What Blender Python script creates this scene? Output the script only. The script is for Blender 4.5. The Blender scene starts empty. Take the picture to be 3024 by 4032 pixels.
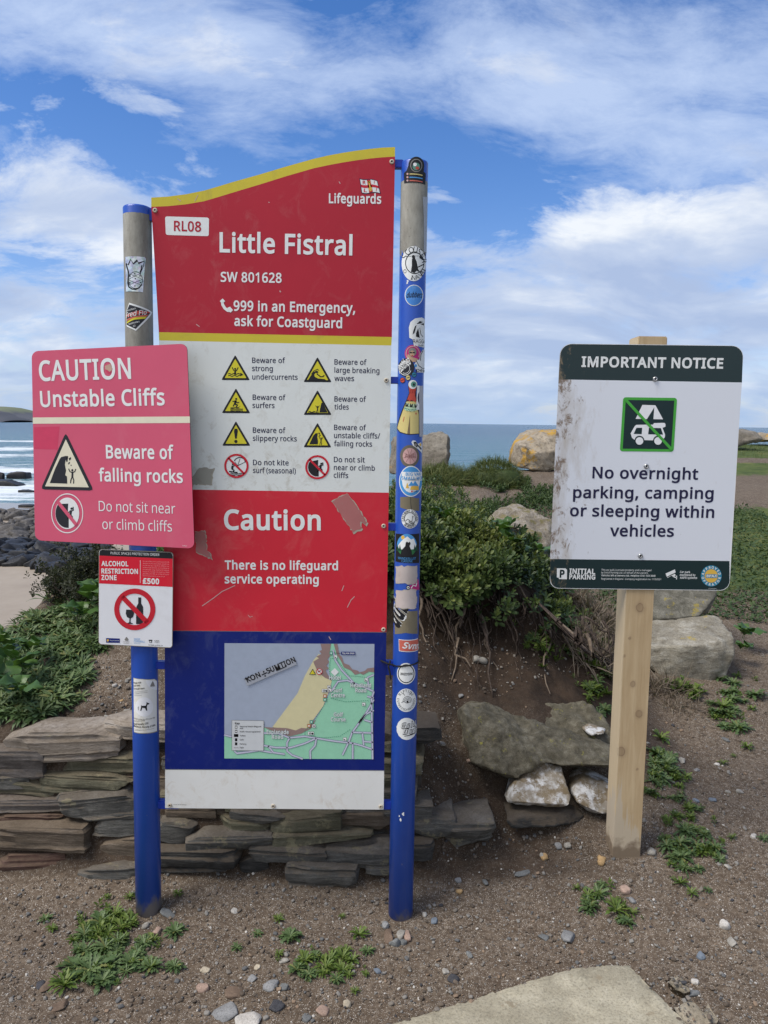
import bpy, bmesh, math, random
import numpy as np
from mathutils import Vector, Matrix
from mathutils.geometry import tessellate_polygon

scene = bpy.context.scene
COL = scene.collection
R = math.radians
rng = np.random.default_rng(7)
random.seed(7)

# ------------------------------------------------------------------ camera
FPX, PITCH, ROLL = 3050.0, R(6.57), R(0.7)
cam = bpy.data.cameras.new('camera')
cam.sensor_fit = 'VERTICAL'; cam.sensor_height = 36.0
cam.lens = FPX / 4032 * 36.0
cam.clip_start = 0.05; cam.clip_end = 60000
cam_o = bpy.data.objects.new('camera', cam); COL.objects.link(cam_o)
CAM = Vector((0, 0, 1.6))
ROT = Matrix.Rotation(R(90) - PITCH, 4, 'X') @ Matrix.Rotation(ROLL, 4, 'Z')
cam_o.matrix_world = Matrix.Translation(CAM) @ ROT
scene.camera = cam_o

# ------------------------------------------------------------------ node helpers
def node(nt, kind, **kw):
    n = nt.nodes.new(kind)
    for k, v in kw.items():
        if k.startswith('_'): setattr(n, k[1:], v)
        else:
            s = n.inputs[k.replace('__', ' ')] if not k.startswith('i') or not k[1:].isdigit() else n.inputs[int(k[1:])]
            if hasattr(v, 'is_output') or isinstance(v, bpy.types.NodeSocket): nt.links.new(v, s)
            else: s.default_value = v
    return n
def M_(nt, op, a, b=0.0, c=0.0, clamp=False):
    n = node(nt, 'ShaderNodeMath', _operation=op, i0=a, i1=b, i2=c); n.use_clamp = clamp
    return n.outputs[0]
def noise(nt, scale, detail=4, rough=.55, vec=None, dist=0.0, out=0):
    n = node(nt, 'ShaderNodeTexNoise', Scale=scale, Detail=detail, Roughness=rough, Distortion=dist)
    if vec is not None: nt.links.new(vec, n.inputs['Vector'])
    return n.outputs[out]
def ramp(nt, fac, stops, interp='LINEAR'):
    n = nt.nodes.new('ShaderNodeValToRGB'); cr = n.color_ramp; cr.interpolation = interp
    while len(cr.elements) < len(stops): cr.elements.new(0.5)
    for e, (p, c) in zip(cr.elements, stops):
        e.position = p
        e.color = (c, c, c, 1) if isinstance(c, (int, float)) else (*c[:3], 1)
    nt.links.new(fac, n.inputs[0]); return n.outputs[0]
def mix(nt, fac, a, b, blend='MIX'):
    n = node(nt, 'ShaderNodeMix', _data_type='RGBA', _blend_type=blend)
    for s, v in ((n.inputs[0], fac), (n.inputs[6], a), (n.inputs[7], b)):
        if isinstance(v, bpy.types.NodeSocket): nt.links.new(v, s)
        elif isinstance(v, (tuple, list)): s.default_value = (*v[:3], 1)
        else: s.default_value = v
    return n.outputs[2]
def bump(nt, h, strength=.4, dist=.01, prev=None):
    n = node(nt, 'ShaderNodeBump', Strength=strength, Distance=dist, Height=h)
    if prev is not None: nt.links.new(prev, n.inputs['Normal'])
    return n.outputs[0]
def pos(nt): return nt.nodes.new('ShaderNodeNewGeometry').outputs['Position']
def scaled(nt, vec, s, loc=(0, 0, 0), rot=(0, 0, 0)):
    n = node(nt, 'ShaderNodeMapping', Scale=s, Location=loc, Rotation=rot, Vector=vec); return n.outputs[0]
def newmat(name, rough=.7, spec=.3, metal=0.0):
    m = bpy.data.materials.new(name); m.use_nodes = True
    b = m.node_tree.nodes['Principled BSDF']
    b.inputs['Roughness'].default_value = rough; b.inputs['Metallic'].default_value = metal
    b.inputs['Specular IOR Level'].default_value = spec
    return m, m.node_tree, b
def lin(r, g, b):   # 0-255 display colour to linear
    f = lambda c: (c / 255 / 12.92) if c <= 10 else ((c / 255 + .055) / 1.055) ** 2.4
    return (f(r), f(g), f(b))

# ------------------------------------------------------------------ world: Nishita sky with drifting clouds
SUN_EL, SUN_AZ = R(57), R(-112)      # azimuth measured from +Y towards +X
SKY = 0.12
w = bpy.data.worlds.new('World'); scene.world = w; w.use_nodes = True
nt = w.node_tree; bg = nt.nodes['Background']; bg.inputs['Strength'].default_value = SKY
sky = nt.nodes.new('ShaderNodeTexSky'); sky.sky_type = 'NISHITA'; sky.sun_disc = False
sky.sun_elevation = SUN_EL; sky.sun_rotation = SUN_AZ; sky.air_density = 1.0; sky.dust_density = .4; sky.ozone_density = 2.2
D = nt.nodes.new('ShaderNodeTexCoord').outputs['Generated']
sep = node(nt, 'ShaderNodeSeparateXYZ', Vector=D)
dx, dy, dz = sep.outputs
el = M_(nt, 'MULTIPLY', M_(nt, 'ARCSINE', dz), 57.2958)
az = M_(nt, 'MULTIPLY', M_(nt, 'ARCTAN2', dx, dy), 57.2958)
zz = M_(nt, 'ADD', M_(nt, 'MAXIMUM', dz, 0.0), 0.30)
plane = node(nt, 'ShaderNodeCombineXYZ', X=M_(nt, 'DIVIDE', dx, zz), Y=M_(nt, 'DIVIDE', dy, zz), Z=0.3).outputs[0]
warp = noise(nt, 1.1, 3, .5, plane, out=1)
pw = node(nt, 'ShaderNodeVectorMath', _operation='ADD', i0=plane, i1=node(nt, 'ShaderNodeVectorMath', _operation='SCALE', i0=warp, Scale=.55).outputs[0]).outputs[0]
wisp = noise(nt, 2.1, 10, .68, scaled(nt, pw, (1.0, 1.7, 1.0), rot=(0, 0, R(28))))
puff = noise(nt, 3.1, 10, .62, scaled(nt, pw, (.9, 1.15, 1.0), loc=(3.1, 1.7, 0)))
def blob(a0, e0, sa, se, amp):
    u = M_(nt, 'DIVIDE', M_(nt, 'SUBTRACT', az, a0), sa); v = M_(nt, 'DIVIDE', M_(nt, 'SUBTRACT', el, e0), se)
    r2 = M_(nt, 'ADD', M_(nt, 'MULTIPLY', u, u), M_(nt, 'MULTIPLY', v, v))
    return M_(nt, 'MULTIPLY', M_(nt, 'EXPONENT', M_(nt, 'MULTIPLY', r2, -1.0)), amp)
def total(bl):
    t = None
    for b_ in bl: t = blob(*b_) if t is None else M_(nt, 'ADD', t, blob(*b_))
    return t
W_BLOBS = [(-20, 24.5, 12, 4, .26), (-9, 21.5, 7, 4.5, .22), (14, 22.5, 15, 3.6, .26), (20, 17.5, 9, 2.5, .14),
           (-22, 19.6, 7, 2.0, -.26), (-1, 17.6, 9, 2.2, -.30), (5, 14.5, 6, 3, -.24), (-14, 16.2, 6, 1.8, -.2),
           (-3, 26, 6, 2.2, -.2), (20, 26, 6, 1.5, -.16), (-24, 11, 20, 6, -.1), (0, 40, 60, 9, .05)]
P_BLOBS = [(22, 13.6, 10, 2.6, .34), (15, 11.5, 11, 2.6, .22), (20, 8, 16, 4, .34), (-21, 14.0, 8, 2.8, .32), (-16, 12, 6, 2, .2),
           (-22, 6, 12, 3.6, .24), (8, 5, 20, 4.0, .30), (-22, 9.8, 4, 1.2, -.2), (6, 14.5, 5, 3, -.25),
           (-1, 19, 30, 4, -.35), (0, 1.5, 50, 2.4, .16)]
fine = noise(nt, 7.5, 8, .66, scaled(nt, pw, (.8, 1.2, 1.0), loc=(2, 5, 1)))
stretch = lambda n, k: M_(nt, 'ADD', M_(nt, 'MULTIPLY', M_(nt, 'SUBTRACT', n, .5), k), M_(nt, 'ADD', .5, M_(nt, 'MULTIPLY', M_(nt, 'SUBTRACT', fine, .5), .45)))
base_w = M_(nt, 'ADD', stretch(wisp, 1.15), total(W_BLOBS)); base_p = M_(nt, 'ADD', stretch(puff, 1.45), M_(nt, 'MULTIPLY', total(P_BLOBS), .8))
mw = ramp(nt, base_w, [(.42, 0.0), (.55, .30), (.68, .62), (.85, .88)])
mp = ramp(nt, base_p, [(.50, 0.0), (.60, .55), (.70, .85), (.82, 1.0)])
# nothing known behind the camera: a bright broken overcast added to light the sign fronts
back = M_(nt, 'MULTIPLY', M_(nt, 'SUBTRACT', M_(nt, 'MULTIPLY', dy, -1.0), -.35), .8, clamp=True)
cover = M_(nt, 'MAXIMUM', M_(nt, 'MAXIMUM', mw, mp), M_(nt, 'MULTIPLY', back, M_(nt, 'ADD', wisp, .25)), clamp=True)
shade = noise(nt, 2.8, 7, .55, scaled(nt, pw, (.8, 1.3, 1), loc=(.35, 2.0, 4)))
shade = M_(nt, 'ADD', M_(nt, 'ADD', M_(nt, 'MULTIPLY', M_(nt, 'SUBTRACT', shade, .5), 1.3), .5), M_(nt, 'MULTIPLY', blob(12, 7.0, 22, 3.4, 1.0), -.27))
shade = M_(nt, 'ADD', shade, blob(20, 12.5, 12, 2.4, .12))
CL = 1 / SKY
ccol = ramp(nt, shade, [(.28, lin(168, 186, 219)), (.48, lin(190, 204, 229)), (.68, lin(234, 239, 246))])
ccol = mix(nt, 1.0, ccol, (CL, CL, CL), 'MULTIPLY')
hsv = node(nt, 'ShaderNodeHueSaturation', Saturation=1.3, Value=1.06, Color=sky.outputs[0]).outputs[0]
hsv = mix(nt, 1.0, hsv, (1.02, .93, 1.10), 'MULTIPLY')
ccol = mix(nt, back, ccol, tuple(c * CL for c in (.94, .92, .88)))      # unseen added cloud, warmed to take the blue off its fill light
ccol = mix(nt, M_(nt, 'MULTIPLY', M_(nt, 'SUBTRACT', 1.0, mp, clamp=True), M_(nt, 'SUBTRACT', 1.0, back, clamp=True)), ccol, tuple(c * CL for c in lin(190, 208, 239)))   # the high veil is bluer than the low heaps
skyc = mix(nt, cover, hsv, ccol)
hz = M_(nt, 'EXPONENT', M_(nt, 'MULTIPLY', M_(nt, 'ABSOLUTE', el), -.28))       # pale air low over the sea
skyc = mix(nt, M_(nt, 'MULTIPLY', hz, .8), skyc, tuple(c * CL for c in lin(168, 194, 226)))
nt.links.new(skyc, bg.inputs['Color'])

# ------------------------------------------------------------------ sun behind thin cloud
sun = bpy.data.lights.new('sun', 'SUN'); sun.energy = 3.7; sun.angle = R(30); sun.color = (1, .95, .87)
sun_o = bpy.data.objects.new('sun', sun); COL.objects.link(sun_o)
sdir = Vector((math.sin(SUN_AZ) * math.cos(SUN_EL), math.cos(SUN_AZ) * math.cos(SUN_EL), math.sin(SUN_EL)))
sun_o.rotation_euler = sdir.to_track_quat('Z', 'Y').to_euler()
scene.view_settings.view_transform = 'Standard'; scene.view_settings.look = 'None'
scene.view_settings.exposure = 0.13; scene.view_settings.gamma = 1.0
scene.cycles.max_bounces = 6; scene.cycles.use_adaptive_sampling = True

# ------------------------------------------------------------------ object helpers
def lab(o, label=None, cat=None, group=None, kind=None):
    if label: o['label'] = label
    if cat: o['category'] = cat
    if group: o['group'] = group
    if kind: o['kind'] = kind
    return o
def empty(name, loc, label=None, cat=None, group=None):
    o = bpy.data.objects.new(name, None); o.empty_display_size = .1; o.location = loc; COL.objects.link(o)
    return lab(o, label, cat, group)
def origin_of(o):
    v = Vector((0, 0, 0))
    while o is not None: v = v + Vector(o.location); o = o.parent
    return v
def make_mesh(name, V, F, mats, fmat=None, smooth=False, rnd=None):
    """V (n,3), F list of tuples or (m,k) array."""
    me = bpy.data.meshes.new(name)
    V = np.asarray(V, dtype=np.float32).reshape(-1, 3)
    if isinstance(F, np.ndarray):
        m, k = F.shape
        me.vertices.add(len(V)); me.vertices.foreach_set('co', V.ravel())
        me.loops.add(m * k); me.loops.foreach_set('vertex_index', F.astype(np.int32).ravel())
        me.polygons.add(m); me.polygons.foreach_set('loop_start', np.arange(0, m * k, k, dtype=np.int32))
        me.update(calc_edges=True)
    else:
        me.from_pydata(V.tolist(), [], F); me.update()
    for mt in (mats if isinstance(mats, (list, tuple)) else [mats]): me.materials.append(mt)
    if fmat is not None: me.polygons.foreach_set('material_index', np.asarray(fmat, dtype=np.int32))
    if smooth: me.polygons.foreach_set('use_smooth', np.ones(len(me.polygons), dtype=bool))
    if rnd is not None:
        a = me.attributes.new('rnd', 'FLOAT', 'FACE'); a.data.foreach_set('value', np.asarray(rnd, dtype=np.float32))
    me.validate(); me.update()
    return me
def add_obj(name, V, F, mats, parent=None, loc=None, **kw):
    """V in world space; the object's origin is its parent's origin, or loc / the middle of its underside."""
    V = np.asarray(V, dtype=float).reshape(-1, 3)
    if parent is not None: o0 = origin_of(parent)
    else: o0 = Vector(loc) if loc is not None else Vector(((V[:, 0].min() + V[:, 0].max()) / 2, (V[:, 1].min() + V[:, 1].max()) / 2, V[:, 2].min()))
    me = make_mesh(name, V - np.array(o0), F, mats, **kw)
    o = bpy.data.objects.new(name, me); COL.objects.link(o)
    if parent is not None: o.parent = parent
    else: o.location = o0
    return o
def put(name, me, loc, parent=None, rotz=0.0, sc=1.0, tilt=(0, 0)):
    o = bpy.data.objects.new(name, me); COL.objects.link(o)
    if parent is not None:
        o.parent = parent; loc = Vector(loc) - origin_of(parent)
    o.location = loc; o.rotation_euler = (tilt[0], tilt[1], rotz); o.scale = (sc, sc, sc)
    return o

# pixel of the photograph -> point of the world
def ray(x, y): return ROT.to_3x3() @ Vector(((x - 1512) / FPX, -(y - 2016) / FPX, -1.0))
def atY(x, y, Y):
    d = ray(x, y); return CAM + d * (Y / d.y)
def atZ(x, y, Z):
    d = ray(x, y); return CAM + d * ((Z - CAM.z) / d.z)

# ------------------------------------------------------------------ numpy gradient noise
_perm = np.random.default_rng(3).permutation(4096).astype(np.int64)
def _h(ix, iy, iz, s):
    return _perm[(ix * 73 + _perm[(iy * 131 + _perm[(iz * 197 + s * 57) & 4095]) & 4095]) & 4095]
_g = np.random.default_rng(4).normal(size=(4096, 3)); _g /= np.linalg.norm(_g, axis=1)[:, None]
def pn(P, seed=0):
    P = np.asarray(P, dtype=float); i = np.floor(P).astype(np.int64); f = P - i
    u = f * f * f * (f * (f * 6 - 15) + 10); out = 0
    for a in (0, 1):
        for b in (0, 1):
            for c in (0, 1):
                g = _g[_h(i[..., 0] + a, i[..., 1] + b, i[..., 2] + c, seed)]
                d = (g * (f - np.array([a, b, c]))).sum(-1)
                wgt = (u[..., 0] if a else 1 - u[..., 0]) * (u[..., 1] if b else 1 - u[..., 1]) * (u[..., 2] if c else 1 - u[..., 2])
                out = out + d * wgt
    return out
def fbm(P, oct=4, seed=0, gain=.5):
    t = 0; a = 1.0; P = np.asarray(P, dtype=float)
    for k in range(oct): t = t + a * pn(P * 2 ** k + k * 17.3, seed); a *= gain
    return t
def sm(a, b, x): 
    t = np.clip((x - a) / (b - a), 0, 1); return t * t * (3 - 2 * t)

# ------------------------------------------------------------------ lettering outlines
GLYPHS = "ABCDEFGHIJKLMNOPQRSTUVWXYZabcdefghijklmnopqrstuvwxyz0123456789.,()/£÷+'-:@& "
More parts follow.
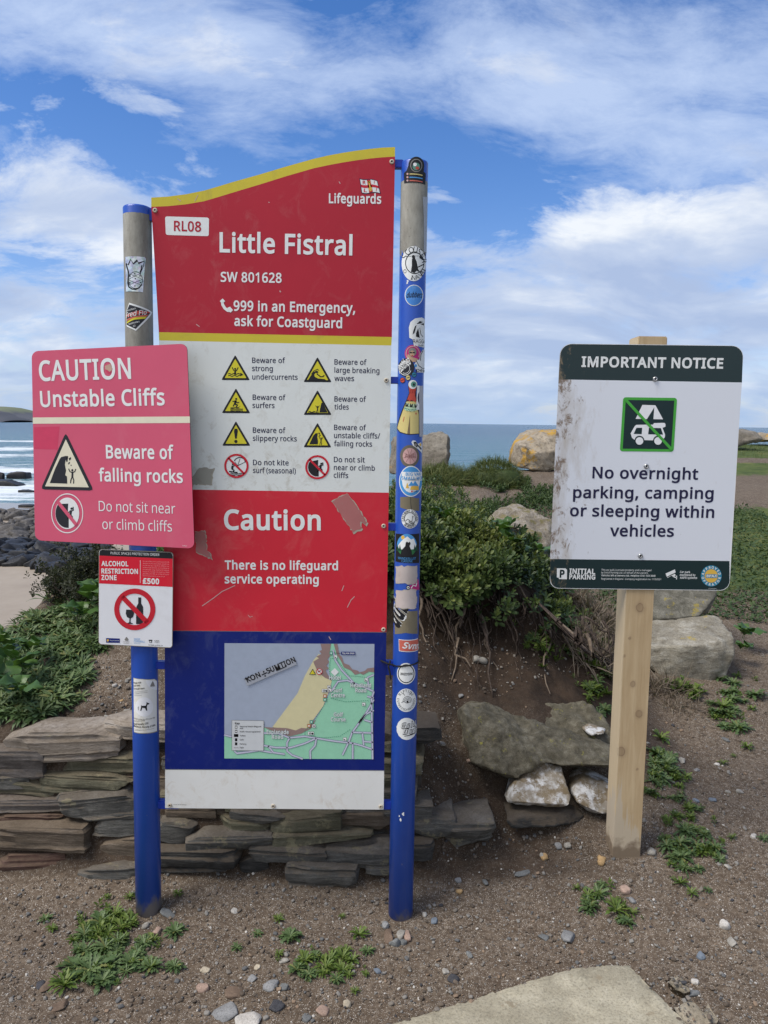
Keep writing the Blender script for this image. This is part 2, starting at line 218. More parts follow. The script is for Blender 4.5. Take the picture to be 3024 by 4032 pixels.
# per glyph: advance, number of contours, then per contour its point count and x, y pairs (capitals are 250 high)
FONT_DATA = {'N': [224,2,8,191,0,161,78,62,78,32,0,0,0,98,251,126,251,224,0,5,123,181,111,218,100,181,72,106,151,106,228,3,28,106,250,134,248,168,240,184,231,194,217,200,199,200,188,199,174,195,162,188,152,179,143,167,137,153,133,153,131,168,128,181,122,192,114,201,103,207,89,208,78,206,50,202,38,190,22,180,14,162,6,131,0,34,0,34,250,13,112,144,139,146,151,151,160,158,165,167,168,178,167,191,164,202,153,214,134,221,117,223,66,223,66,144,11,66,117,66,26,136,28,151,32,166,44,174,60,175,78,171,93,162,105,150,112,134,116,221,1,39,141,226,122,224,110,221,95,214,82,203,71,190,63,173,55,140,56,105,61,79,72,58,87,41,107,30,132,24,162,26,201,34,201,7,166,-2,124,-3,101,0,81,8,64,18,44,39,34,57,24,89,22,112,22,144,27,169,39,199,52,218,69,233,90,244,106,250,132,253,160,252,184,248,210,239,198,212,167,223,256,2,15,234,128,232,101,224,67,207,40,183,20,164,10,130,2,34,0,34,250,135,248,157,244,185,231,208,212,224,186,230,164,17,201,126,198,157,193,174,186,188,171,204,158,213,134,220,116,223,66,223,66,27,100,27,130,30,156,38,166,44,183,61,195,83,198,96,195,1,12,174,0,34,0,34,250,174,250,174,222,66,222,66,144,167,144,167,117,66,117,66,28,174,28,182,1,10,66,0,34,0,34,250,174,250,174,222,66,222,66,134,167,134,167,106,66,106,255,1,45,142,132,229,132,229,10,202,2,174,-2,141,-4,116,-2,95,4,76,12,59,24,46,39,35,56,28,77,23,100,22,138,25,162,32,183,42,202,56,218,72,232,91,242,125,252,151,254,178,252,203,247,226,239,214,212,178,223,149,226,122,223,98,214,79,199,70,186,59,163,56,145,54,115,61,80,72,58,88,41,110,30,138,24,168,24,198,30,198,104,142,104,260,1,12,225,0,194,0,194,116,66,116,66,0,34,0,34,250,66,250,66,144,194,144,194,250,225,250,119,1,12,104,0,14,0,14,18,44,25,44,225,14,232,14,250,104,250,104,232,75,225,75,25,104,18,96,1,16,-2,-66,-16,-65,-27,-62,-27,-35,-4,-39,12,-36,24,-28,30,-16,32,2,32,250,64,250,64,4,62,-18,56,-36,42,-53,22,-63,217,1,12,217,0,180,0,91,120,66,97,66,0,34,0,34,250,66,250,66,127,176,250,213,250,114,141,184,1,6,34,0,34,250,66,250,66,28,175,28,175,0,318,1,18,144,0,62,219,60,219,63,165,63,0,34,0,34,250,80,250,158,45,159,45,238,250,284,250,284,0,252,0,252,162,255,219,254,219,170,0,266,1,12,232,0,196,0,62,208,63,0,34,0,34,250,70,250,204,43,205,43,203,101,203,250,232,250,274,2,32,252,125,249,89,242,65,232,44,218,26,200,12,180,3,155,-2,127,-3,101,0,79,9,60,22,45,38,34,58,26,81,22,107,22,138,24,162,34,193,44,211,56,226,81,243,102,250,124,254,150,254,172,250,192,243,208,232,223,219,234,202,243,183,249,162,29,54,125,58,87,70,57,79,46,90,36,111,27,128,24,146,24,163,27,177,32,189,40,199,51,207,64,213,79,217,96,219,125,217,154,210,179,199,200,192,208,184,214,163,223,137,226,120,225,104,221,85,210,74,200,64,180,57,155,212,2,17,100,250,142,245,163,237,178,224,188,208,193,188,194,171,190,152,185,138,176,125,164,114,148,106,112,98,66,97,66,0,34,0,34,250,13,97,223,66,223,66,124,106,125,130,130,148,139,158,154,161,169,161,183,158,196,151,207,140,215,126,220,274,2,34,252,125,250,96,246,78,234,47,220,28,208,18,179,3,239,-60,194,-60,146,-3,118,-2,93,3,72,13,60,22,50,32,37,51,26,81,22,107,22,138,24,162,34,193,44,211,56,226,81,243,102,250,124,254,150,254,172,250,192,243,208,232,223,219,234,202,243,183,249,162,29,54,125,58,87,70,57,79,46,90,36,111,27,128,24,146,24,163,27,177,32,189,40,199,51,207,64,213,79,217,96,219,125,217,154,210,179,199,200,192,208,184,214,163,223,137,226,120,225,104,221,85,210,74,200,64,180,57,155,218,2,21,103,250,131,248,154,242,172,232,180,224,187,213,193,194,194,179,193,166,189,150,181,138,172,127,160,120,144,112,212,0,176,0,115,103,66,103,66,0,34,0,34,250,12,101,223,66,223,66,130,113,130,129,133,148,142,158,157,161,170,161,183,158,196,152,207,135,218,192,1,47,176,67,173,46,165,29,152,15,127,2,104,-2,73,-3,40,1,18,8,18,38,62,26,88,24,105,25,119,29,133,37,140,46,144,60,142,79,132,93,111,105,57,128,40,141,30,153,22,176,22,202,28,219,43,236,59,246,72,250,101,254,139,250,170,240,160,212,137,221,116,225,90,225,74,221,65,216,58,208,53,190,56,171,68,158,89,146,134,128,158,112,168,100,172,90,195,1,8,113,0,82,0,82,222,4,222,4,250,191,250,191,222,113,222,256,1,29,224,88,223,72,220,56,210,35,195,18,174,5,148,-2,112,-3,86,3,64,14,56,22,42,40,34,63,32,76,32,250,63,250,64,78,67,61,79,40,92,31,108,26,128,24,149,26,170,35,181,46,186,55,193,82,193,250,224,250,210,1,9,210,250,121,0,89,0,0,250,33,250,93,80,105,35,121,90,177,250,326,1,19,321,250,254,0,223,0,174,164,162,213,152,171,102,0,70,0,4,250,37,250,78,89,88,38,100,96,145,250,178,250,226,90,238,38,245,80,288,250,205,1,12,204,0,168,0,102,108,35,0,2,0,84,130,7,250,42,250,103,152,164,250,198,250,120,131,198,1,9,99,127,164,250,198,250,115,97,115,0,83,0,83,96,0,250,34,250,200,1,10,186,0,13,0,13,24,145,222,18,222,18,250,183,250,183,226,52,28,186,28,196,2,34,101,191,131,187,146,180,157,170,164,156,168,128,168,0,146,0,140,26,138,26,122,10,106,1,85,-3,59,-2,45,2,33,10,24,21,20,30,16,52,18,70,26,84,38,96,56,104,78,110,138,113,136,144,131,154,120,162,105,166,85,165,67,160,46,152,37,175,72,188,14,110,91,73,85,62,80,54,72,50,63,48,47,50,38,58,29,73,22,97,23,116,30,127,39,136,58,138,92,215,2,28,60,201,59,163,74,177,88,185,105,190,130,190,150,185,168,174,181,158,187,148,191,136,196,109,196,84,192,56,186,40,179,27,170,16,153,4,140,-1,126,-3,99,-2,78,7,60,24,58,24,52,0,30,0,30,266,60,266,17,114,165,90,162,82,158,72,148,64,129,60,94,66,54,76,35,96,24,114,22,136,27,152,40,161,63,164,94,161,125,152,148,136,161,168,1,38,105,-4,89,-2,68,4,49,15,38,25,27,46,22,62,20,82,20,104,22,124,27,142,35,156,44,168,56,177,76,187,91,190,112,191,135,188,156,181,147,156,128,162,110,164,94,163,80,158,68,150,59,138,54,121,51,101,52,72,57,55,64,41,75,31,88,25,110,23,132,26,153,34,153,7,132,-1,215,2,28,96,-4,74,-1,56,7,40,21,28,40,24,51,20,78,20,109,24,136,34,158,40,166,56,180,75,188,97,191,122,188,138,180,155,164,157,164,155,189,155,266,186,266,186,0,161,0,156,25,155,25,144,13,129,3,114,-2,20,101,22,126,26,138,33,143,38,152,59,155,93,152,124,144,147,139,152,127,161,101,166,79,161,68,152,64,146,54,123,51,93,54,63,64,40,79,27,86,24,198,2,34,102,191,125,188,138,184,149,177,163,163,173,144,177,130,180,88,51,88,53,68,59,52,68,40,79,30,94,24,111,23,133,24,171,36,171,9,143,0,122,-3,101,-3,84,-1,62,7,44,21,35,33,27,47,22,64,20,82,20,112,24,130,33,152,47,170,65,183,79,188,10,102,166,82,162,67,152,57,135,52,112,148,112,144,136,136,151,128,159,120,163,120,1,23,116,164,69,164,69,0,38,0,38,164,5,164,5,178,38,189,38,208,41,228,48,244,58,255,66,261,81,266,113,267,136,262,128,238,100,243,86,240,79,236,71,219,69,188,116,188,215,2,41,96,191,114,190,130,184,144,175,155,163,157,163,161,188,186,188,186,-3,182,-35,176,-48,169,-59,155,-72,135,-80,111,-84,70,-82,34,-72,34,-44,59,-53,84,-58,111,-58,131,-52,146,-39,152,-28,155,-14,156,25,135,6,115,-2,85,-3,64,3,47,14,34,31,24,53,20,79,20,108,24,134,34,156,40,165,55,180,64,184,85,190,20,100,165,82,162,74,157,64,146,54,121,51,93,54,62,64,40,80,26,101,22,118,23,129,27,138,32,145,40,153,61,156,94,152,129,142,148,128,160,118,164,216,1,31,60,188,59,162,61,162,73,176,82,182,96,188,116,191,134,190,152,186,167,178,178,166,184,150,188,130,188,0,158,0,158,120,155,140,148,154,139,160,129,164,116,165,102,164,87,160,79,154,70,144,64,129,61,111,60,0,30,0,30,266,60,266,90,2,4,60,188,60,0,30,0,30,188,13,46,258,54,256,60,252,64,238,60,226,54,221,46,219,38,220,32,224,28,230,27,238,31,252,36,256,90,2,15,8,-84,-6,-83,-19,-80,-19,-55,-2,-58,11,-58,22,-52,28,-44,30,-29,30,188,60,188,59,-44,53,-62,42,-75,24,-82,13,27,238,31,252,36,256,46,258,54,256,60,252,64,238,60,226,54,221,46,219,38,220,32,224,28,230,187,1,15,60,127,59,97,60,97,83,124,142,188,178,188,102,108,184,0,147,0,82,88,60,69,60,0,30,0,30,266,60,266,90,1,4,60,0,30,0,30,266,60,266,328,1,50,236,191,255,189,271,184,288,169,295,154,299,122,299,0,268,0,268,121,266,140,259,154,252,160,242,164,230,165,214,164,201,158,191,150,182,130,180,104,180,0,149,0,149,121,147,138,142,152,135,158,123,164,111,165,99,164,85,160,78,154,69,144,64,129,61,111,60,0,30,0,30,188,54,188,59,162,61,162,73,176,91,187,112,191,136,189,157,181,165,174,174,160,176,160,186,174,201,184,218,189,216,1,29,120,191,141,189,158,184,165,180,176,169,184,154,188,122,188,0,158,0,158,120,155,140,148,154,139,160,129,164,116,165,89,161,77,153,69,142,64,126,61,108,60,0,30,0,30,188,54,188,59,162,61,162,71,174,86,184,101,189,212,2,31,193,94,192,72,187,53,179,36,169,22,157,11,142,3,124,-2,99,-3,82,0,66,5,52,14,40,26,30,41,24,59,20,79,20,104,26,140,34,154,48,171,60,180,74,186,89,190,115,191,130,188,145,183,164,171,174,160,182,147,188,132,192,114,21,51,94,54,67,59,51,71,34,84,26,106,22,128,26,145,38,155,56,161,87,158,121,153,138,148,146,137,157,128,162,112,165,96,165,81,160,69,152,57,132,52,115,215,2,27,119,191,141,188,159,180,175,167,187,148,194,124,196,94,195,74,190,48,183,34,170,16,154,4,134,-2,114,-4,93,0,77,8,60,24,58,24,60,-5,60,-84,30,-84,30,188,55,188,60,162,74,177,86,184,101,190,23,114,165,92,162,83,158,73,149,68,141,63,126,60,94,64,60,72,41,82,30,91,26,114,22,125,23,134,26,142,32,152,43,160,63,164,94,161,124,152,146,142,157,136,160,129,163,215,2,28,155,-4,156,25,154,25,141,11,127,2,110,-2,84,-3,65,2,48,14,34,30,29,40,24,51,20,78,20,104,24,132,29,148,36,161,46,172,62,184,75,188,89,191,117,189,137,180,156,162,161,188,186,188,186,-84,155,-84,21,102,22,114,23,128,27,143,38,148,46,152,61,155,93,152,124,143,147,139,153,127,161,101,166,86,164,79,161,68,152,60,139,54,123,51,93,54,63,64,41,79,27,144,1,17,117,191,139,189,136,161,117,163,101,161,85,153,72,140,65,126,61,110,60,0,30,0,30,188,55,188,60,153,72,170,86,182,101,189,168,1,42,152,52,150,35,143,21,132,10,111,1,84,-3,59,-3,38,1,18,8,18,36,51,25,85,22,98,23,112,29,118,34,122,45,120,58,110,69,97,77,45,100,33,107,25,116,19,132,18,149,23,162,31,174,52,186,78,191,115,189,148,178,138,154,104,164,74,165,65,163,54,158,50,152,47,143,50,132,60,123,117,98,137,86,149,70,126,1,24,92,22,119,26,119,2,96,-3,73,-2,60,2,49,8,40,19,34,34,32,54,32,164,6,164,6,178,32,191,45,231,63,231,63,188,117,188,117,164,63,164,64,45,67,36,74,28,84,22,216,1,28,186,188,186,0,162,0,157,25,146,13,137,7,123,0,108,-3,75,-2,58,4,49,9,35,26,28,50,28,188,59,188,59,67,61,47,69,33,77,27,88,23,100,22,119,24,129,28,138,33,146,44,152,58,155,76,156,188,178,1,8,71,0,0,188,33,188,77,66,88,27,145,188,178,188,106,0,275,1,21,151,106,138,156,136,156,126,113,90,0,55,0,4,188,36,188,66,71,74,32,86,76,121,188,155,188,192,65,200,32,201,32,209,70,240,188,271,188,219,0,183,0,185,1,12,74,96,10,188,44,188,93,117,141,188,176,188,111,96,179,0,144,0,93,75,41,0,6,0,178,1,18,0,188,33,188,77,72,90,30,145,188,178,188,90,-42,79,-61,68,-72,56,-79,41,-83,22,-84,4,-81,4,-57,32,-58,48,-52,62,-35,76,-1,164,1,10,151,0,14,0,14,20,114,164,20,164,20,188,148,188,148,164,49,24,151,24,200,2,25,183,125,181,88,175,56,164,31,152,16,133,2,107,-3,82,-2,60,7,48,18,33,38,23,66,18,100,18,138,21,174,28,204,41,227,58,243,81,252,100,254,118,252,140,243,158,227,171,204,179,174,24,48,125,49,94,53,68,60,48,70,34,83,26,100,23,117,26,130,34,140,48,147,68,151,94,152,125,151,157,147,182,140,202,130,216,117,225,100,228,83,225,70,216,60,202,53,182,49,157,200,1,7,124,0,94,0,96,218,47,177,31,198,99,250,124,250,200,1,32,182,0,17,0,17,26,118,130,134,154,140,180,139,198,135,208,124,220,108,226,90,227,74,224,55,216,36,204,20,224,37,237,54,245,71,251,91,254,111,252,124,250,142,242,152,236,163,222,170,206,172,187,170,168,161,144,150,128,136,111,56,28,182,28,200,1,61,172,192,170,171,159,151,144,140,121,132,121,130,147,124,160,116,170,106,177,94,180,79,179,57,173,38,162,22,152,13,139,6,123,1,105,-2,78,-4,54,-2,32,4,16,10,16,39,44,28,73,23,96,23,121,28,133,36,142,46,146,58,148,72,147,82,142,94,137,100,126,108,98,115,54,116,54,142,85,142,103,145,117,150,131,161,139,176,141,190,138,206,132,214,124,221,114,225,87,227,61,222,32,206,17,228,38,240,64,250,87,253,119,252,138,246,146,241,159,230,164,223,170,208,200,2,11,193,57,157,57,157,0,127,0,127,57,7,57,7,83,125,252,157,252,157,84,193,84,5,127,163,128,218,115,195,38,84,127,84,200,1,41,96,153,120,151,141,144,158,134,170,120,178,102,180,80,179,63,172,42,165,29,150,14,130,4,114,-1,96,-3,68,-3,45,1,26,8,22,10,22,39,41,30,64,25,87,23,110,25,128,33,138,42,146,55,148,71,148,84,145,98,138,110,128,118,114,124,96,127,72,127,44,122,28,132,38,250,163,250,163,222,64,222,58,150,200,2,42,19,107,21,142,28,176,41,207,58,227,79,242,100,250,134,254,164,250,164,224,140,228,112,226,94,220,76,207,66,194,59,178,53,154,50,127,52,127,63,140,74,148,89,154,102,156,118,156,138,152,154,144,164,137,175,122,180,110,184,80,180,49,174,36,162,19,152,10,140,4,127,-1,112,-3,87,-2,61,8,44,24,31,45,22,73,16,104,22,124,26,140,36,150,55,153,80,150,102,141,118,126,129,113,132,85,129,66,118,55,105,50,86,55,60,66,40,84,26,200,1,7,48,0,150,222,16,222,16,250,183,250,183,226,82,0,200,3,39,100,254,127,250,144,244,162,231,170,217,175,194,170,171,164,160,154,150,127,132,155,116,170,102,180,86,183,65,182,52,178,39,172,28,160,15,144,5,131,0,101,-4,68,0,55,4,39,14,27,28,22,38,17,64,20,84,30,102,44,115,69,130,44,150,31,167,27,180,25,194,30,217,38,230,56,244,80,252,16,47,64,50,47,60,33,77,24,100,21,123,24,139,33,149,47,153,64,150,80,138,95,120,107,94,118,72,106,60,96,50,79,16,100,229,82,226,68,219,58,208,55,192,58,177,66,165,78,156,101,144,123,156,134,166,142,178,144,192,141,208,132,219,118,226,200,2,44,182,143,180,108,173,74,160,43,144,23,122,8,101,0,67,-4,36,0,36,26,61,22,89,24,107,30,125,43,135,56,142,72,148,96,151,122,149,122,138,110,126,102,112,96,99,94,82,94,63,98,46,106,37,113,26,128,22,140,18,169,18,186,22,201,28,214,40,231,50,240,62,246,75,251,90,253,114,252,130,247,140,241,158,226,171,205,179,177,17,97,228,78,224,62,213,52,195,48,170,51,148,60,132,74,121,96,118,116,121,132,130,146,145,151,164,146,190,135,210,127,218,117,224,94,1,14,25,19,30,35,36,40,44,42,55,41,66,33,68,23,68,11,64,3,58,-2,50,-5,38,-4,32,1,27,8,94,1,7,67,37,56,0,37,-45,14,-45,24,-2,32,40,65,40,105,1,20,14,96,16,134,22,161,30,187,40,212,66,250,94,250,73,216,58,178,48,138,45,96,48,60,58,16,75,-25,94,-55,66,-55,40,-18,30,6,22,32,16,59,105,1,22,91,96,88,59,84,32,76,6,65,-18,56,-34,40,-55,11,-55,30,-25,47,16,58,60,60,96,58,133,47,178,30,220,10,250,40,250,56,228,65,212,76,187,84,161,88,134,130,1,4,127,250,34,0,4,0,97,250,200,1,36,117,253,146,250,179,239,168,214,140,225,122,228,100,225,87,217,81,209,77,191,77,135,148,135,148,112,77,112,76,71,74,56,66,40,53,28,187,28,187,0,11,0,11,26,26,32,38,44,44,57,46,75,46,112,12,112,12,135,46,135,47,200,52,218,61,232,70,239,85,248,97,251,200,3,4,18,111,18,136,182,136,182,111,14,100,42,90,44,84,49,81,57,80,64,81,71,84,78,90,83,100,85,110,83,115,78,119,64,115,49,110,44,14,100,162,90,164,84,169,81,176,80,183,84,198,90,202,100,204,110,202,115,198,118,190,119,183,115,169,110,164,200,1,12,112,136,182,136,182,111,112,111,112,39,87,39,87,111,18,111,18,136,87,136,87,208,112,208,79,1,4,56,250,49,160,30,160,23,250,113,1,4,14,80,14,108,99,108,99,80,94,2,14,25,19,30,35,36,40,44,42,55,41,66,33,68,23,68,11,64,3,58,-2,50,-5,38,-4,32,1,27,8,16,25,169,27,180,30,185,36,190,44,192,55,191,62,187,67,180,68,173,68,161,64,152,58,148,50,145,38,146,32,150,27,158,315,2,81,294,125,292,99,284,74,271,54,252,42,234,38,216,42,203,54,197,69,196,69,181,50,163,40,138,39,116,46,105,56,94,77,91,94,91,118,94,132,103,150,115,164,131,175,150,181,170,182,195,180,218,174,214,84,219,68,228,61,243,61,254,69,264,88,270,114,270,136,264,164,252,188,235,206,213,218,188,226,159,227,132,223,108,214,88,202,72,185,56,158,48,126,46,99,47,77,54,49,62,33,73,20,86,9,102,0,130,-7,159,-8,186,-5,227,7,227,-17,193,-27,159,-31,126,-30,91,-20,63,-4,48,11,31,38,24,60,21,85,22,119,27,149,38,176,54,200,74,220,98,234,126,245,158,250,195,248,219,242,247,226,270,205,282,185,292,152,18,118,102,122,78,126,70,133,64,141,61,150,60,162,62,172,66,182,80,187,98,191,156,174,160,160,160,145,156,137,152,131,146,124,134,120,121,256,3,41,106,254,129,251,151,240,162,225,167,206,166,186,157,168,142,152,117,134,184,69,198,90,209,125,240,125,232,96,223,77,204,50,256,0,214,0,184,30,160,12,137,2,110,-3,82,-3,62,2,50,7,36,18,28,28,23,39,19,58,19,76,23,92,30,104,40,116,72,139,54,162,45,180,42,199,46,220,52,232,67,245,88,252,14,91,120,67,102,58,91,53,82,51,66,52,54,56,44,64,35,73,29,85,25,113,25,137,31,152,39,164,49,15,106,229,92,227,82,221,74,212,72,204,73,192,77,180,98,153,116,164,128,175,132,183,136,195,136,208,128,220,118,227,91,0]}
def area2(c): return sum(c[i - 1][0] * c[i][1] - c[i][0] * c[i - 1][1] for i in range(len(c))) / 2
def inside(p, c):
    r = False
    for i in range(len(c)):
        (x0, y0), (x1, y1) = c[i - 1], c[i]
        if (y0 > p[1]) != (y1 > p[1]) and p[0] < (x1 - x0) * (p[1] - y0) / (y1 - y0) + x0: r = not r
    return r
def load_font(b):
    i = 0; F = {}
    for ch in GLYPHS:
        ad, n = b[i], b[i + 1]; i += 2; cs = []
        for _ in range(n):
            k = b[i]; i += 1
            cs.append([(b[i + 2 * j] / 250, b[i + 2 * j + 1] / 250) for j in range(k)]); i += 2 * k
        F[ch] = (ad / 250, cs)
    return F
FONTS = {k: load_font(v) for k, v in FONT_DATA.items()}
def grow(c, d, solid):
    """offset a contour by d away from the ink's inside"""
    n = len(c); s = 1 if (area2(c) > 0) == solid else -1; out = []
    for i in range(n):
        x0, y0 = c[i - 1]; x1, y1 = c[i]; x2, y2 = c[(i + 1) % n]
        ax, ay = x1 - x0, y1 - y0; bx, by = x2 - x1, y2 - y1
        la = math.hypot(ax, ay) or 1; lb = math.hypot(bx, by) or 1
        nx, ny = ay / la + by / lb, -ax / la - bx / lb; l = math.hypot(nx, ny)
        if l < 1e-6: out.append((x1, y1)); continue
        nx, ny = nx / l, ny / l; k = max(.5, l / 2)
        out.append((x1 + s * nx * d / k, y1 + s * ny * d / k))
    return out
_gc = {}
def glyph(f, ch, bold):
    key = (f, ch, bold)
    if key in _gc: return _gc[key]
    ad, cs = FONTS[f][ch]
    big = max(cs, key=lambda c: abs(area2(c)), default=None); solid = [(area2(c) > 0) == (area2(big) > 0) for c in cs]
    depth = [0 if q else 1 for q in solid]
    cs2 = [grow(c, bold, d == 0) if bold else c for c, d in zip(cs, depth)]
    groups = []
    for i, c in enumerate(cs):
        if depth[i] % 2 == 0:
            holes = [cs2[j] for j in range(len(cs)) if depth[j] and inside(cs[j][0], c)]
            loops = [cs2[i]] + holes
            flat = [p for l in loops for p in l]
            tri = tessellate_polygon([[Vector((p[0], p[1], 0)) for p in l] for l in loops])
            groups.append((flat, tri))
    _gc[key] = (ad + 1.4 * bold, groups)
    return _gc[key]

# ------------------------------------------------------------------ printed artwork on flat or round surfaces
class Flat:
    round = False
    def __init__(s, o, yaw=0.0):
        s.o = Vector(o); s.u = Vector((math.cos(yaw), -math.sin(yaw), 0)); s.v = Vector((0, 0, 1)); s.n = s.u.cross(s.v)
    def uv(s, x, y):
        d = ray(x, y); p = CAM + d * ((s.o - CAM).dot(s.n) / d.dot(s.n)) - s.o
        return (p.dot(s.u), p.dot(s.v))
    def place(s, u, v, h): return s.o + s.u * u + s.v * v + s.n * h
class Tube:
    round = True
    def __init__(s, x0, k, y0, r): s.x0, s.k, s.y0, s.r = x0, k, y0, r
    def uv(s, x, y):
        d = ray(x, y); ox = CAM.x - s.k * CAM.z - s.x0; dx = d.x - s.k * d.z; oy = CAM.y - s.y0; dy = d.y
        a = dx * dx + dy * dy; b = ox * dx + oy * dy; c = ox * ox + oy * oy - s.r ** 2
        q = b * b - a * c
        t = (-b - math.sqrt(q)) / a if q > 0 else -b / a
        px, py = ox + t * dx, oy + t * dy
        th = math.atan2(px, -py)
        if q <= 0:                                              # beyond the outline: carry on round the back
            th += math.copysign((math.hypot(px, py) - s.r) / s.r * 1.6, px)
        return (th * s.r, CAM.z + t * d.z)
    def place(s, u, v, h):
        th = u / s.r; rr = s.r + h
        return Vector((s.x0 + s.k * v + rr * math.sin(th), s.y0 - rr * math.cos(th), v))
LAYER = .00035
class Art:
    def __init__(s, surf): s.s = surf; s.items = []; s.mats = []; s.runs = []
    def mi(s, m):
        if m not in s.mats: s.mats.append(m)
        return s.mats.index(m)
    def add(s, pts, tris, mat, h): s.items.append(([tuple(p) for p in pts], [tuple(t) for t in tris], s.mi(mat), h * LAYER))
    def poly_uv(s, pts, mat, h=1, holes=()):
        loops = [list(pts)] + [list(x) for x in holes]
        flat = [p for l in loops for p in l]
        s.add(flat, tessellate_polygon([[Vector((p[0], p[1], 0)) for p in l] for l in loops]), mat, h)
    def poly(s, pts, mat, h=1): s.poly_uv([s.s.uv(*p) for p in pts], mat, h)
    def rect(s, x0, y0, x1, y1, mat, h=1): s.poly([(x0, y0), (x1, y0), (x1, y1), (x0, y1)], mat, h)
    def ell(s, cx, cy, rx, ry, mat, h=1, n=40, a0=0, a1=360):
        s.poly([(cx + rx * math.cos(R(a0 + (a1 - a0) * i / n)), cy + ry * math.sin(R(a0 + (a1 - a0) * i / n))) for i in range(n + (a1 - a0 < 360))], mat, h)
    def ring(s, cx, cy, rx, ry, wx, mat, h=1, n=48, a0=0, a1=360):
        wy = wx * ry / rx; pts = []; tr = []
        for i in range(n + 1):
            c, sn = math.cos(R(a0 + (a1 - a0) * i / n)), math.sin(R(a0 + (a1 - a0) * i / n))
            pts += [s.s.uv(cx + rx * c, cy + ry * sn), s.s.uv(cx + (rx - wx) * c, cy + (ry - wy) * sn)]
        for i in range(n): tr += [(2 * i, 2 * i + 1, 2 * i + 3), (2 * i, 2 * i + 3, 2 * i + 2)]
        s.add(pts, tr, mat, h)
    def line(s, pts, wd, mat, h=1):
        """polyline of wd pixels"""
        L = []; Rr = []
        for i, p in enumerate(pts):
            a = pts[max(i - 1, 0)]; b = pts[min(i + 1, len(pts) - 1)]
            dx, dy = b[0] - a[0], b[1] - a[1]; l = math.hypot(dx, dy) or 1
            k = wd / 2
            if 0 < i < len(pts) - 1:
                d1 = (p[0] - a[0], p[1] - a[1]); l1 = math.hypot(*d1) or 1
                k /= max(.5, (d1[0] * dx + d1[1] * dy) / (l1 * l))
            L.append(s.s.uv(p[0] - dy / l * k, p[1] + dx / l * k)); Rr.append(s.s.uv(p[0] + dy / l * k, p[1] - dx / l * k))
        n = len(pts); tr = []
        for i in range(n - 1): tr += [(i, i + 1, n + i + 1), (i, n + i + 1, n + i)]
        s.add(L + Rr, tr, mat, h)
    def text(s, body, p0, p1, cap, mat, h=2, font='N', bold=.03, slant=0.0):
        """one line from pixel p0 to p1 along its baseline, capitals cap pixels high"""
        a = Vector(s.s.uv(*p0)); b = Vector(s.s.uv(*p1)); d = b - a; wl = d.length
        if wl < 1e-6: return
        ex = d / wl; ey = Vector((-ex.y, ex.x))
        L = math.hypot(p1[0] - p0[0], p1[1] - p0[1])
        up = ((p1[1] - p0[1]) / L, -(p1[0] - p0[0]) / L)
        ch = (Vector(s.s.uv(p0[0] + up[0] * cap, p0[1] + up[1] * cap)) - a).length
        x = 0; gl = []
        for c in body:
            if c not in FONTS[font]: c = '-'
            ad, gr = glyph(font, c, bold); gl.append((x, gr)); x += ad
        lo = min((p[0] + x0 for x0, gr in gl for f, t in gr for p in f), default=0); hi = max((p[0] + x0 for x0, gr in gl for f, t in gr for p in f), default=1)
        sx = wl / (hi - lo); i0 = len(s.items)
        for x0, gr in gl:
            for f, t in gr:
                s.add([a + ex * ((p[0] + x0 - lo) * sx) + (ey + ex * slant) * (p[1] * ch) for p in f], t, mat, h + .13 * (len(s.items) % 5))
        s.runs.append((i0, len(s.items)))
    def arc_text(s, body, cx, cy, rx, ry, a0, a1, cap, mat, h=2, font='N', bold=.04, flip=False):
        """letters spread round an ellipse in pixels, a0..a1 in degrees clockwise from 12 o'clock"""
        n = len(body)
        for i, c in enumerate(body):
            if c == ' ' : continue
            if c not in FONTS[font]: c = '-'
            t = R(a0 + (a1 - a0) * (i / max(1, n - 1)))
            px, py = cx + rx * math.sin(t), cy - ry * math.cos(t)
            tx, ty = math.cos(t), math.sin(t) * ry / rx
            if flip: tx, ty = -tx, -ty
            ad, gr = glyph(font, c, bold); ux, uy = ty, -tx
            l = math.hypot(tx, ty); tx, ty = tx / l, ty / l; ux, uy = ty, -tx
            for f, tr in gr:
                pts = [s.s.uv(px + tx * (p[0] - ad / 2) * cap + ux * (p[1] - .5) * cap, py + ty * (p[0] - ad / 2) * cap + uy * (p[1] - .5) * cap) for p in f]
                s.add(pts, tr, mat, h)
    def prism(s, pts, h0, h1, mat):
        """sheet body with edges; h in metres along the surface normal (flat surfaces)"""
        uv = [s.s.uv(*p) for p in pts]; s.body = (uv, h0, h1, s.mi(mat))
    def lines(s, name, parent):
        # each line of text is a part; other marks make one more
        al = s.items; used = set()
        for a, b in s.runs:
            s.items = al[a:b]; used |= set(range(a, b)); s.build(name, parent)
        s.items = [x for i, x in enumerate(al) if i not in used]
        if s.items: s.build('printed_mark', parent)
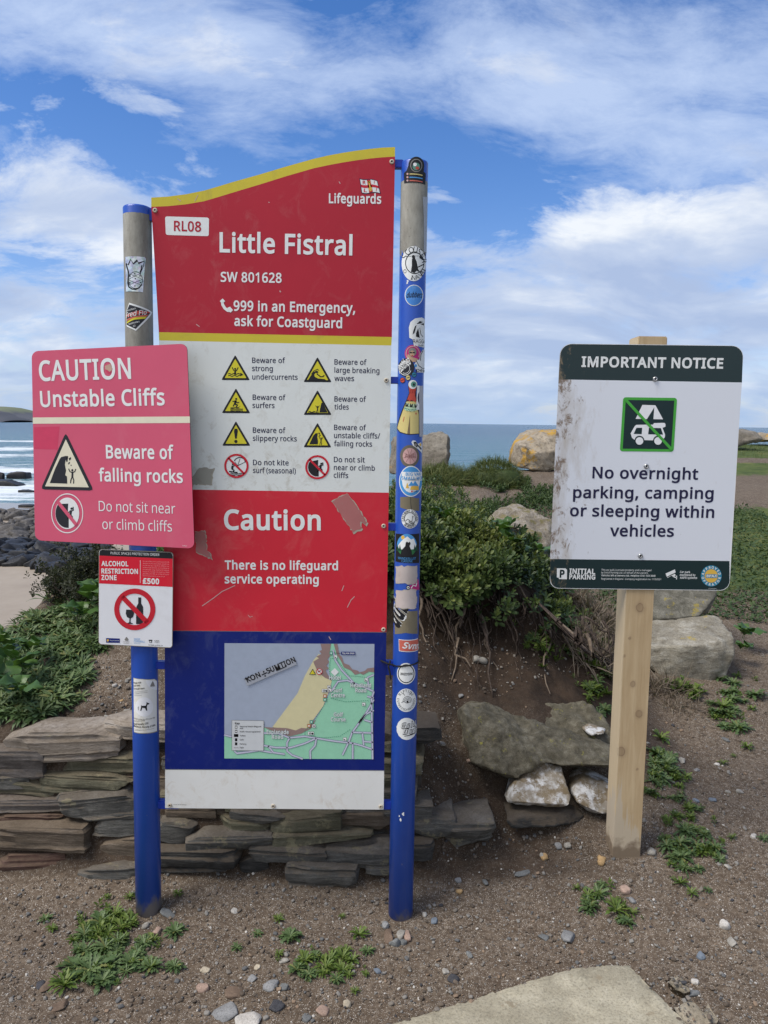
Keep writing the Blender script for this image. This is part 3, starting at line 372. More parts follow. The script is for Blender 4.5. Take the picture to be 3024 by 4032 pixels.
    def build(s, name, parent=None):
        V = []; Fc = []; fm = []
        if hasattr(s, 'body'):
            uv, h0, h1, m = s.body; n = len(uv)
            if area2(uv) < 0: uv = uv[::-1]
            tri = tessellate_polygon([[Vector((p[0], p[1], 0)) for p in uv]])
            V += [s.s.place(u, v, h1) for u, v in uv] + [s.s.place(u, v, h0) for u, v in uv]
            for t in tri: Fc += [tuple(t), tuple(i + n for i in reversed(t))]; fm += [m, m]
            for i in range(n): Fc.append((i, i + n, (i + 1) % n + n, (i + 1) % n)); fm.append(m)
        for pts, tris, m, h in s.items:
            if s.s.round:
                bm = bmesh.new(); vs = [bm.verts.new((p[0], p[1], 0)) for p in pts]
                for t in tris:
                    try: bm.faces.new([vs[i] for i in t])
                    except ValueError: pass
                us = [p[0] for p in pts]; st = s.s.r * R(7)
                for k in range(math.floor(min(us) / st), math.ceil(max(us) / st) + 1):
                    bmesh.ops.bisect_plane(bm, geom=bm.verts[:] + bm.edges[:] + bm.faces[:], plane_co=(k * st, 0, 0), plane_no=(1, 0, 0))
                bm.verts.index_update(); pts2 = [(v.co.x, v.co.y) for v in bm.verts]; tris2 = [tuple(v.index for v in f.verts) for f in bm.faces]; bm.free()
            else: pts2, tris2 = pts, tris
            o = len(V); V += [s.s.place(p[0], p[1], h) for p in pts2]
            for t in tris2:
                q = [pts2[i] for i in t]
                if area2(q) < 0: t = tuple(reversed(t))
                Fc.append(tuple(i + o for i in t)); fm.append(m)
        us = sorted(set(fm)); fm = [us.index(i) for i in fm]
        return add_obj(name, [tuple(v) for v in V], Fc, [s.mats[i] for i in us], parent, fmat=fm)
def rrect(tl, tr, br, bl, rad, n=6):
    """rounded quad in pixels; rad one radius or four"""
    P = [Vector(p) for p in (tl, tr, br, bl)]; out = []
    rad = [rad] * 4 if isinstance(rad, (int, float)) else rad
    for i in range(4):
        p = P[i]; a = (P[i - 1] - p).normalized(); b = (P[(i + 1) % 4] - p).normalized(); r = rad[i]
        s0, s1 = p + a * r, p + b * r
        for k in range(n + 1):
            t = k / n * math.pi / 2
            c = p + (a + b) * r
            out.append(tuple(c - b * r * math.cos(t) - a * r * math.sin(t)))
    return out

# ------------------------------------------------------------------ materials
_mc = {}
def paint(name, col, rough=.45, grime=.0, gcol=(.30, .24, .16), gscale=9.0, spec=.35, fade=.06):
    """printed sheet: colour, faint fading, optional scuffs and blotches of dirt"""
    if name in _mc: return _mc[name]
    m, nt, b = newmat(name, rough, spec); P = pos(nt)
    f = noise(nt, 3.1, 4, .6, P)
    c = mix(nt, ramp(nt, f, [(.3, 0.0), (.75, 1.0)]), tuple(x * (1 - fade) for x in col), tuple(min(.9, x * (1 + fade) + fade * .02) for x in col))
    if grime:
        g = noise(nt, gscale, 9, .72, scaled(nt, P, (1, 1, .8)), .6)
        g2 = noise(nt, 2.2, 3, .5, P)
        k = M_(nt, 'MULTIPLY', ramp(nt, g, [(.52, 0.0), (.70, 1.0)]), ramp(nt, g2, [(.36, 0.1), (.62, 1.0)]))
        c = mix(nt, M_(nt, 'MULTIPLY', k, grime), c, gcol)
    nt.links.new(c, b.inputs['Base Color']); _mc[name] = m; return m
def flat(name, col, rough=.5, metal=0.0):
    if name in _mc: return _mc[name]
    m, nt, b = newmat(name, rough, .3, metal)
    f = noise(nt, 40, 3, .6, pos(nt))
    nt.links.new(mix(nt, f, tuple(x * .9 for x in col), tuple(x * 1.08 for x in col)), b.inputs['Base Color'])
    _mc[name] = m; return m
RED_TOP = paint('red_print_upper', (.42, .009, .026), .5, .16, (.5, .30, .26), 16)
RED_LOW = paint('red_print_caution', (.60, .016, .034), .42, .22, (.55, .25, .2), 11)
YEL = paint('yellow_print', (.60, .49, .035), .5, .45, (.30, .25, .07), 13)
WHT = paint('white_print_upper', (.70, .72, .68), .45, .7, (.36, .31, .22), 26)
WHT2 = paint('white_print_lower', (.76, .76, .72), .45, .8, (.45, .34, .21), 24)
NAVY = paint('navy_print', (.0015, .0125, .155), .38, .34, (.13, .15, .25), 17)
LET = flat('white_lettering', (.77, .78, .75)); BLK = flat('black_print', (.012, .012, .014)); REDL = flat('red_lettering', (.42, .012, .03))
GREY = flat('grey_print', (.23, .22, .20)); DARKINK = flat('navy_ink', (.014, .013, .05))
SYEL = flat('symbol_yellow', (.66, .58, .03)); SRED = flat('symbol_red', (.55, .015, .03))
PINK = paint('faded_red_sheet', (.62, .092, .160), .42, .25, (.62, .22, .26), 5, fade=.05)
PINKD = flat('less_faded_red', (.60, .05, .115)); CREAM = flat('cream_reflective', (.74, .69, .52)); COAL = flat('charcoal_print', (.020, .021, .026))
BRT = flat('bright_white_print', (.80, .80, .80))
ARED = paint('restriction_red', (.66, .008, .028), .45, .1)
DKG = paint('dark_green_print', (.003, .019, .021), .35, .2, (.05, .06, .06), 20); GRN = flat('bright_green_print', (.06, .36, .045))
ALU = flat('aluminium_edge', (.35, .36, .37), .4, .8); ZINC = flat('zinc_bolt', (.45, .45, .44), .35, .9); BOLTC = flat('plastic_cap_bolt', (.48, .42, .33))
TEAL = flat('teal_print', (.03, .22, .34)); AMBER = flat('amber_print', (.72, .44, .07)); PAPER = paint('torn_paper_backing', (.42, .38, .30), .9, .7, (.22, .2, .16), 30)
def torn(name, col):
    return paint(name, col, .9, .8, (.30, .22, .19), 40, fade=.2)
TORNP = torn('torn_pink_paper', (.44, .16, .15)); TORNG = torn('torn_grey_paper', (.33, .32, .27)); TORNW = paint('torn_white_paper', (.60, .52, .48), .9, .9, (.33, .27, .24), 55, fade=.3)
SEA_M = flat('map_sea', (.36, .41, .50)); SAND_M = flat('map_sand', (.66, .60, .35)); LAND_M = flat('map_land', (.30, .62, .42)); ROCK_M = flat('map_rock', (.29, .20, .18))
CASE_M = flat('map_road_casing', (.25, .24, .35)); ROAD_M = flat('map_road', (.55, .56, .66))
SKYB = flat('sticker_blue', (.07, .30, .62)); DBL = flat('sticker_deep_blue', (.02, .08, .35)); SALM = flat('sticker_salmon', (.56, .13, .09)); BLUSH = flat('sticker_blush', (.55, .33, .31))
MAG = flat('sticker_magenta', (.48, .02, .17)); SKIN = flat('sticker_tan', (.52, .34, .22)); STONEY = flat('sticker_straw', (.63, .52, .20)); GUMR = flat('sticker_coral', (.50, .07, .045))
MINT = flat('sticker_mint', (.5, .66, .42)); IRIS = flat('sticker_iris_green', (.10, .27, .20)); PINE = flat('sticker_pine', (.03, .16, .05)); MAGL = flat('sticker_violet', (.16, .02, .12))
def foil():
    m, nt, b = newmat('holographic_foil', .3, .5, .5)
    v = node(nt, 'ShaderNodeTexVoronoi', Scale=90, Vector=pos(nt))
    nt.links.new(mix(nt, .14, ramp(nt, noise(nt, 60, 4, .7, pos(nt)), [(.35, (.38, .42, .47)), (.6, (.8, .82, .82))]), v.outputs['Color']), b.inputs['Base Color']); return m
FOIL = foil()
def post_paint(name, z_lo, z_hi, foot):
    """blue enamel, worn to bare galvanised steel between two heights and scuffed at the foot"""
    m, nt, b = newmat(name, .32, .5); P = pos(nt)
    z = node(nt, 'ShaderNodeSeparateXYZ', Vector=P).outputs[2]
    e = M_(nt, 'ADD', z, M_(nt, 'MULTIPLY', M_(nt, 'SUBTRACT', noise(nt, 13, 5, .65, scaled(nt, P, (1, 1, .55))), .5), .20))
    bare = M_(nt, 'MULTIPLY', M_(nt, 'GREATER_THAN', e, z_lo), M_(nt, 'LESS_THAN', M_(nt, 'ADD', z, M_(nt, 'MULTIPLY', M_(nt, 'SUBTRACT', noise(nt, 30, 3, .6, P), .5), .012)), z_hi))
    steel = mix(nt, ramp(nt, noise(nt, 14, 7, .7, scaled(nt, P, (1, 1, .35))), [(.38, 0.0), (.66, 1.0)]), (.155, .145, .118), (.31, .30, .255))
    steel = mix(nt, ramp(nt, noise(nt, 55, 4, .7, P), [(.64, 0.0), (.69, .6)]), steel, (.08, .07, .055))
    blue = mix(nt, noise(nt, 6, 4, .6, P), (.012, .058, .33), (.018, .085, .43))
    chips = ramp(nt, noise(nt, 38, 6, .78, scaled(nt, P, (1, 1, .6))), [(.69, 0.0), (.72, .75)])
    blue = mix(nt, chips, blue, (.30, .29, .27)); blue = mix(nt, ramp(nt, noise(nt, 20, 7, .7, scaled(nt, P, (1.5, 1.5, .12))), [(.55, 0.0), (.75, .35)]), blue, (.12, .15, .30))
    ft = M_(nt, 'ADD', M_(nt, 'SUBTRACT', foot, z), M_(nt, 'MULTIPLY', M_(nt, 'SUBTRACT', noise(nt, 17, 6, .7, scaled(nt, P, (1, 1, .45))), .5), .22))
    blue = mix(nt, ramp(nt, ft, [(.0, 0.0), (.045, .85)]), blue, (.24, .22, .18))
    nt.links.new(mix(nt, bare, blue, steel), b.inputs['Base Color'])
    nt.links.new(mix(nt, bare, (.3, .3, .3), (.75, .75, .75)), b.inputs['Roughness'])
    h = M_(nt, 'ADD', M_(nt, 'MULTIPLY', bare, -1.0), M_(nt, 'MULTIPLY', noise(nt, 120, 3, .6, P), .25))
    nt.links.new(bump(nt, h, .5, .0012), b.inputs['Normal']); return m

# ------------------------------------------------------------------ the big beach sign
def c1(x, y): return (550 + x * .7233, 550 + y * .7233)
def c2(x, y): return (550 + x * .7233, 1300 + y * .7233)
def c3(x, y): return (550 + x * .7233, 1900 + y * .7233)
def c4(x, y): return (550 + x * .7233, 2450 + y * .7233)
def mp(f, L): return [f(*p) for p in L]
PY = 2.42
LP = Tube(-.7704, .0073, PY, .0415); RP = Tube(.0719, .0030, PY, .0405)
sign = empty('beach_sign', (-.35, PY, 0), 'tall red, white and blue beach safety board between two blue posts, wavy yellow top', 'sign')
def tube_mesh(T, z0, z1, n=40, cap_r=.006):
    V = []; F = []; zs = [z0, z0 + .4 * (z1 - z0), z1 - cap_r]; prof = [(z, T.r) for z in zs] + [(z1 - .002, T.r - .002), (z1, T.r - cap_r)]
    for z, r in prof:
        for i in range(n):
            t = 2 * math.pi * i / n; V.append((T.x0 + T.k * z + r * math.cos(t), T.y0 + r * math.sin(t), z))
    for j in range(len(prof) - 1):
        for i in range(n): F.append((j * n + i, j * n + (i + 1) % n, (j + 1) * n + (i + 1) % n, (j + 1) * n + i))
    F.append(tuple((len(prof) - 1) * n + i for i in range(n))); F.append(tuple(reversed(range(n))))
    return V, F
lz = atY(540, 800, PY - .0415).z; rzt = atY(1633, 620, PY - .0405).z
for T, z1, mat in ((LP, lz, post_paint('left_post_paint', 1.62, atY(540, 836, PY - .04).z, .045)), (RP, rzt, post_paint('right_post_paint', atY(1630, 985, PY - .04).z, atY(1630, 704, PY - .04).z, .0))):
    V, F = tube_mesh(T, -.25, z1); add_obj('post', V, F, mat, sign, smooth=False)
for o in list(sign.children):
    for p in o.data.polygons: p.use_smooth = len(p.vertices) == 4
BLUEP = flat('bracket_blue', (.012, .04, .33), .35)
def box_obj(name, x0, x1, y0, y1, z0, z1, mat, parent=None, bev=.002):
    bm = bmesh.new(); bmesh.ops.create_cube(bm, size=1)
    for v in bm.verts: v.co = Vector(((x0 + x1) / 2 + v.co.x * (x1 - x0), (y0 + y1) / 2 + v.co.y * (y1 - y0), (z0 + z1) / 2 + v.co.z * (z1 - z0)))
    if bev: bmesh.ops.bevel(bm, geom=bm.edges[:], offset=bev, segments=2, affect='EDGES')
    bm.verts.index_update(); V = [tuple(v.co) for v in bm.verts]; F = [tuple(v.index for v in f.verts) for f in bm.faces]; bm.free()
    return add_obj(name, V, F, mat, parent)
for (y0, y1) in ((632, 664), (1484, 1511), (2059, 2088), (2600, 2655), (3152, 3182)):
    za, zb = atY(1540, y0, PY).z, atY(1540, y1, PY).z; box_obj('bracket', -.05, .045, PY - .012, PY + .012, zb, za, BLUEP, sign)
for (y0, y1) in ((822, 873), (1484, 1511), (2059, 2088), (2602, 2631), (3148, 3179)):
    za, zb = atY(620, y0, PY).z, atY(620, y1, PY).z; box_obj('bracket', -.74, -.66, PY - .012, PY + .012, zb, za, BLUEP, sign)

BF = Flat((0, 2.403, 0))
A = Art(BF)
top = mp(c1, [(63, 315), (150, 310), (250, 297), (350, 277), (425, 255), (500, 232), (650, 190), (800, 145), (950, 103), (1025, 86), (1100, 72), (1175, 60), (1250, 50), (1320, 43), (1390, 40)])
ylo = mp(c1, [(63, 365), (150, 362), (250, 352), (350, 335), (425, 313), (500, 290), (650, 245), (800, 198), (950, 155), (1025, 139), (1100, 125), (1175, 113), (1250, 103), (1320, 96), (1390, 92)])
Lr, Rr_ = (626, 1308), (1543, 1327)
Ly, Ry = (626.5, 1340.5), (1541, 1360.5)
Lw, Rw = (642, 1926), (1531, 1940)
Lc, Rc = (648.5, 2483.5), (1521.4, 2489.5)
Ln, Rn = (650, 3028.7), (1512.6, 3033)
Lb, Rb = (650, 3182), (1510.5, 3188)
A.prism(top + [Ry, Rw, Rc, Rn, Rb, Lb, Ln, Lc, Lw, Ly], -.004, -.0004, ALU)
A.poly(top + list(reversed(ylo)), YEL, 0)
A.poly(ylo + [Rr_, Lr], RED_TOP, 0)
A.poly([Lr, Rr_, Ry, Ly], YEL, 0)
A.poly([Ly, Ry, Rw, Lw], WHT, 0)
A.poly([Lw, Rw, Rc, Lc], RED_LOW, 0)
A.poly([Lc, Rc, Rn, Ln], NAVY, 0)
A.poly([Ln, Rn, Rb, Lb], WHT2, 0)
A.line([(Ln[0], Ln[1] + 1), (Rn[0], Rn[1] + 1)], 2.2, flat('panel_joint', (.2, .2, .2)), 1)
A.line([(Lc[0], Lc[1]), (Rc[0], Rc[1])], 1.6, flat('panel_joint', (.2, .2, .2)), 1)
board = A.build('sign_board', sign)

T = Art(BF)
T.text('Little Fistral', (864.6, 991), (1387, 1003.5), 74, LET, bold=.038)
T.text('SW 801628', (869, 1108.5), (1109, 1113), 37, LET, bold=.035)
T.text('999 in an Emergency,', (920, 1222.5), (1398.5, 1232), 38, LET, bold=.04)
T.text('ask for Coastguard', (922.5, 1282), (1347, 1291.5), 38, LET, bold=.04)
T.line(mp(c1, [(449, 880), (452, 898), (464, 918), (480, 930), (492, 931)]), 11, LET, 2)
T.line(mp(c1, [(441, 884), (452, 874), (460, 884)]), 10, LET, 3); T.line(mp(c1, [(480, 922), (490, 918), (499, 928), (490, 937)]), 10, LET, 3)
T.text('Lifeguards', (1295, 799), (1501, 801.5), 36, LET, bold=.042)
T.lines('lettering', board)
E_ = Art(BF)                                                # flag emblem
q = [(1416.5, 704), (1485, 711), (1497.5, 760), (1425, 760)]
def qp(u, v):
    a = Vector(q[0]).lerp(Vector(q[1]), u); b = Vector(q[3]).lerp(Vector(q[2]), u); p = a.lerp(b, v); return (p.x, p.y + 2.5 * math.sin(u * 7))
def qrect(u0, u1, v0, v1, m, h):
    n = 6; E_.poly([qp(u0 + (u1 - u0) * i / n, v0) for i in range(n + 1)] + [qp(u1 - (u1 - u0) * i / n, v1) for i in range(n + 1)], m, h)
qrect(-.02, 1.02, -.03, 1.03, DARKINK, 1); qrect(.02, .98, .03, .97, LET, 2); qrect(.40, .60, .03, .97, SRED, 3); qrect(.02, .98, .40, .60, SRED, 3)
for ch, u, v in (('R', .21, .30), ('N', .80, .30), ('L', .2, .88), ('N', .82, .88)):
    p = qp(u, v); E_.text(ch, (p[0] - (3 if ch == 'N' else 6), p[1]), (p[0] + (0 if ch == 'N' else 6), p[1] + .3), 12, SRED, 3, bold=.05)
E_.line([qp(.5, .12), qp(.5, .78)], 5, AMBER, 4); E_.line([qp(.42, .62), qp(.45, .8), qp(.5, .86), qp(.55, .8), qp(.58, .62)], 4, AMBER, 4); E_.line([qp(.43, .2), qp(.57, .2)], 8, AMBER, 4)
E_.build('flag_emblem', board)
K = Art(BF); K.poly(rrect((650, 852), (823, 857), (822, 930), (653, 925), 8), LET, 1)
K.text('RL08', (685, 908.5), (792, 912), 38, REDL, 2, bold=.035); K.build('code_plate', board)

T = Art(BF); b_ = .022
for s, x0, y0, x1, y1 in [('Beware of', 612, 178, 792, 179), ('strong', 612, 222, 725, 223), ('undercurrents', 613, 268, 860, 270),
        ('Beware of', 1060, 187, 1235, 189), ('large breaking', 1060, 231, 1305, 235), ('waves', 1060, 276, 1167, 277),
        ('Beware of', 615, 379, 794, 381), ('surfers', 614, 423, 734, 424), ('Beware of', 1060, 388, 1232, 390), ('tides', 1060, 431, 1138, 432),
        ('Beware of', 616, 558, 794, 560), ('slippery rocks', 616, 602, 855, 605), ('Beware of', 1058, 543, 1232, 545), ('unstable cliffs/', 1058, 587, 1309, 590), ('falling rocks', 1058, 631, 1265, 634),
        ('Do not kite', 617, 734, 811, 736), ('surf (seasonal)', 617, 777, 850, 780), ('Do not sit', 1057, 718, 1225, 720), ('near or climb', 1057, 761, 1280, 765), ('cliffs', 1056, 803, 1135, 805)]:
    T.text(s, c2(x0, y0), c2(x1, y1), 20.5, DARKINK, 1, bold=b_)
T.lines('lettering', board)
def tri(name, ap, l, r, label, draw):
    P = Art(BF); ap, l, r = c2(*ap), c2(*l), c2(*r)
    cx, cy = (ap[0] + l[0] + r[0]) / 3, (ap[1] + l[1] + r[1]) / 3
    def rt(k, rad):
        pts = [(cx + (p[0] - cx) * k, cy + (p[1] - cy) * k) for p in (ap, r, l)]; out = []
        for i in range(3):
            p = Vector(pts[i]); a = (Vector(pts[i - 1]) - p).normalized(); b = (Vector(pts[(i + 1) % 3]) - p).normalized()
            s0, s1 = p + a * rad, p + b * rad
            out += [tuple(s0), tuple(p * .55 + (s0 + s1) * .225), tuple(s1)]
        return out
    P.poly(rt(1.03, 6), BLK, 1); P.poly(rt(.78, 3), SYEL, 2)
    W = (r[0] - l[0]) / 2; draw(P, ap[0], l[1], W)          # local frame: x from the axis, y up from the base, in half-widths
    lab(P.build('pictogram', board), label)
def loc(ox, oy, W): return lambda x, y: (ox + x * W, oy - y * W)
def man(P, g, W, x, y, s, arms=1):
    P.ell(*g(x, y), .075 * s * W, .075 * s * W, BLK, 3, 12)
    P.line([g(x, y - .1 * s), g(x, y - .42 * s)], .13 * s * W, BLK, 3)
    P.line([g(x - .22 * s, y + .12 * s), g(x - .1 * s, y - .12 * s), g(x + .1 * s, y - .12 * s), g(x + .22 * s, y + .12 * s)], .065 * s * W, BLK, 3)
def legs(P, g, W, x, y, s):
    P.line([g(x - .03 * s, y - .4 * s), g(x - .1 * s, y - .62 * s), g(x - .16 * s, y - .8 * s)], .07 * s * W, BLK, 3); P.line([g(x + .03 * s, y - .4 * s), g(x + .06 * s, y - .62 * s), g(x + .05 * s, y - .82 * s)], .07 * s * W, BLK, 3)
def wave(P, g, W, x0, x1, y, am, n=2.5, wd=.06):
    P.line([g(x0 + (x1 - x0) * i / 16, y + am * math.sin(i / 16 * n * 2 * math.pi)) for i in range(17)], wd * W, BLK, 3)
def d1(P, ox, oy, W):
    g = loc(ox, oy, W); man(P, g, W, 0, .78, 1.0); wave(P, g, W, -.5, .3, .42, .035); wave(P, g, W, -.5, .4, .28, .035)
    P.line([g(.25, .42), g(.42, .42)], .06 * W, BLK, 3); P.poly([g(.38, .52), g(.6, .36), g(.38, .26)], BLK, 3)
def d2(P, ox, oy, W):
    g = loc(ox, oy, W); P.poly([g(-.72, .1), g(-.5, .42), g(-.3, .7), g(-.05, .82), (g(.08, .72)), g(-.02, .62), g(-.14, .66), g(-.24, .52), g(-.2, .36), g(.05, .24), g(.5, .2), g(.68, .1)], BLK, 3)
    P.line([g(-.45, .55), g(-.25, .8), g(0, .92), g(.12, .82)], .05 * W, BLK, 3); P.line([g(.05, .5), g(.25, .36), g(.4, .38), g(.5, .48)], .08 * W, BLK, 3); P.ell(*g(.0, .55), .06 * W, .06 * W, BLK, 3, 10)
def d3(P, ox, oy, W):
    g = loc(ox, oy, W); P.ell(*g(.02, 1.0), .075 * W, .075 * W, BLK, 3, 12); P.line([g(.0, .9), g(-.08, .62)], .15 * W, BLK, 3)
    P.line([g(-.25, .82), g(-.05, .84), g(.12, .72), g(.24, .76)], .07 * W, BLK, 3); P.line([g(-.08, .62), g(.12, .56), g(.02, .42)], .09 * W, BLK, 3); P.line([g(-.12, .62), g(-.2, .46)], .09 * W, BLK, 3)
    P.poly([g(-.42, .38), g(.2, .42), g(.36, .52), g(.2, .36), g(-.3, .32)], BLK, 3)
    for y in (.26, .18, .1): wave(P, g, W, -.4, .5, y + .03, .025, 2, .045)
def d4(P, ox, oy, W):
    g = loc(ox, oy, W); P.poly([g(.14, .16), g(.2, .5), g(.28, .82), g(.36, .9), g(.74, .16)], BLK, 3); man(P, g, W, .0, .6, .6); legs(P, g, W, .0, .6, .6); wave(P, g, W, -.66, -.15, .2, .03, 1.5); P.line([g(-.7, .14), g(.1, .14)], .04 * W, BLK, 3)
def d5(P, ox, oy, W):
    g = loc(ox, oy, W); P.poly([g(-.1, 1.22), g(.1, 1.22), g(.14, 1.05), g(.06, .5), g(-.06, .5), g(-.14, 1.05)], BLK, 3); P.ell(*g(0, .3), .12 * W, .12 * W, BLK, 3, 16)
def d6(P, ox, oy, W):
    g = loc(ox, oy, W); P.poly([g(-.6, .2), g(-.34, .78), g(-.16, 1.0), g(.02, 1.02), g(-.02, .7), g(.04, .45), g(.02, .2)], BLK, 3)
    for x, y, r in ((.12, 1.0, .06), (.18, .86, .05), (.12, .78, .04)): P.ell(*g(x, y), r * W, r * 1.2 * W, BLK, 3, 7)
    man(P, g, W, .26, .66, .62); legs(P, g, W, .26, .66, .62)
tri('', (520, 137), (447, 270), (598, 271), 'yellow warning triangle with a swimmer in a current', d1)
tri('', (968, 148), (894, 281), (1043, 282), 'yellow warning triangle with a breaking wave', d2)
tri('', (524, 318), (449, 450), (600, 451), 'yellow warning triangle with a surfer', d3)
tri('', (968, 328), (894, 460), (1043, 460), 'yellow warning triangle with a person below a cliff by the tide', d4)
tri('', (524, 497), (451, 628), (601, 628), 'yellow warning triangle with an exclamation mark', d5)
tri('', (968, 506), (894, 636), (1042, 637), 'yellow warning triangle with a crumbling cliff', d6)
def climber(P, g, W, m=None):
    m = m or BLK
    P.ell(*g(.34, .3), .09 * W, .09 * W, m, 3, 12); P.line([g(.3, .2), g(.26, -.08)], .18 * W, m, 3)
    P.line([g(.3, .14), g(.48, .2), g(.46, .42)], .08 * W, m, 3); P.line([g(.24, .12), g(.08, .06)], .08 * W, m, 3)
    P.line([g(.24, -.06), g(.4, -.22), g(.36, -.42)], .1 * W, m, 3); P.line([g(.2, -.06), g(.1, -.26), g(.02, -.4)], .1 * W, m, 3)
def cliffside(P, g, n=16, m=None):
    P.poly([g(.08, .62), g(.05, .1), g(.12, -.2), g(.12, -.78)] + [g(.78 * math.cos(R(a)), .78 * math.sin(R(a))) for a in np.linspace(278, 142, n)][:], m or BLK, 3)
def ban(cx, cy, r, label, draw):
    P = Art(BF); P.ell(cx, cy, r, r, LET, 1); g = lambda x, y: (cx + x * r, cy - y * r); draw(P, g, r)
    P.ring(cx, cy, r * 1.02, r * 1.02, r * .17, SRED, 4); P.line([g(-.66, .66), g(.66, -.66)], r * .17, SRED, 4)
    lab(P.build('pictogram', board), label)
def k7(P, g, r):
    P.line([g(.72 * math.cos(R(a)) * .62 + .28, .35 + .36 * math.sin(R(a))) for a in range(-10, 175, 15)], 3.5, BLK, 3)
    P.line([g(-.14, .35), g(.1, .02), g(.68, .3)], 2, BLK, 3); P.line([g(.1, .02), g(.3, .6)], 2, BLK, 3); P.ell(*g(-.3, .14), .09 * r, .09 * r, BLK, 3, 12)
    P.line([g(-.32, .02), g(-.36, -.28)], .17 * r, BLK, 3); P.line([g(-.3, -.02), g(-.05, .04)], 4, BLK, 3); P.line([g(-.36, -.26), g(-.2, -.36), g(-.26, -.5)], 5, BLK, 3); P.line([g(-.62, -.46), g(.1, -.56)], 5, BLK, 3)
    for y in (-.64, -.76): P.line([g(-.5 + .1 * i, y + .03 * math.sin(i * 1.6)) for i in range(11)], 3, BLK, 3)
def k8(P, g, r): cliffside(P, g); climber(P, g, r)
ban(931, 1834.5, 47, 'red ban circle with a kite surfer', k7); ban(1249.4, 1839.6, 46.5, 'red ban circle with a climber on a cliff', k8)
T = Art(BF)
T.text('Caution', (882.7, 2083), (1263, 2085.5), 74, LET, 2, bold=.045)
T.text('There is no lifeguard', (885.6, 2240.7), (1331, 2244), 33, LET, 2, bold=.045); T.text('service operating', (885, 2295.6), (1255, 2298), 33, LET, 2, bold=.045)
T.text('11 Crowns SW6 2019 Newquay', (680, 3169.5), (735, 3170), 4, GREY, 1, bold=0)
T.lines('lettering', board)
def torn_piece(pts, mat, rim, label, sh=3.0):
    P = Art(BF); rr = random.Random(len(label)); out = []
    for i in range(len(pts)):
        a, b = pts[i], pts[(i + 1) % len(pts)]; n = max(2, int(math.hypot(b[0] - a[0], b[1] - a[1]) / 7))
        for k in range(n): out.append((a[0] + (b[0] - a[0]) * k / n + rr.uniform(-sh, sh), a[1] + (b[1] - a[1]) * k / n + rr.uniform(-sh, sh)))
    cx = sum(p[0] for p in out) / len(out); cy = sum(p[1] for p in out) / len(out)
    P.poly(out, rim, 2); P.poly([(cx + (p[0] - cx) * .93 - 1.5 + rr.uniform(-2, 2), cy + (p[1] - cy) * .94 - 1.5 + rr.uniform(-2, 2)) for p in out], mat, 3)
    lab(P.build('torn_patch', board), label)
torn_piece([(1306, 1973), (1340, 1952), (1367, 1941), (1384, 1960), (1420, 2010), (1452, 2062), (1446, 2072), (1424, 2055), (1428, 2085), (1393, 2102)], TORNP, PAPER, 'pinkish remains of a torn sticker beside the word Caution')
torn_piece([(767, 2095), (810, 2089), (816, 2167), (828, 2178), (841, 2208), (808, 2190), (774, 2178)], TORNP, PAPER, 'torn pink strip half behind the faded sign')
torn_piece([(757, 1878), (770, 1862), (787, 1841), (846, 1844), (838, 1880), (836, 1913), (758, 1907)], TORNG, PAPER, 'bare grey patch where a sticker was torn from the white panel')
# scratches and a dent
S = Art(BF); SC = flat('scratch', (.55, .35, .33))
for pts, wd in ((mp(c3, [(340, 672), (400, 630), (450, 592), (520, 560)]), 3.2), (mp(c3, [(590, 720), (600, 733), (615, 728)]), 2), (mp(c1, [(762, 822), (768, 830)]), 5), (mp(c1, [(308, 1005), (326, 1018)]), 3), (mp(c1, [(1085, 228), (1092, 240)]), 3), (mp(c1, [(700, 340), (708, 342)]), 3),
                (mp(c1, [(205, 320), (225, 335)]), 3), (mp(c1, [(300, 335), (318, 300)]), 2.5), (mp(c3, [(1100, 590), (1112, 560)]), 3), (mp(c3, [(1130, 680), (1150, 640), (1170, 620)]), 3), (mp(c4, [(1030, 78), (1040, 95)]), 3)):
    S = Art(BF); S.line(pts, wd, SC, 1); S.build('scratch_mark', board)
# the map
P = Art(BF)
mq = mp(c4, [(462, 114), (1278, 118), (1268, 745), (461, 741)])
P.poly(mq, SEA_M, 1)
P.poly(mp(c4, [(1040, 117), (1060, 117), (1072, 172), (1102, 222), (1152, 262), (1200, 277), (1276, 257), (1268, 745), (461, 741), (461, 618), (500, 625), (560, 600), (676, 572), (800, 608), (880, 600), (938, 560), (1000, 460), (1042, 370), (1044, 320), (1028, 250), (1035, 180)]), LAND_M, 2)
P.poly(mp(c4, [(947, 205), (975, 172), (1005, 182), (985, 250), (1046, 318), (1036, 360), (1000, 455), (945, 530), (920, 574), (840, 592), (723, 570), (860, 385), (900, 290)]), SAND_M, 3)
P.poly(mp(c4, [(985, 117), (1042, 117), (1036, 150), (1040, 180), (1022, 200), (1032, 215), (1016, 235), (1030, 250), (1012, 262), (1024, 285), (1046, 316), (1010, 302), (968, 268), (945, 214), (976, 195), (962, 186), (990, 172), (978, 156), (992, 150)]), ROCK_M, 4)
P.poly(mp(c4, [(1056, 117), (1076, 117), (1088, 178), (1100, 186), (1112, 222), (1140, 232), (1158, 256), (1185, 262), (1198, 272), (1225, 264), (1240, 250), (1276, 246), (1276, 272), (1248, 268), (1218, 286), (1200, 278), (1172, 286), (1150, 262), (1112, 245), (1098, 215), (1072, 172)]), ROCK_M, 4)
P.poly(mp(c4, [(676, 570), (800, 575), (850, 588), (880, 574), (920, 578), (940, 545), (960, 530), (932, 578), (880, 605), (820, 620), (740, 600)]), ROCK_M, 4)
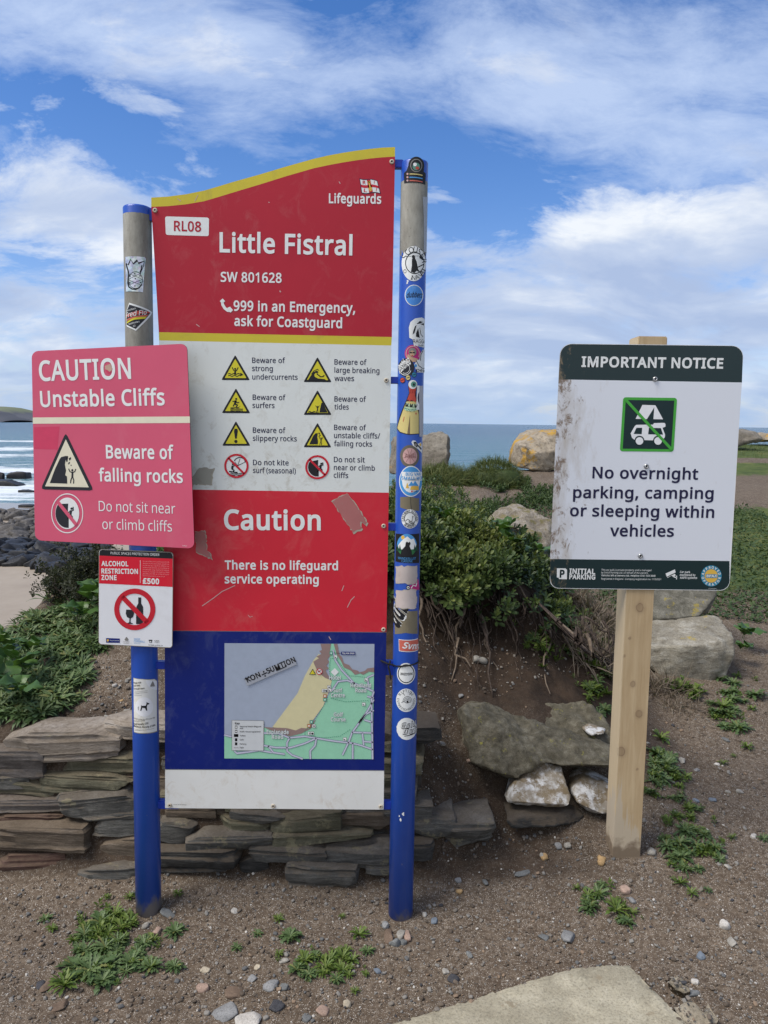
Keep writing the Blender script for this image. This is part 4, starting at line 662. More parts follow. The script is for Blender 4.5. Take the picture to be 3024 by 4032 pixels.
roads = [[(1052, 150), (1065, 205), (1100, 260), (1168, 332), (1240, 360), (1274, 376)], [(1046, 372), (1080, 322), (1130, 315), (1172, 334)], [(461, 612), (500, 622)], [(676, 602), (760, 606), (815, 628), (900, 620), (962, 630), (1060, 646), (1150, 656), (1200, 668), (1270, 692)],
         [(676, 670), (740, 681), (820, 682), (900, 658), (962, 630)], [(818, 626), (802, 655), (803, 700), (830, 722), (888, 743)], [(962, 632), (955, 670), (928, 700), (930, 743)], [(1274, 420), (1240, 482), (1192, 550), (1156, 600), (1136, 655), (1104, 722)], [(1156, 598), (1270, 602)],
         [(1160, 655), (1160, 743)], [(1212, 600), (1220, 668)], [(1222, 530), (1270, 545)], [(1192, 548), (1230, 500), (1274, 478)], [(700, 672), (728, 708), (790, 717)], [(516, 700), (530, 712), (600, 704), (650, 696), (720, 708)], [(1238, 402), (1274, 412)], [(1274, 376), (1262, 420), (1268, 745)], [(1222, 648), (1270, 652)], [(1248, 360), (1240, 300), (1274, 285)]]
for r_ in roads: P.line(mp(c4, r_), 8.5, CASE_M, 5)
for r_ in roads: P.line(mp(c4, r_), 5, ROAD_M, 6)
DASH = flat('map_dash', (.06, .28, .17))
for r_ in ([(1040, 195), (1034, 240), (1036, 300)], [(1046, 195), (1075, 205), (1110, 250), (1140, 290), (1230, 298)], [(1040, 412), (1120, 432), (1250, 425)], [(1010, 440), (960, 520), (900, 590), (900, 618), (1000, 628), (1090, 620), (1150, 580)]):
    n = 0
    for i in range(len(r_) - 1):
        (x0, y0), (x1, y1) = r_[i], r_[i + 1]; L = math.hypot(x1 - x0, y1 - y0); k = int(L / 11) or 1
        for j in range(k): P.line(mp(c4, [(x0 + (x1 - x0) * j / k, y0 + (y1 - y0) * j / k), (x0 + (x1 - x0) * (j + .6) / k, y0 + (y1 - y0) * (j + .6) / k)]), 2, DASH, 5)
P.poly(mp(c4, [(1062, 248), (1084, 270), (1062, 292), (1040, 270)]), LET, 6)
MLT = flat('map_lettering', (.66, .70, .68)); MLS = flat('map_lettering_edge', (.34, .40, .40))
for s, x, y, wd in (('Hotel', 1063, 310, 64), ('Surf', 1079, 379, 48), ('Centre', 1079, 406, 76), ('Headland', 1204, 352, 112), ('Road', 1204, 379, 60), ('Golf', 1082, 511, 52), ('Course', 1081, 537, 80), ('Esplanade', 752, 606, 120), ('Road', 751, 632, 62)):
    P.text(s, c4(x - wd / 2, y), c4(x + wd / 2, y + wd * .004), 15, MLS, 7, bold=.09); P.text(s, c4(x - wd / 2, y), c4(x + wd / 2, y + wd * .004), 15, MLT, 8, bold=.03)
def icon(x, y, m, w_=16, sym=None):
    P.poly(mp(c4, [(x - w_ / 2 - 1.5, y - 9.5), (x + w_ / 2 + 1.5, y - 9.5), (x + w_ / 2 + 1.5, y + 9.5), (x - w_ / 2 - 1.5, y + 9.5)]), GREY, 7); P.poly(mp(c4, [(x - w_ / 2, y - 8), (x + w_ / 2, y - 8), (x + w_ / 2, y + 8), (x - w_ / 2, y + 8)]), m, 8)
    if sym: P.poly(mp(c4, [(x + a, y + b) for a, b in sym]), LET if m is not LET else BLK, 9)
GI = flat('map_icon_green', (.08, .42, .28)); OI = flat('map_icon_orange', (.62, .22, .05)); sq = [(-4, -4), (4, -4), (4, 4), (-4, 4)]; cup = [(-4, -3), (5, -3), (3, 4), (-3, 4)]; pk = [(-5, 5), (-5, -3), (5, 5)]
for x, y in ((1043, 167), (1009, 420), (935, 541)): icon(x, y, GI, sym=[(0, -5), (5, 0), (0, 5), (-5, 0)])
for x, y in ((1009, 400), (922, 562)): icon(x, y, OI, sym=sq)
for x, y in ((1031, 352), (949, 563)): icon(x, y, LET, sym=cup)
for x, y in ((1067, 187), (1233, 312), (1220, 445), (1036, 370), (1117, 635)): icon(x, y, LET, sym=pk)
for x, y in ((1008, 371), (932, 603)): icon(x, y, LET, 30, sym=[(-10, -6), (-7, -6), (-7, 6), (-10, 6)]); P.ell(*c4(x + 8, y + 1), 4, 4, BLK, 9, 10); P.rect(*c4(x - 3, y - 6), *c4(x, y + 6), BLK, 9)
tp = mp(c4, [(942, 252), (923, 284), (960, 284)]); P.poly(tp, BLK, 7); P.poly([((p[0] * .72 + 1231 * .28), p[1] * .72 + 2648 * .28) for p in tp], SYEL, 8)
P.ell(*c4(978, 267), 12.5, 12.5, LET, 7, 20); P.ring(*c4(978, 267), 12.5, 12.5, 2.5, SRED, 9, 24); P.line(mp(c4, [(967, 256), (989, 278)]), 2.5, SRED, 9); P.line(mp(c4, [(970, 270), (986, 262)]), 3, BLK, 8)
P.poly(mp(c4, [(1097, 159), (1174, 160), (1174, 177), (1097, 176)]), NAVY, 7); P.text('You Are Here', c4(1102, 172), c4(1169, 172.5), 7.5, LET, 8, bold=.03); P.line(mp(c4, [(1055, 166), (1097, 168)]), 1.6, BLK, 8)
P.poly(mp(c4, [(502, 531), (677, 534), (676, 699), (502, 697)]), GREY, 7); P.poly(mp(c4, [(504, 533), (675, 536), (674, 697), (504, 695)]), flat('map_key_paper', (.60, .62, .62)), 8)
P.text('Key', c4(520, 554), c4(546, 554), 8, BLK, 9, bold=.05)
for s, x, y, wd in (('Seasonal beach lifeguard', 546, 569, 116), ('unit', 546, 579, 18), ('Public rescue equipment', 546, 597, 113), ('Toilets', 546, 619, 31), ('Cafe', 546, 641, 21), ('Parking', 546, 664, 35), ('Path', 546, 684, 21)): P.text(s, c4(x, y), c4(x + wd, y + .3), 5.4, BLK, 9, bold=.02)
for y, m, s_ in ((569, OI, sq), (592, GI, sq), (615, LET, pk), (638, LET, cup), (660, LET, pk)): icon(526, y, m, 13 if y != 615 else 24, s_)
P.line(mp(c4, [(514, 681), (540, 681)]), 1.6, GREY, 9)
lab(P.build('area_map', board), 'printed map of the bay with sand, green land, roads and a key')
P = Art(BF); P.poly(mp(c4, [(569, 305), (838, 187), (856, 228), (586, 345)]), flat('clear_tape', (.36, .38, .42), .3), 10)
P.text('KON', c4(588, 326), c4(662, 293), 20, BLK, 11, 'N', .05); P.line(mp(c4, [(666, 285), (694, 272)]), 5, BLK, 11); P.ell(*c4(676, 268), 3.5, 3.5, BLK, 11, 10); P.ell(*c4(684, 290), 3.5, 3.5, BLK, 11, 10); P.text('SUMTION', c4(698, 278), c4(852, 212), 20, BLK, 11, 'N', .05)
P.line(mp(c4, [(572, 308), (600, 296)]), 4, BLK, 11); P.line(mp(c4, [(700, 260), (720, 262)]), 3.5, BLK, 11); P.line(mp(c4, [(745, 262), (800, 238)]), 3.5, BLK, 12)
lab(P.build('graffiti_sticker'), 'strip of clear tape with black jagged lettering stuck across the sea on the map', 'sticker')

def bolt_mesh(name, r, mat, h=.004):
    V = []; F = []; n = 18
    for rr, z in ((r, 0), (r, h * .4), (r * .8, h * .9), (r * .42, h), (r * .38, h * .45), (0.0001, h * .45)):
        for i in range(n): t = 2 * math.pi * i / n; V.append((rr * math.cos(t), -z, rr * math.sin(t)))
    for j in range(5):
        for i in range(n): F.append((j * n + i, (j + 1) * n + i, (j + 1) * n + (i + 1) % n, j * n + (i + 1) % n))
    return make_mesh(name, V, F, [mat, BLK], [1 if k >= 4 * n else 0 for k in range(5 * n)], smooth=True)
bm_ = bolt_mesh('cap_bolt', .0072, BOLTC)
for p in ((611, 828.5), (1543, 637.5), (1521, 1497.5), (1510.5, 2071), (1510, 2478.6), (669, 3170), (1076, 3173), (1499, 3175.5)):
    q_ = atY(*p, 2.403); put('bolt', bm_, q_ + Vector((0, -.0006, 0)), sign)

# ------------------------------------------------------------------ faded caution sign on the left post
def c5(x, y): return (100 + x * .5877, 1300 + y * .5877)
CF = Flat(atY(565, 1750, 2.366), R(10))
cs_ = empty('caution_sign', atY(445, 2125, 2.366), 'faded pinkish red caution sign with Unstable Cliffs lettering bolted to the left post', 'sign')
A = Art(CF); out = rrect((124.5, 1383), (736, 1353), (765.5, 2160), (138, 2127), [26, 26, 26, 26])
A.prism(out, -.003, -.0004, BLK); A.poly(out, PINK, 0)
A.poly(mp(c5, [(57, 650), (230, 645), (215, 800), (58, 795)]), PINKD, .5)
A.poly(mp(c5, [(50, 585), (1102, 578), (1103, 622), (50, 627)]), CREAM, 1)
cb = A.build('sheet', cs_)
T = Art(CF)
T.text('CAUTION', (156, 1498.6), (517, 1489), 76, LET, 2, bold=.035); T.text('Unstable Cliffs', (160.5, 1601.5), (649.5, 1594), 60, LET, 2, bold=.035)
T.text('Beware of', (418.5, 1803.7), (684.8, 1806.6), 50, LET, 2, bold=.035); T.text('falling rocks', (390, 1893.6), (720.6, 1900.6), 48, LET, 2, bold=.035)
T.text('Do not sit near', (390, 2012), (690.6, 2023), 40, LET, 2, bold=-.004); T.text('or climb cliffs', (404, 2083), (677.7, 2093), 40, LET, 2, bold=-.004)
T.poly(mp(c5, [(533, 240), (570, 226), (586, 262), (566, 280), (552, 268), (536, 262)]), torn('torn_spot', (.62, .40, .30)), 3); T.ell(*c5(560, 262), 13, 17, PINKD, 1.5, 20)
T.text('TC3660/13', c5(1050, 1447), c5(1083, 1449), 4, LET, 2, bold=0)
T.lines('lettering', cs_)
P = Art(CF); t_ = mp(c5, [(271, 690), (455, 1072), (106, 1064)])
def tri_round(pts, k, rad):
    cx = sum(p[0] for p in pts) / 3; cy = sum(p[1] for p in pts) / 3; pts = [(cx + (p[0] - cx) * k, cy + (p[1] - cy) * k) for p in pts]; o = []
    for i in range(3):
        p = Vector(pts[i]); a = (Vector(pts[i - 1]) - p).normalized(); b = (Vector(pts[(i + 1) % 3]) - p).normalized(); s0, s1 = p + a * rad, p + b * rad
        o += [tuple(s0), tuple(p * .55 + (s0 + s1) * .225), tuple(s1)]
    return o
P.poly(tri_round(t_, 1.02, 16), COAL, 2); P.poly(mp(c5, [(272, 731), (426, 1053), (133, 1046)]), CREAM, 3)
P.poly(mp(c5, [(165, 1024), (200, 930), (232, 862), (242, 850), (272, 842), (288, 845), (284, 880), (277, 884), (272, 866), (266, 900), (274, 940), (268, 970), (280, 980), (282, 1028)]), COAL, 4)
for L in ([(292, 858), (305, 850), (308, 862), (296, 875)], [(289, 888), (300, 880), (298, 895), (288, 900)], [(304, 902), (312, 902), (310, 910), (304, 908)], [(276, 846), (286, 842), (282, 880), (278, 878)]): P.poly(mp(c5, L), COAL, 4)
P.ell(*c5(316, 938), 4.2, 4.8, COAL, 4, 14); P.line(mp(c5, [(317, 948), (316, 985)]), 7.5, COAL, 4); P.line(mp(c5, [(291, 928), (300, 948), (316, 954), (332, 948), (339, 930)]), 4, COAL, 4)
P.line(mp(c5, [(314, 984), (306, 1005), (304, 1026)]), 4.2, COAL, 4); P.line(mp(c5, [(318, 984), (326, 1005), (324, 1028)]), 4.2, COAL, 4)
lab(P.build('pictogram', cs_), 'black bordered cream triangle with rocks falling on a person')
P = Art(CF); cx, cy = c5(281, 1227); rx, ry = 63, 78.5
P.ring(cx, cy, rx, ry, 3.2, LET, 2); P.ell(cx, cy, 47, 62, LET, 2)
g = lambda x, y: (cx + x * 50, cy - y * 62)
P.poly([g(.08, .62), g(.05, .1), g(.12, -.2), g(.12, -.92)] + [g(.92 * math.cos(R(a)), .92 * math.sin(R(a))) for a in np.linspace(278, 140, 14)], COAL, 3)
climber(P, g, 50, COAL); P.line([g(-.72, .72), g(.72, -.72)], 13, PINK, 5)
lab(P.build('pictogram', cs_), 'white ringed ban circle with a climber on a cliff')

# ------------------------------------------------------------------ alcohol restriction sign
AF = Flat(atY(565, 2350, 2.366), R(1))
al = empty('alcohol_sign', atY(533, 2545, 2.366), 'small white, red and black alcohol restriction sign below the caution sign on the left post', 'sign')
A = Art(AF); tl, tr_, br, bl = (388.5, 2162), (682.5, 2174), (679, 2552), (387.5, 2538)
out = rrect(tl, tr_, br, bl, 13); A.prism(out, -.003, -.0004, ALU); A.poly(out, flat('sign_edge', (.16, .13, .08)), -.3)
ins = lambda p, k=.012: tuple(Vector(p).lerp(Vector((534, 2356)), k))
o2 = rrect(*(ins(p) for p in (tl, tr_, br, bl)), 11); yb = lambda x, a, b: a + (b - a) * (x - 388) / 294
kb = [p for p in o2 if p[1] < 2185]; kw = [p for p in o2 if p[1] > 2320]
A.poly(o2, paint('restriction_white', (.76, .76, .77), .4, .3, (.45, .42, .38), 14), 0)
A.poly(sorted([p for p in o2 if p[1] < 2190 and p[0] < 540], key=lambda p: (-p[1] if p[0] < 404 else 0, p[0])) and [ (391.5, 2187.5), (391.5, 2176)] + [p for p in o2 if p[1] < 2182 and p[0] < 540][:0] + [(394, 2168), (401, 2165), (672, 2176), (678, 2181), (680, 2190), (680, 2200)], BLK, 1)
A.poly([(391, 2187.5), (680, 2200), (679.5, 2311), (390.5, 2297)], ARED, 1)
ab = A.build('sheet', al)
T = Art(AF)
T.text('PUBLIC SPACES PROTECTION ORDER', (436, 2182), (628, 2189), 9.6, LET, 2, bold=.0)
for s, y0, x1 in (('ALCOHOL', 2227.4, 505.5), ('RESTRICTION', 2256.8, 543.7), ('ZONE', 2282.6, 459.7)): T.text(s, (399.7, y0), (x1, y0 + (x1 - 399) * .014), 18, LET, 2, bold=.06)
T.text('£500', (562.5, 2297), (627, 2299.5), 20, LET, 2, bold=.07); T.line([(552.5, 2206), (552.5, 2295)], 1.6, LET, 2)
for i, s in enumerate(('It is an offence to continue to drink', 'alcohol in this area when asked not', 'to do so by a police officer or', 'authorised person, or to refuse to', 'surrender any alcohol if asked.', 'Failure to comply may lead to a fixed', 'penalty of £100, or a fine of up to', '£500 if prosecuted, or an arrest.')):
    T.text(s, (563, 2212 + i * 8.1), (666 if i < 7 else 650, 2215.5 + i * 8.1), 4.6, flat('pale_red_small_print', (.74, .34, .34)), 2, bold=.0)
T.text('101', (608, 2531), (626, 2531.5), 11, BLK, 2, bold=.0); T.text('101@dc.police.uk', (584, 2542), (641, 2544), 5.4, BLK, 2, bold=.0)
T.poly([(586, 2519), (600, 2519), (600, 2524), (597, 2523), (598, 2530), (588, 2530), (589, 2523), (586, 2524)], BLK, 2); T.ell(593, 2526, 2.5, 2.5, BRT, 3, 12)
T.poly([(418, 2512), (472, 2514), (472, 2531), (418, 2530)], NAVY, 2); T.text('Devon and Cornwall Police', (433, 2523), (470, 2524), 4, LET, 3, bold=0); T.ell(425, 2521, 4, 5, AMBER, 3, 12)
T.text('SAFER', (527.5, 2520), (552, 2521), 8, SKYB, 2, bold=.0); T.text('CORNWALL', (527.5, 2529), (571, 2530.5), 8, SKYB, 2, bold=.0); T.text('Kernow Salwa', (528, 2535), (553, 2535.5), 3.2, SKYB, 2, bold=0)
T.poly([(490, 2518), (497, 2508), (500, 2508), (507, 2519), (503, 2523), (493, 2522)], GREY, 2); T.text('CORNWALL', (485, 2528), (511, 2529), 4.5, GREY, 2, bold=0); T.text('COUNCIL', (487, 2534), (509, 2535), 4.5, GREY, 2, bold=0)
T.lines('lettering', al)
P = Art(AF); cx, cy = 531, 2399
P.poly([(525 + 20, 2352 + y) if 0 else p for p in [(544.5, 2352), (556, 2352), (556, 2376), (563, 2388), (564, 2400), (563.5, 2457.5), (536, 2457), (536.5, 2400), (537.5, 2388), (544.5, 2376)] for y in (0,)], COAL, 2)
P.poly([(497, 2400), (526, 2401), (528, 2416), (524, 2429), (515, 2435), (514, 2450), (524, 2455), (524, 2457), (498, 2456), (499, 2454), (509, 2450), (510, 2435), (500, 2429), (495.5, 2416)], COAL, 2)
P.ring(cx, cy, 81, 82, 20, SRED, 3, 64); P.line([(cx - 50, cy - 50), (cx + 50, cy + 52)], 19, SRED, 3)
lab(P.build('pictogram', al), 'red ban circle over a black bottle and wine glass')

# ------------------------------------------------------------------ parking notice on its wooden post
def c6(x, y): return (2100 + x * .557, 1300 + y * .557)
def wood_mat():
    m, nt, b = newmat('sawn_softwood', .75, .2); P = pos(nt)
    g = noise(nt, 9, 5, .6, scaled(nt, P, (7, 7, .55)), .5)
    c = ramp(nt, g, [(.3, (.42, .30, .165)), (.5, (.48, .355, .205)), (.7, (.54, .415, .25))])
    k = None
    for x, y, r in ((440, 185, 30), (385, 790, 19), (435, 1025, 27), (290, 1325, 34), (362, 428, 9), (318, 570, 9), (420, 1466, 8), (250, 950, 14)):
        q = atY(2300 + x * .497, 2300 + y * .497, 2.612)
        v = node(nt, 'ShaderNodeVectorMath', _operation='DISTANCE', i0=scaled(nt, P, (1, 1, .85)), i1=(q.x, q.y, q.z * .85)).outputs['Value']
        v = M_(nt, 'DIVIDE', M_(nt, 'ADD', v, M_(nt, 'MULTIPLY', M_(nt, 'SUBTRACT', noise(nt, 60, 2, .5, P), .5), .006)), r * .497 * 2.62 / FPX)
        e_ = ramp(nt, M_(nt, 'MULTIPLY', v, .5), [(.0, .55), (.40, .62), (.47, 1.0), (.53, .35), (.75, .12), (1.0, 0.0)]); k = e_ if k is None else M_(nt, 'MAXIMUM', k, e_)
    c = mix(nt, M_(nt, 'MULTIPLY', k, .8), c, (.19, .125, .075))
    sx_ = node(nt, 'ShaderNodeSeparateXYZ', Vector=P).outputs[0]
    c = mix(nt, M_(nt, 'MULTIPLY', M_(nt, 'LESS_THAN', sx_, .8365), .7), c, (.62, .50, .32))  # left face paler: sapwood, with the side light painted in
    z = node(nt, 'ShaderNodeSeparateXYZ', Vector=P).outputs[2]
    wet = M_(nt, 'ADD', z, M_(nt, 'MULTIPLY', M_(nt, 'SUBTRACT', noise(nt, 7, 5, .6, scaled(nt, P, (9, 1.6, .45))), .5), .75)); wet = M_(nt, 'ADD', wet, M_(nt, 'MULTIPLY', M_(nt, 'SUBTRACT', sx_, .86), 2.2))
    c = mix(nt, ramp(nt, wet, [(.25, .85), (.27, 0.0)]), c, (.50, .425, .315))
    c = mix(nt, ramp(nt, M_(nt, 'ADD', z, M_(nt, 'MULTIPLY', M_(nt, 'SUBTRACT', noise(nt, 30, 4, .6, P), .5), .12)), [(.10, .85), (.135, 0.0)]), c, (.16, .115, .075))
    nt.links.new(c, b.inputs['Base Color'])
    nt.links.new(bump(nt, M_(nt, 'ADD', g, M_(nt, 'MULTIPLY', k, .6)), .35, .003), b.inputs['Normal']); return m
WOOD = wood_mat()
pn_ = empty('parking_sign', (.882, 2.66, .07), 'dark green and white parking notice on a square wooden post, dirt down its left edge', 'sign')
def wood_post():
    bm = bmesh.new(); x0, x1, y0, y1 = .8335, .9305, 2.612, 2.708; zt = 1.895; N = 26
    lv = []
    for j in range(N + 1):
        z = -.15 + (zt + .15) * j / N; dxx = -.012 * sm(1.9, 0.0, z) * 0
        ring_ = []
        for (x, y) in ((x0, y0), (x1, y0), (x1, y1), (x0, y1)):
            jx = .0016 * float(pn(np.array([x * 31, y * 31, z * 7.0]))); jy = .0016 * float(pn(np.array([x * 31 + 9, y * 31, z * 7.0])))
            ring_.append(bm.verts.new((x + jx, y + jy, z)))
        lv.append(ring_)
    for j in range(N):
        for i in range(4): bm.faces.new((lv[j][i], lv[j][(i + 1) % 4], lv[j + 1][(i + 1) % 4], lv[j + 1][i]))
    bm.faces.new(lv[-1]); bm.faces.new(list(reversed(lv[0])))
    ed = [e for e in bm.edges if (abs(e.verts[0].co.x - e.verts[1].co.x) < .01 and abs(e.verts[0].co.y - e.verts[1].co.y) < .01) or min(e.verts[0].co.z, e.verts[1].co.z) > zt - .001]
    bmesh.ops.bevel(bm, geom=ed, offset=.003, segments=2, affect='EDGES')
    bm.verts.index_update(); V = [tuple(v.co) for v in bm.verts]; F = [tuple(v.index for v in f.verts) for f in bm.faces]; bm.free()
    return add_obj('post', V, F, WOOD, pn_)
wood_post()
def notice_white():
    m, nt, b = newmat('notice_white', .35, .4); P = pos(nt)
    s = node(nt, 'ShaderNodeSeparateXYZ', Vector=P).outputs
    left = ramp(nt, M_(nt, 'SUBTRACT', s[0], .545), [(.0, .65), (.07, .5), (.13, .18), (.22, 0.0)])
    blot = noise(nt, 22, 9, .75, scaled(nt, P, (1.3, 1, .75)), .5)
    rust = ramp(nt, M_(nt, 'ADD', blot, M_(nt, 'MULTIPLY', left, .36)), [(.70, 0.0), (.78, 1.0)])
    film = ramp(nt, M_(nt, 'ADD', noise(nt, 11, 7, .7, scaled(nt, P, (1.6, 1, .5))), M_(nt, 'MULTIPLY', left, .45)), [(.62, 0.0), (.95, .75)])
    c = mix(nt, film, (.70, .72, .76), (.40, .33, .24)); c = mix(nt, M_(nt, 'MULTIPLY', rust, .85), c, (.16, .095, .045))
    nt.links.new(c, b.inputs['Base Color']); return m
def notice_dark():
    m, nt, b = newmat('notice_dark_green', .3, .5); P = pos(nt)
    s = node(nt, 'ShaderNodeSeparateXYZ', Vector=P).outputs
    left = ramp(nt, M_(nt, 'SUBTRACT', s[0], .545), [(.0, .75), (.06, .55), (.11, .2), (.15, 0.0)])
    rust = ramp(nt, M_(nt, 'ADD', noise(nt, 26, 9, .75, scaled(nt, P, (1.3, 1, .7)), .4), M_(nt, 'MULTIPLY', left, .36)), [(.71, 0.0), (.80, .9)])
    nt.links.new(mix(nt, rust, (.003, .019, .0205), (.20, .15, .09)), b.inputs['Base Color']); return m
NW, ND = notice_white(), notice_dark()
NF = Flat((0, 2.606, 0))
A = Art(NF); tl, tr_, br, bl = (2206, 1352.5), (2929, 1361), (2871.5, 2325.5), (2164, 2316.5)
out = rrect(tl, tr_, br, bl, [46, 46, 36, 36], 8)
A.prism(out, -.003, -.0004, ALU); A.poly(out, BRT, -.4)
o2 = [tuple(Vector(p).lerp(Vector((2545, 1838)), .0035)) for p in out]
def yline(x, a, b, xa, xb): return a + (b - a) * (x - xa) / (xb - xa)
ta, tb = (2199.5, 1494), (2921.5, 1506); ba, bb = (2165.5, 2201), (2872.5, 2209)
upper = [p for p in o2 if p[1] < 1480]; lower = [p for p in o2 if p[1] > 2230]
A.poly([ta] + upper + [tb], ND, 0); A.poly([ta, tb, bb, ba], NW, 0); A.poly([ba, bb] + lower, ND, 0)
A.build('sheet', pn_)
T = Art(NF)
T.text('IMPORTANT NOTICE', (2289, 1443), (2846.4, 1450), 38, LET, 2, 'N', .055)
for s, x0, y0, x1, y1 in (('No overnight', 2332, 1882, 2747.8, 1887.6), ('parking, camping', 2256, 1960, 2808.5, 1963.5), ('or sleeping within', 2243.7, 2031.5, 2811, 2038), ('vehicles', 2400.8, 2110.5, 2652.5, 2112.5)):
    T.text(s, (x0, y0), (x1, y1), 43, DARKINK, 2, 'N', .036)
T.lines('lettering', pn_)
P = Art(NF)
sq4 = mp(c6, [(635, 474), (1016, 479), (991, 860), (611, 856)])
P.poly(rrect(*sq4, 11), GRN, 2); mid = Vector((sum(p[0] for p in sq4) / 4, sum(p[1] for p in sq4) / 4))
P.poly([tuple(Vector(p).lerp(mid, .10)) for p in sq4], DKG, 3)
P.poly(mp(c6, [(770, 528), (862, 531), (916, 630), (848, 629), (854, 545), (802, 629), (722, 627)]), BRT, 4)
P.poly(mp(c6, [(716, 678), (728, 669), (845, 668), (852, 657), (926, 655), (933, 664), (933, 682), (912, 690), (930, 738), (928, 758), (908, 780), (715, 776), (696, 760), (687, 730)]), BRT, 4)
P.poly(mp(c6, [(728, 690), (768, 690), (765, 735), (708, 733)]), DKG, 5); P.poly(mp(c6, [(816, 690), (900, 692), (916, 738), (810, 736)]), DKG, 5)
for x in (749, 880): P.ell(*c6(x, 781), 19.5, 19.5, DKG, 5, 24); P.ell(*c6(x, 783), 15, 15, BRT, 6, 24)
P.line([tuple(Vector(sq4[0]).lerp(mid, .08)), tuple(Vector(sq4[2]).lerp(mid, .08))], 11, GRN, 7)
lab(P.build('pictogram', pn_), 'dark green square with tent and campervan struck through by a green line')
P = Art(NF)
P.poly(mp(c6, [(166, 1683), (228, 1684), (238, 1694), (237, 1761), (180, 1759), (180, 1750), (166, 1748)]), LET, 2); P.text('P', c6(185, 1746), c6(219, 1747), 28, DKG, 3, 'N', .07)
P.text('INITIAL', c6(254, 1720), c6(436, 1723), 19, LET, 2, 'N', .06); P.text('PARKING', c6(253, 1758), c6(437, 1761), 17.5, LET, 2, 'N', .06)
for s, y, x1, bo in (('This car park is private property and is managed', 1700, 833, 0), ('by Initial Parking Ltd. on behalf of the owners.', 1719, 812, 0), ('Vehicles left at owners risk. Helpline: 0161 503 3648', 1739, 862, .02), ('Registered in England - Company registration no. 11760551', 1763, 902, 0)):
    P.text(s, c6(480, y), c6(x1, y + 4 * (x1 - 480) / 400), 7, LET, 2, 'N', bo)
for s, y, x1 in (('Car park', 1716, 1108), ('monitored by', 1737, 1145), ('ANPR systems', 1757, 1157)): P.text(s, c6(1035, y), c6(x1, y + 1), 8.2, LET, 2, 'N', .03)
P.poly(mp(c6, [(934, 1720), (1000, 1691), (1006, 1712), (944, 1742)]), LET, 2); P.poly(mp(c6, [(934, 1727), (946, 1748), (1000, 1722), (1006, 1733), (990, 1742), (975, 1736), (950, 1750)]), LET, 2); P.line(mp(c6, [(985, 1740), (1012, 1750)]), 4, LET, 2); P.line(mp(c6, [(1012, 1735), (1012, 1762)]), 3.5, LET, 2)
cx, cy = c6(1257, 1737)
P.ell(cx, cy, 41, 41.5, TEAL, 2); P.ell(cx, cy, 26, 26.5, AMBER, 3)
P.arc_text('APPROVED', cx, cy, 33.5, 34, -76, 76, 9, LET, 3, 'N', .05); P.arc_text('OPERATOR', cx, cy, 33.5, 34, 256, 104, 9, LET, 3, 'N', .05, True)
P.rect(cx - 22, cy - 7, cx + 24, cy + 8, flat('badge_blue', (.12, .25, .34)), 4); P.text('BPA', (cx - 19, cy + 4.5), (cx + 11, cy + 4.8), 9, LET, 5, 'N', .05); P.line([(cx + 13, cy + 5), (cx + 19, cy - 5), (cx + 20, cy + 5)], 2.5, LET, 5)
P.text('Initial Parking 0001 V1', c6(1236, 1829), c6(1296, 1830), 3, LET, 2, 'N', 0)
P.build('footer_print', pn_)
zb = bolt_mesh('zinc_bolt', .0085, ZINC, .006)
for p in ((860, 346), (798, 962), (756, 1595)): put('bolt', zb, atY(*c6(*p), 2.606) + Vector((0, -.0005, 0)), pn_)

# ------------------------------------------------------------------ stickers on the two posts
GR = 'stickers on the right post'
def c7(x, y): return (1500 + x * .506, 580 + y * .506)
def c8(x, y): return (1500 + x * .61, 1650 + y * .61)
def c9(x, y): return (450 + x * .2714, 780 + y * .2714)
def sticker(T, label, draw, grp=GR):
    P = Art(T); draw(P); o = P.build('sticker'); lab(o, label, 'sticker', grp); return o
def s1(P):
    P.poly([(1591, 682), (1601, 672), (1609, 650)] + [(1639 + 31 * math.cos(R(a)), 651 + 34 * math.sin(R(a))) for a in range(180, 361, 15)] + [(1668, 676), (1676, 684), (1674, 728), (1592, 722)], BLK, 2)
    P.ring(1639, 652, 23, 26, 3, GREY, 3); P.ell(1639, 656, 14, 15, IRIS, 3); P.ell(1634, 648, 7, 7, LET, 4); P.ell(1643, 662, 7, 6, GUMR, 4)
    for y, m in ((685, STONEY), (698, SKYB), (711, SALM)): P.line([(1613, y + .5), (1663, y + 6)], 4, m, 3); P.ell(1605, y, 4, 4, BLUSH, 3, 10)
sticker(RP, 'black dome shaped sticker with small coloured lines at the very top of the right post', s1)
def s2(P):
    P.ell(1629, 1038, 47, 69, LET, 2); P.ring(1633, 1036, 37, 43, 3, BLK, 3); P.arc_text('SCOUSER', 1630, 1038, 41, 56, -62, 78, 21, BLK, 3, 'N', .0); P.arc_text('IN A VAN', 1630, 1038, 41, 56, 192, 122, 17, BLK, 3, 'N', .0, True)
    P.poly([(1622, 1020), (1632, 1012), (1640, 1030), (1646, 1060), (1655, 1074), (1640, 1066), (1632, 1075), (1618, 1070), (1622, 1045)], BLK, 3); P.ell(1628, 1012, 6, 8, BLK, 4, 12); P.line([(1608, 1010), (1648, 1008)], 2, GREY, 3); P.poly([(1650, 1008), (1662, 1010), (1664, 1022), (1652, 1018)], BLK, 3); P.line([(1645, 1052), (1668, 1040)], 4, BLK, 3)
    P.ring(1595, 1068, 6, 8, 2, GREY, 3, 14)
sticker(RP, 'large white round sticker lettered Scouser in a Van', s2)
def s3(P):
    P.ell(1630, 1163, 36, 42, LET, 2); P.ell(1630, 1163, 33, 39, paint('blue_marbled', (.06, .24, .62), .4, .9, (.30, .48, .72), 45), 3); P.text('dubberz', (1600, 1172), (1660, 1172), 20, BLK, 4, bold=.03, slant=.3)
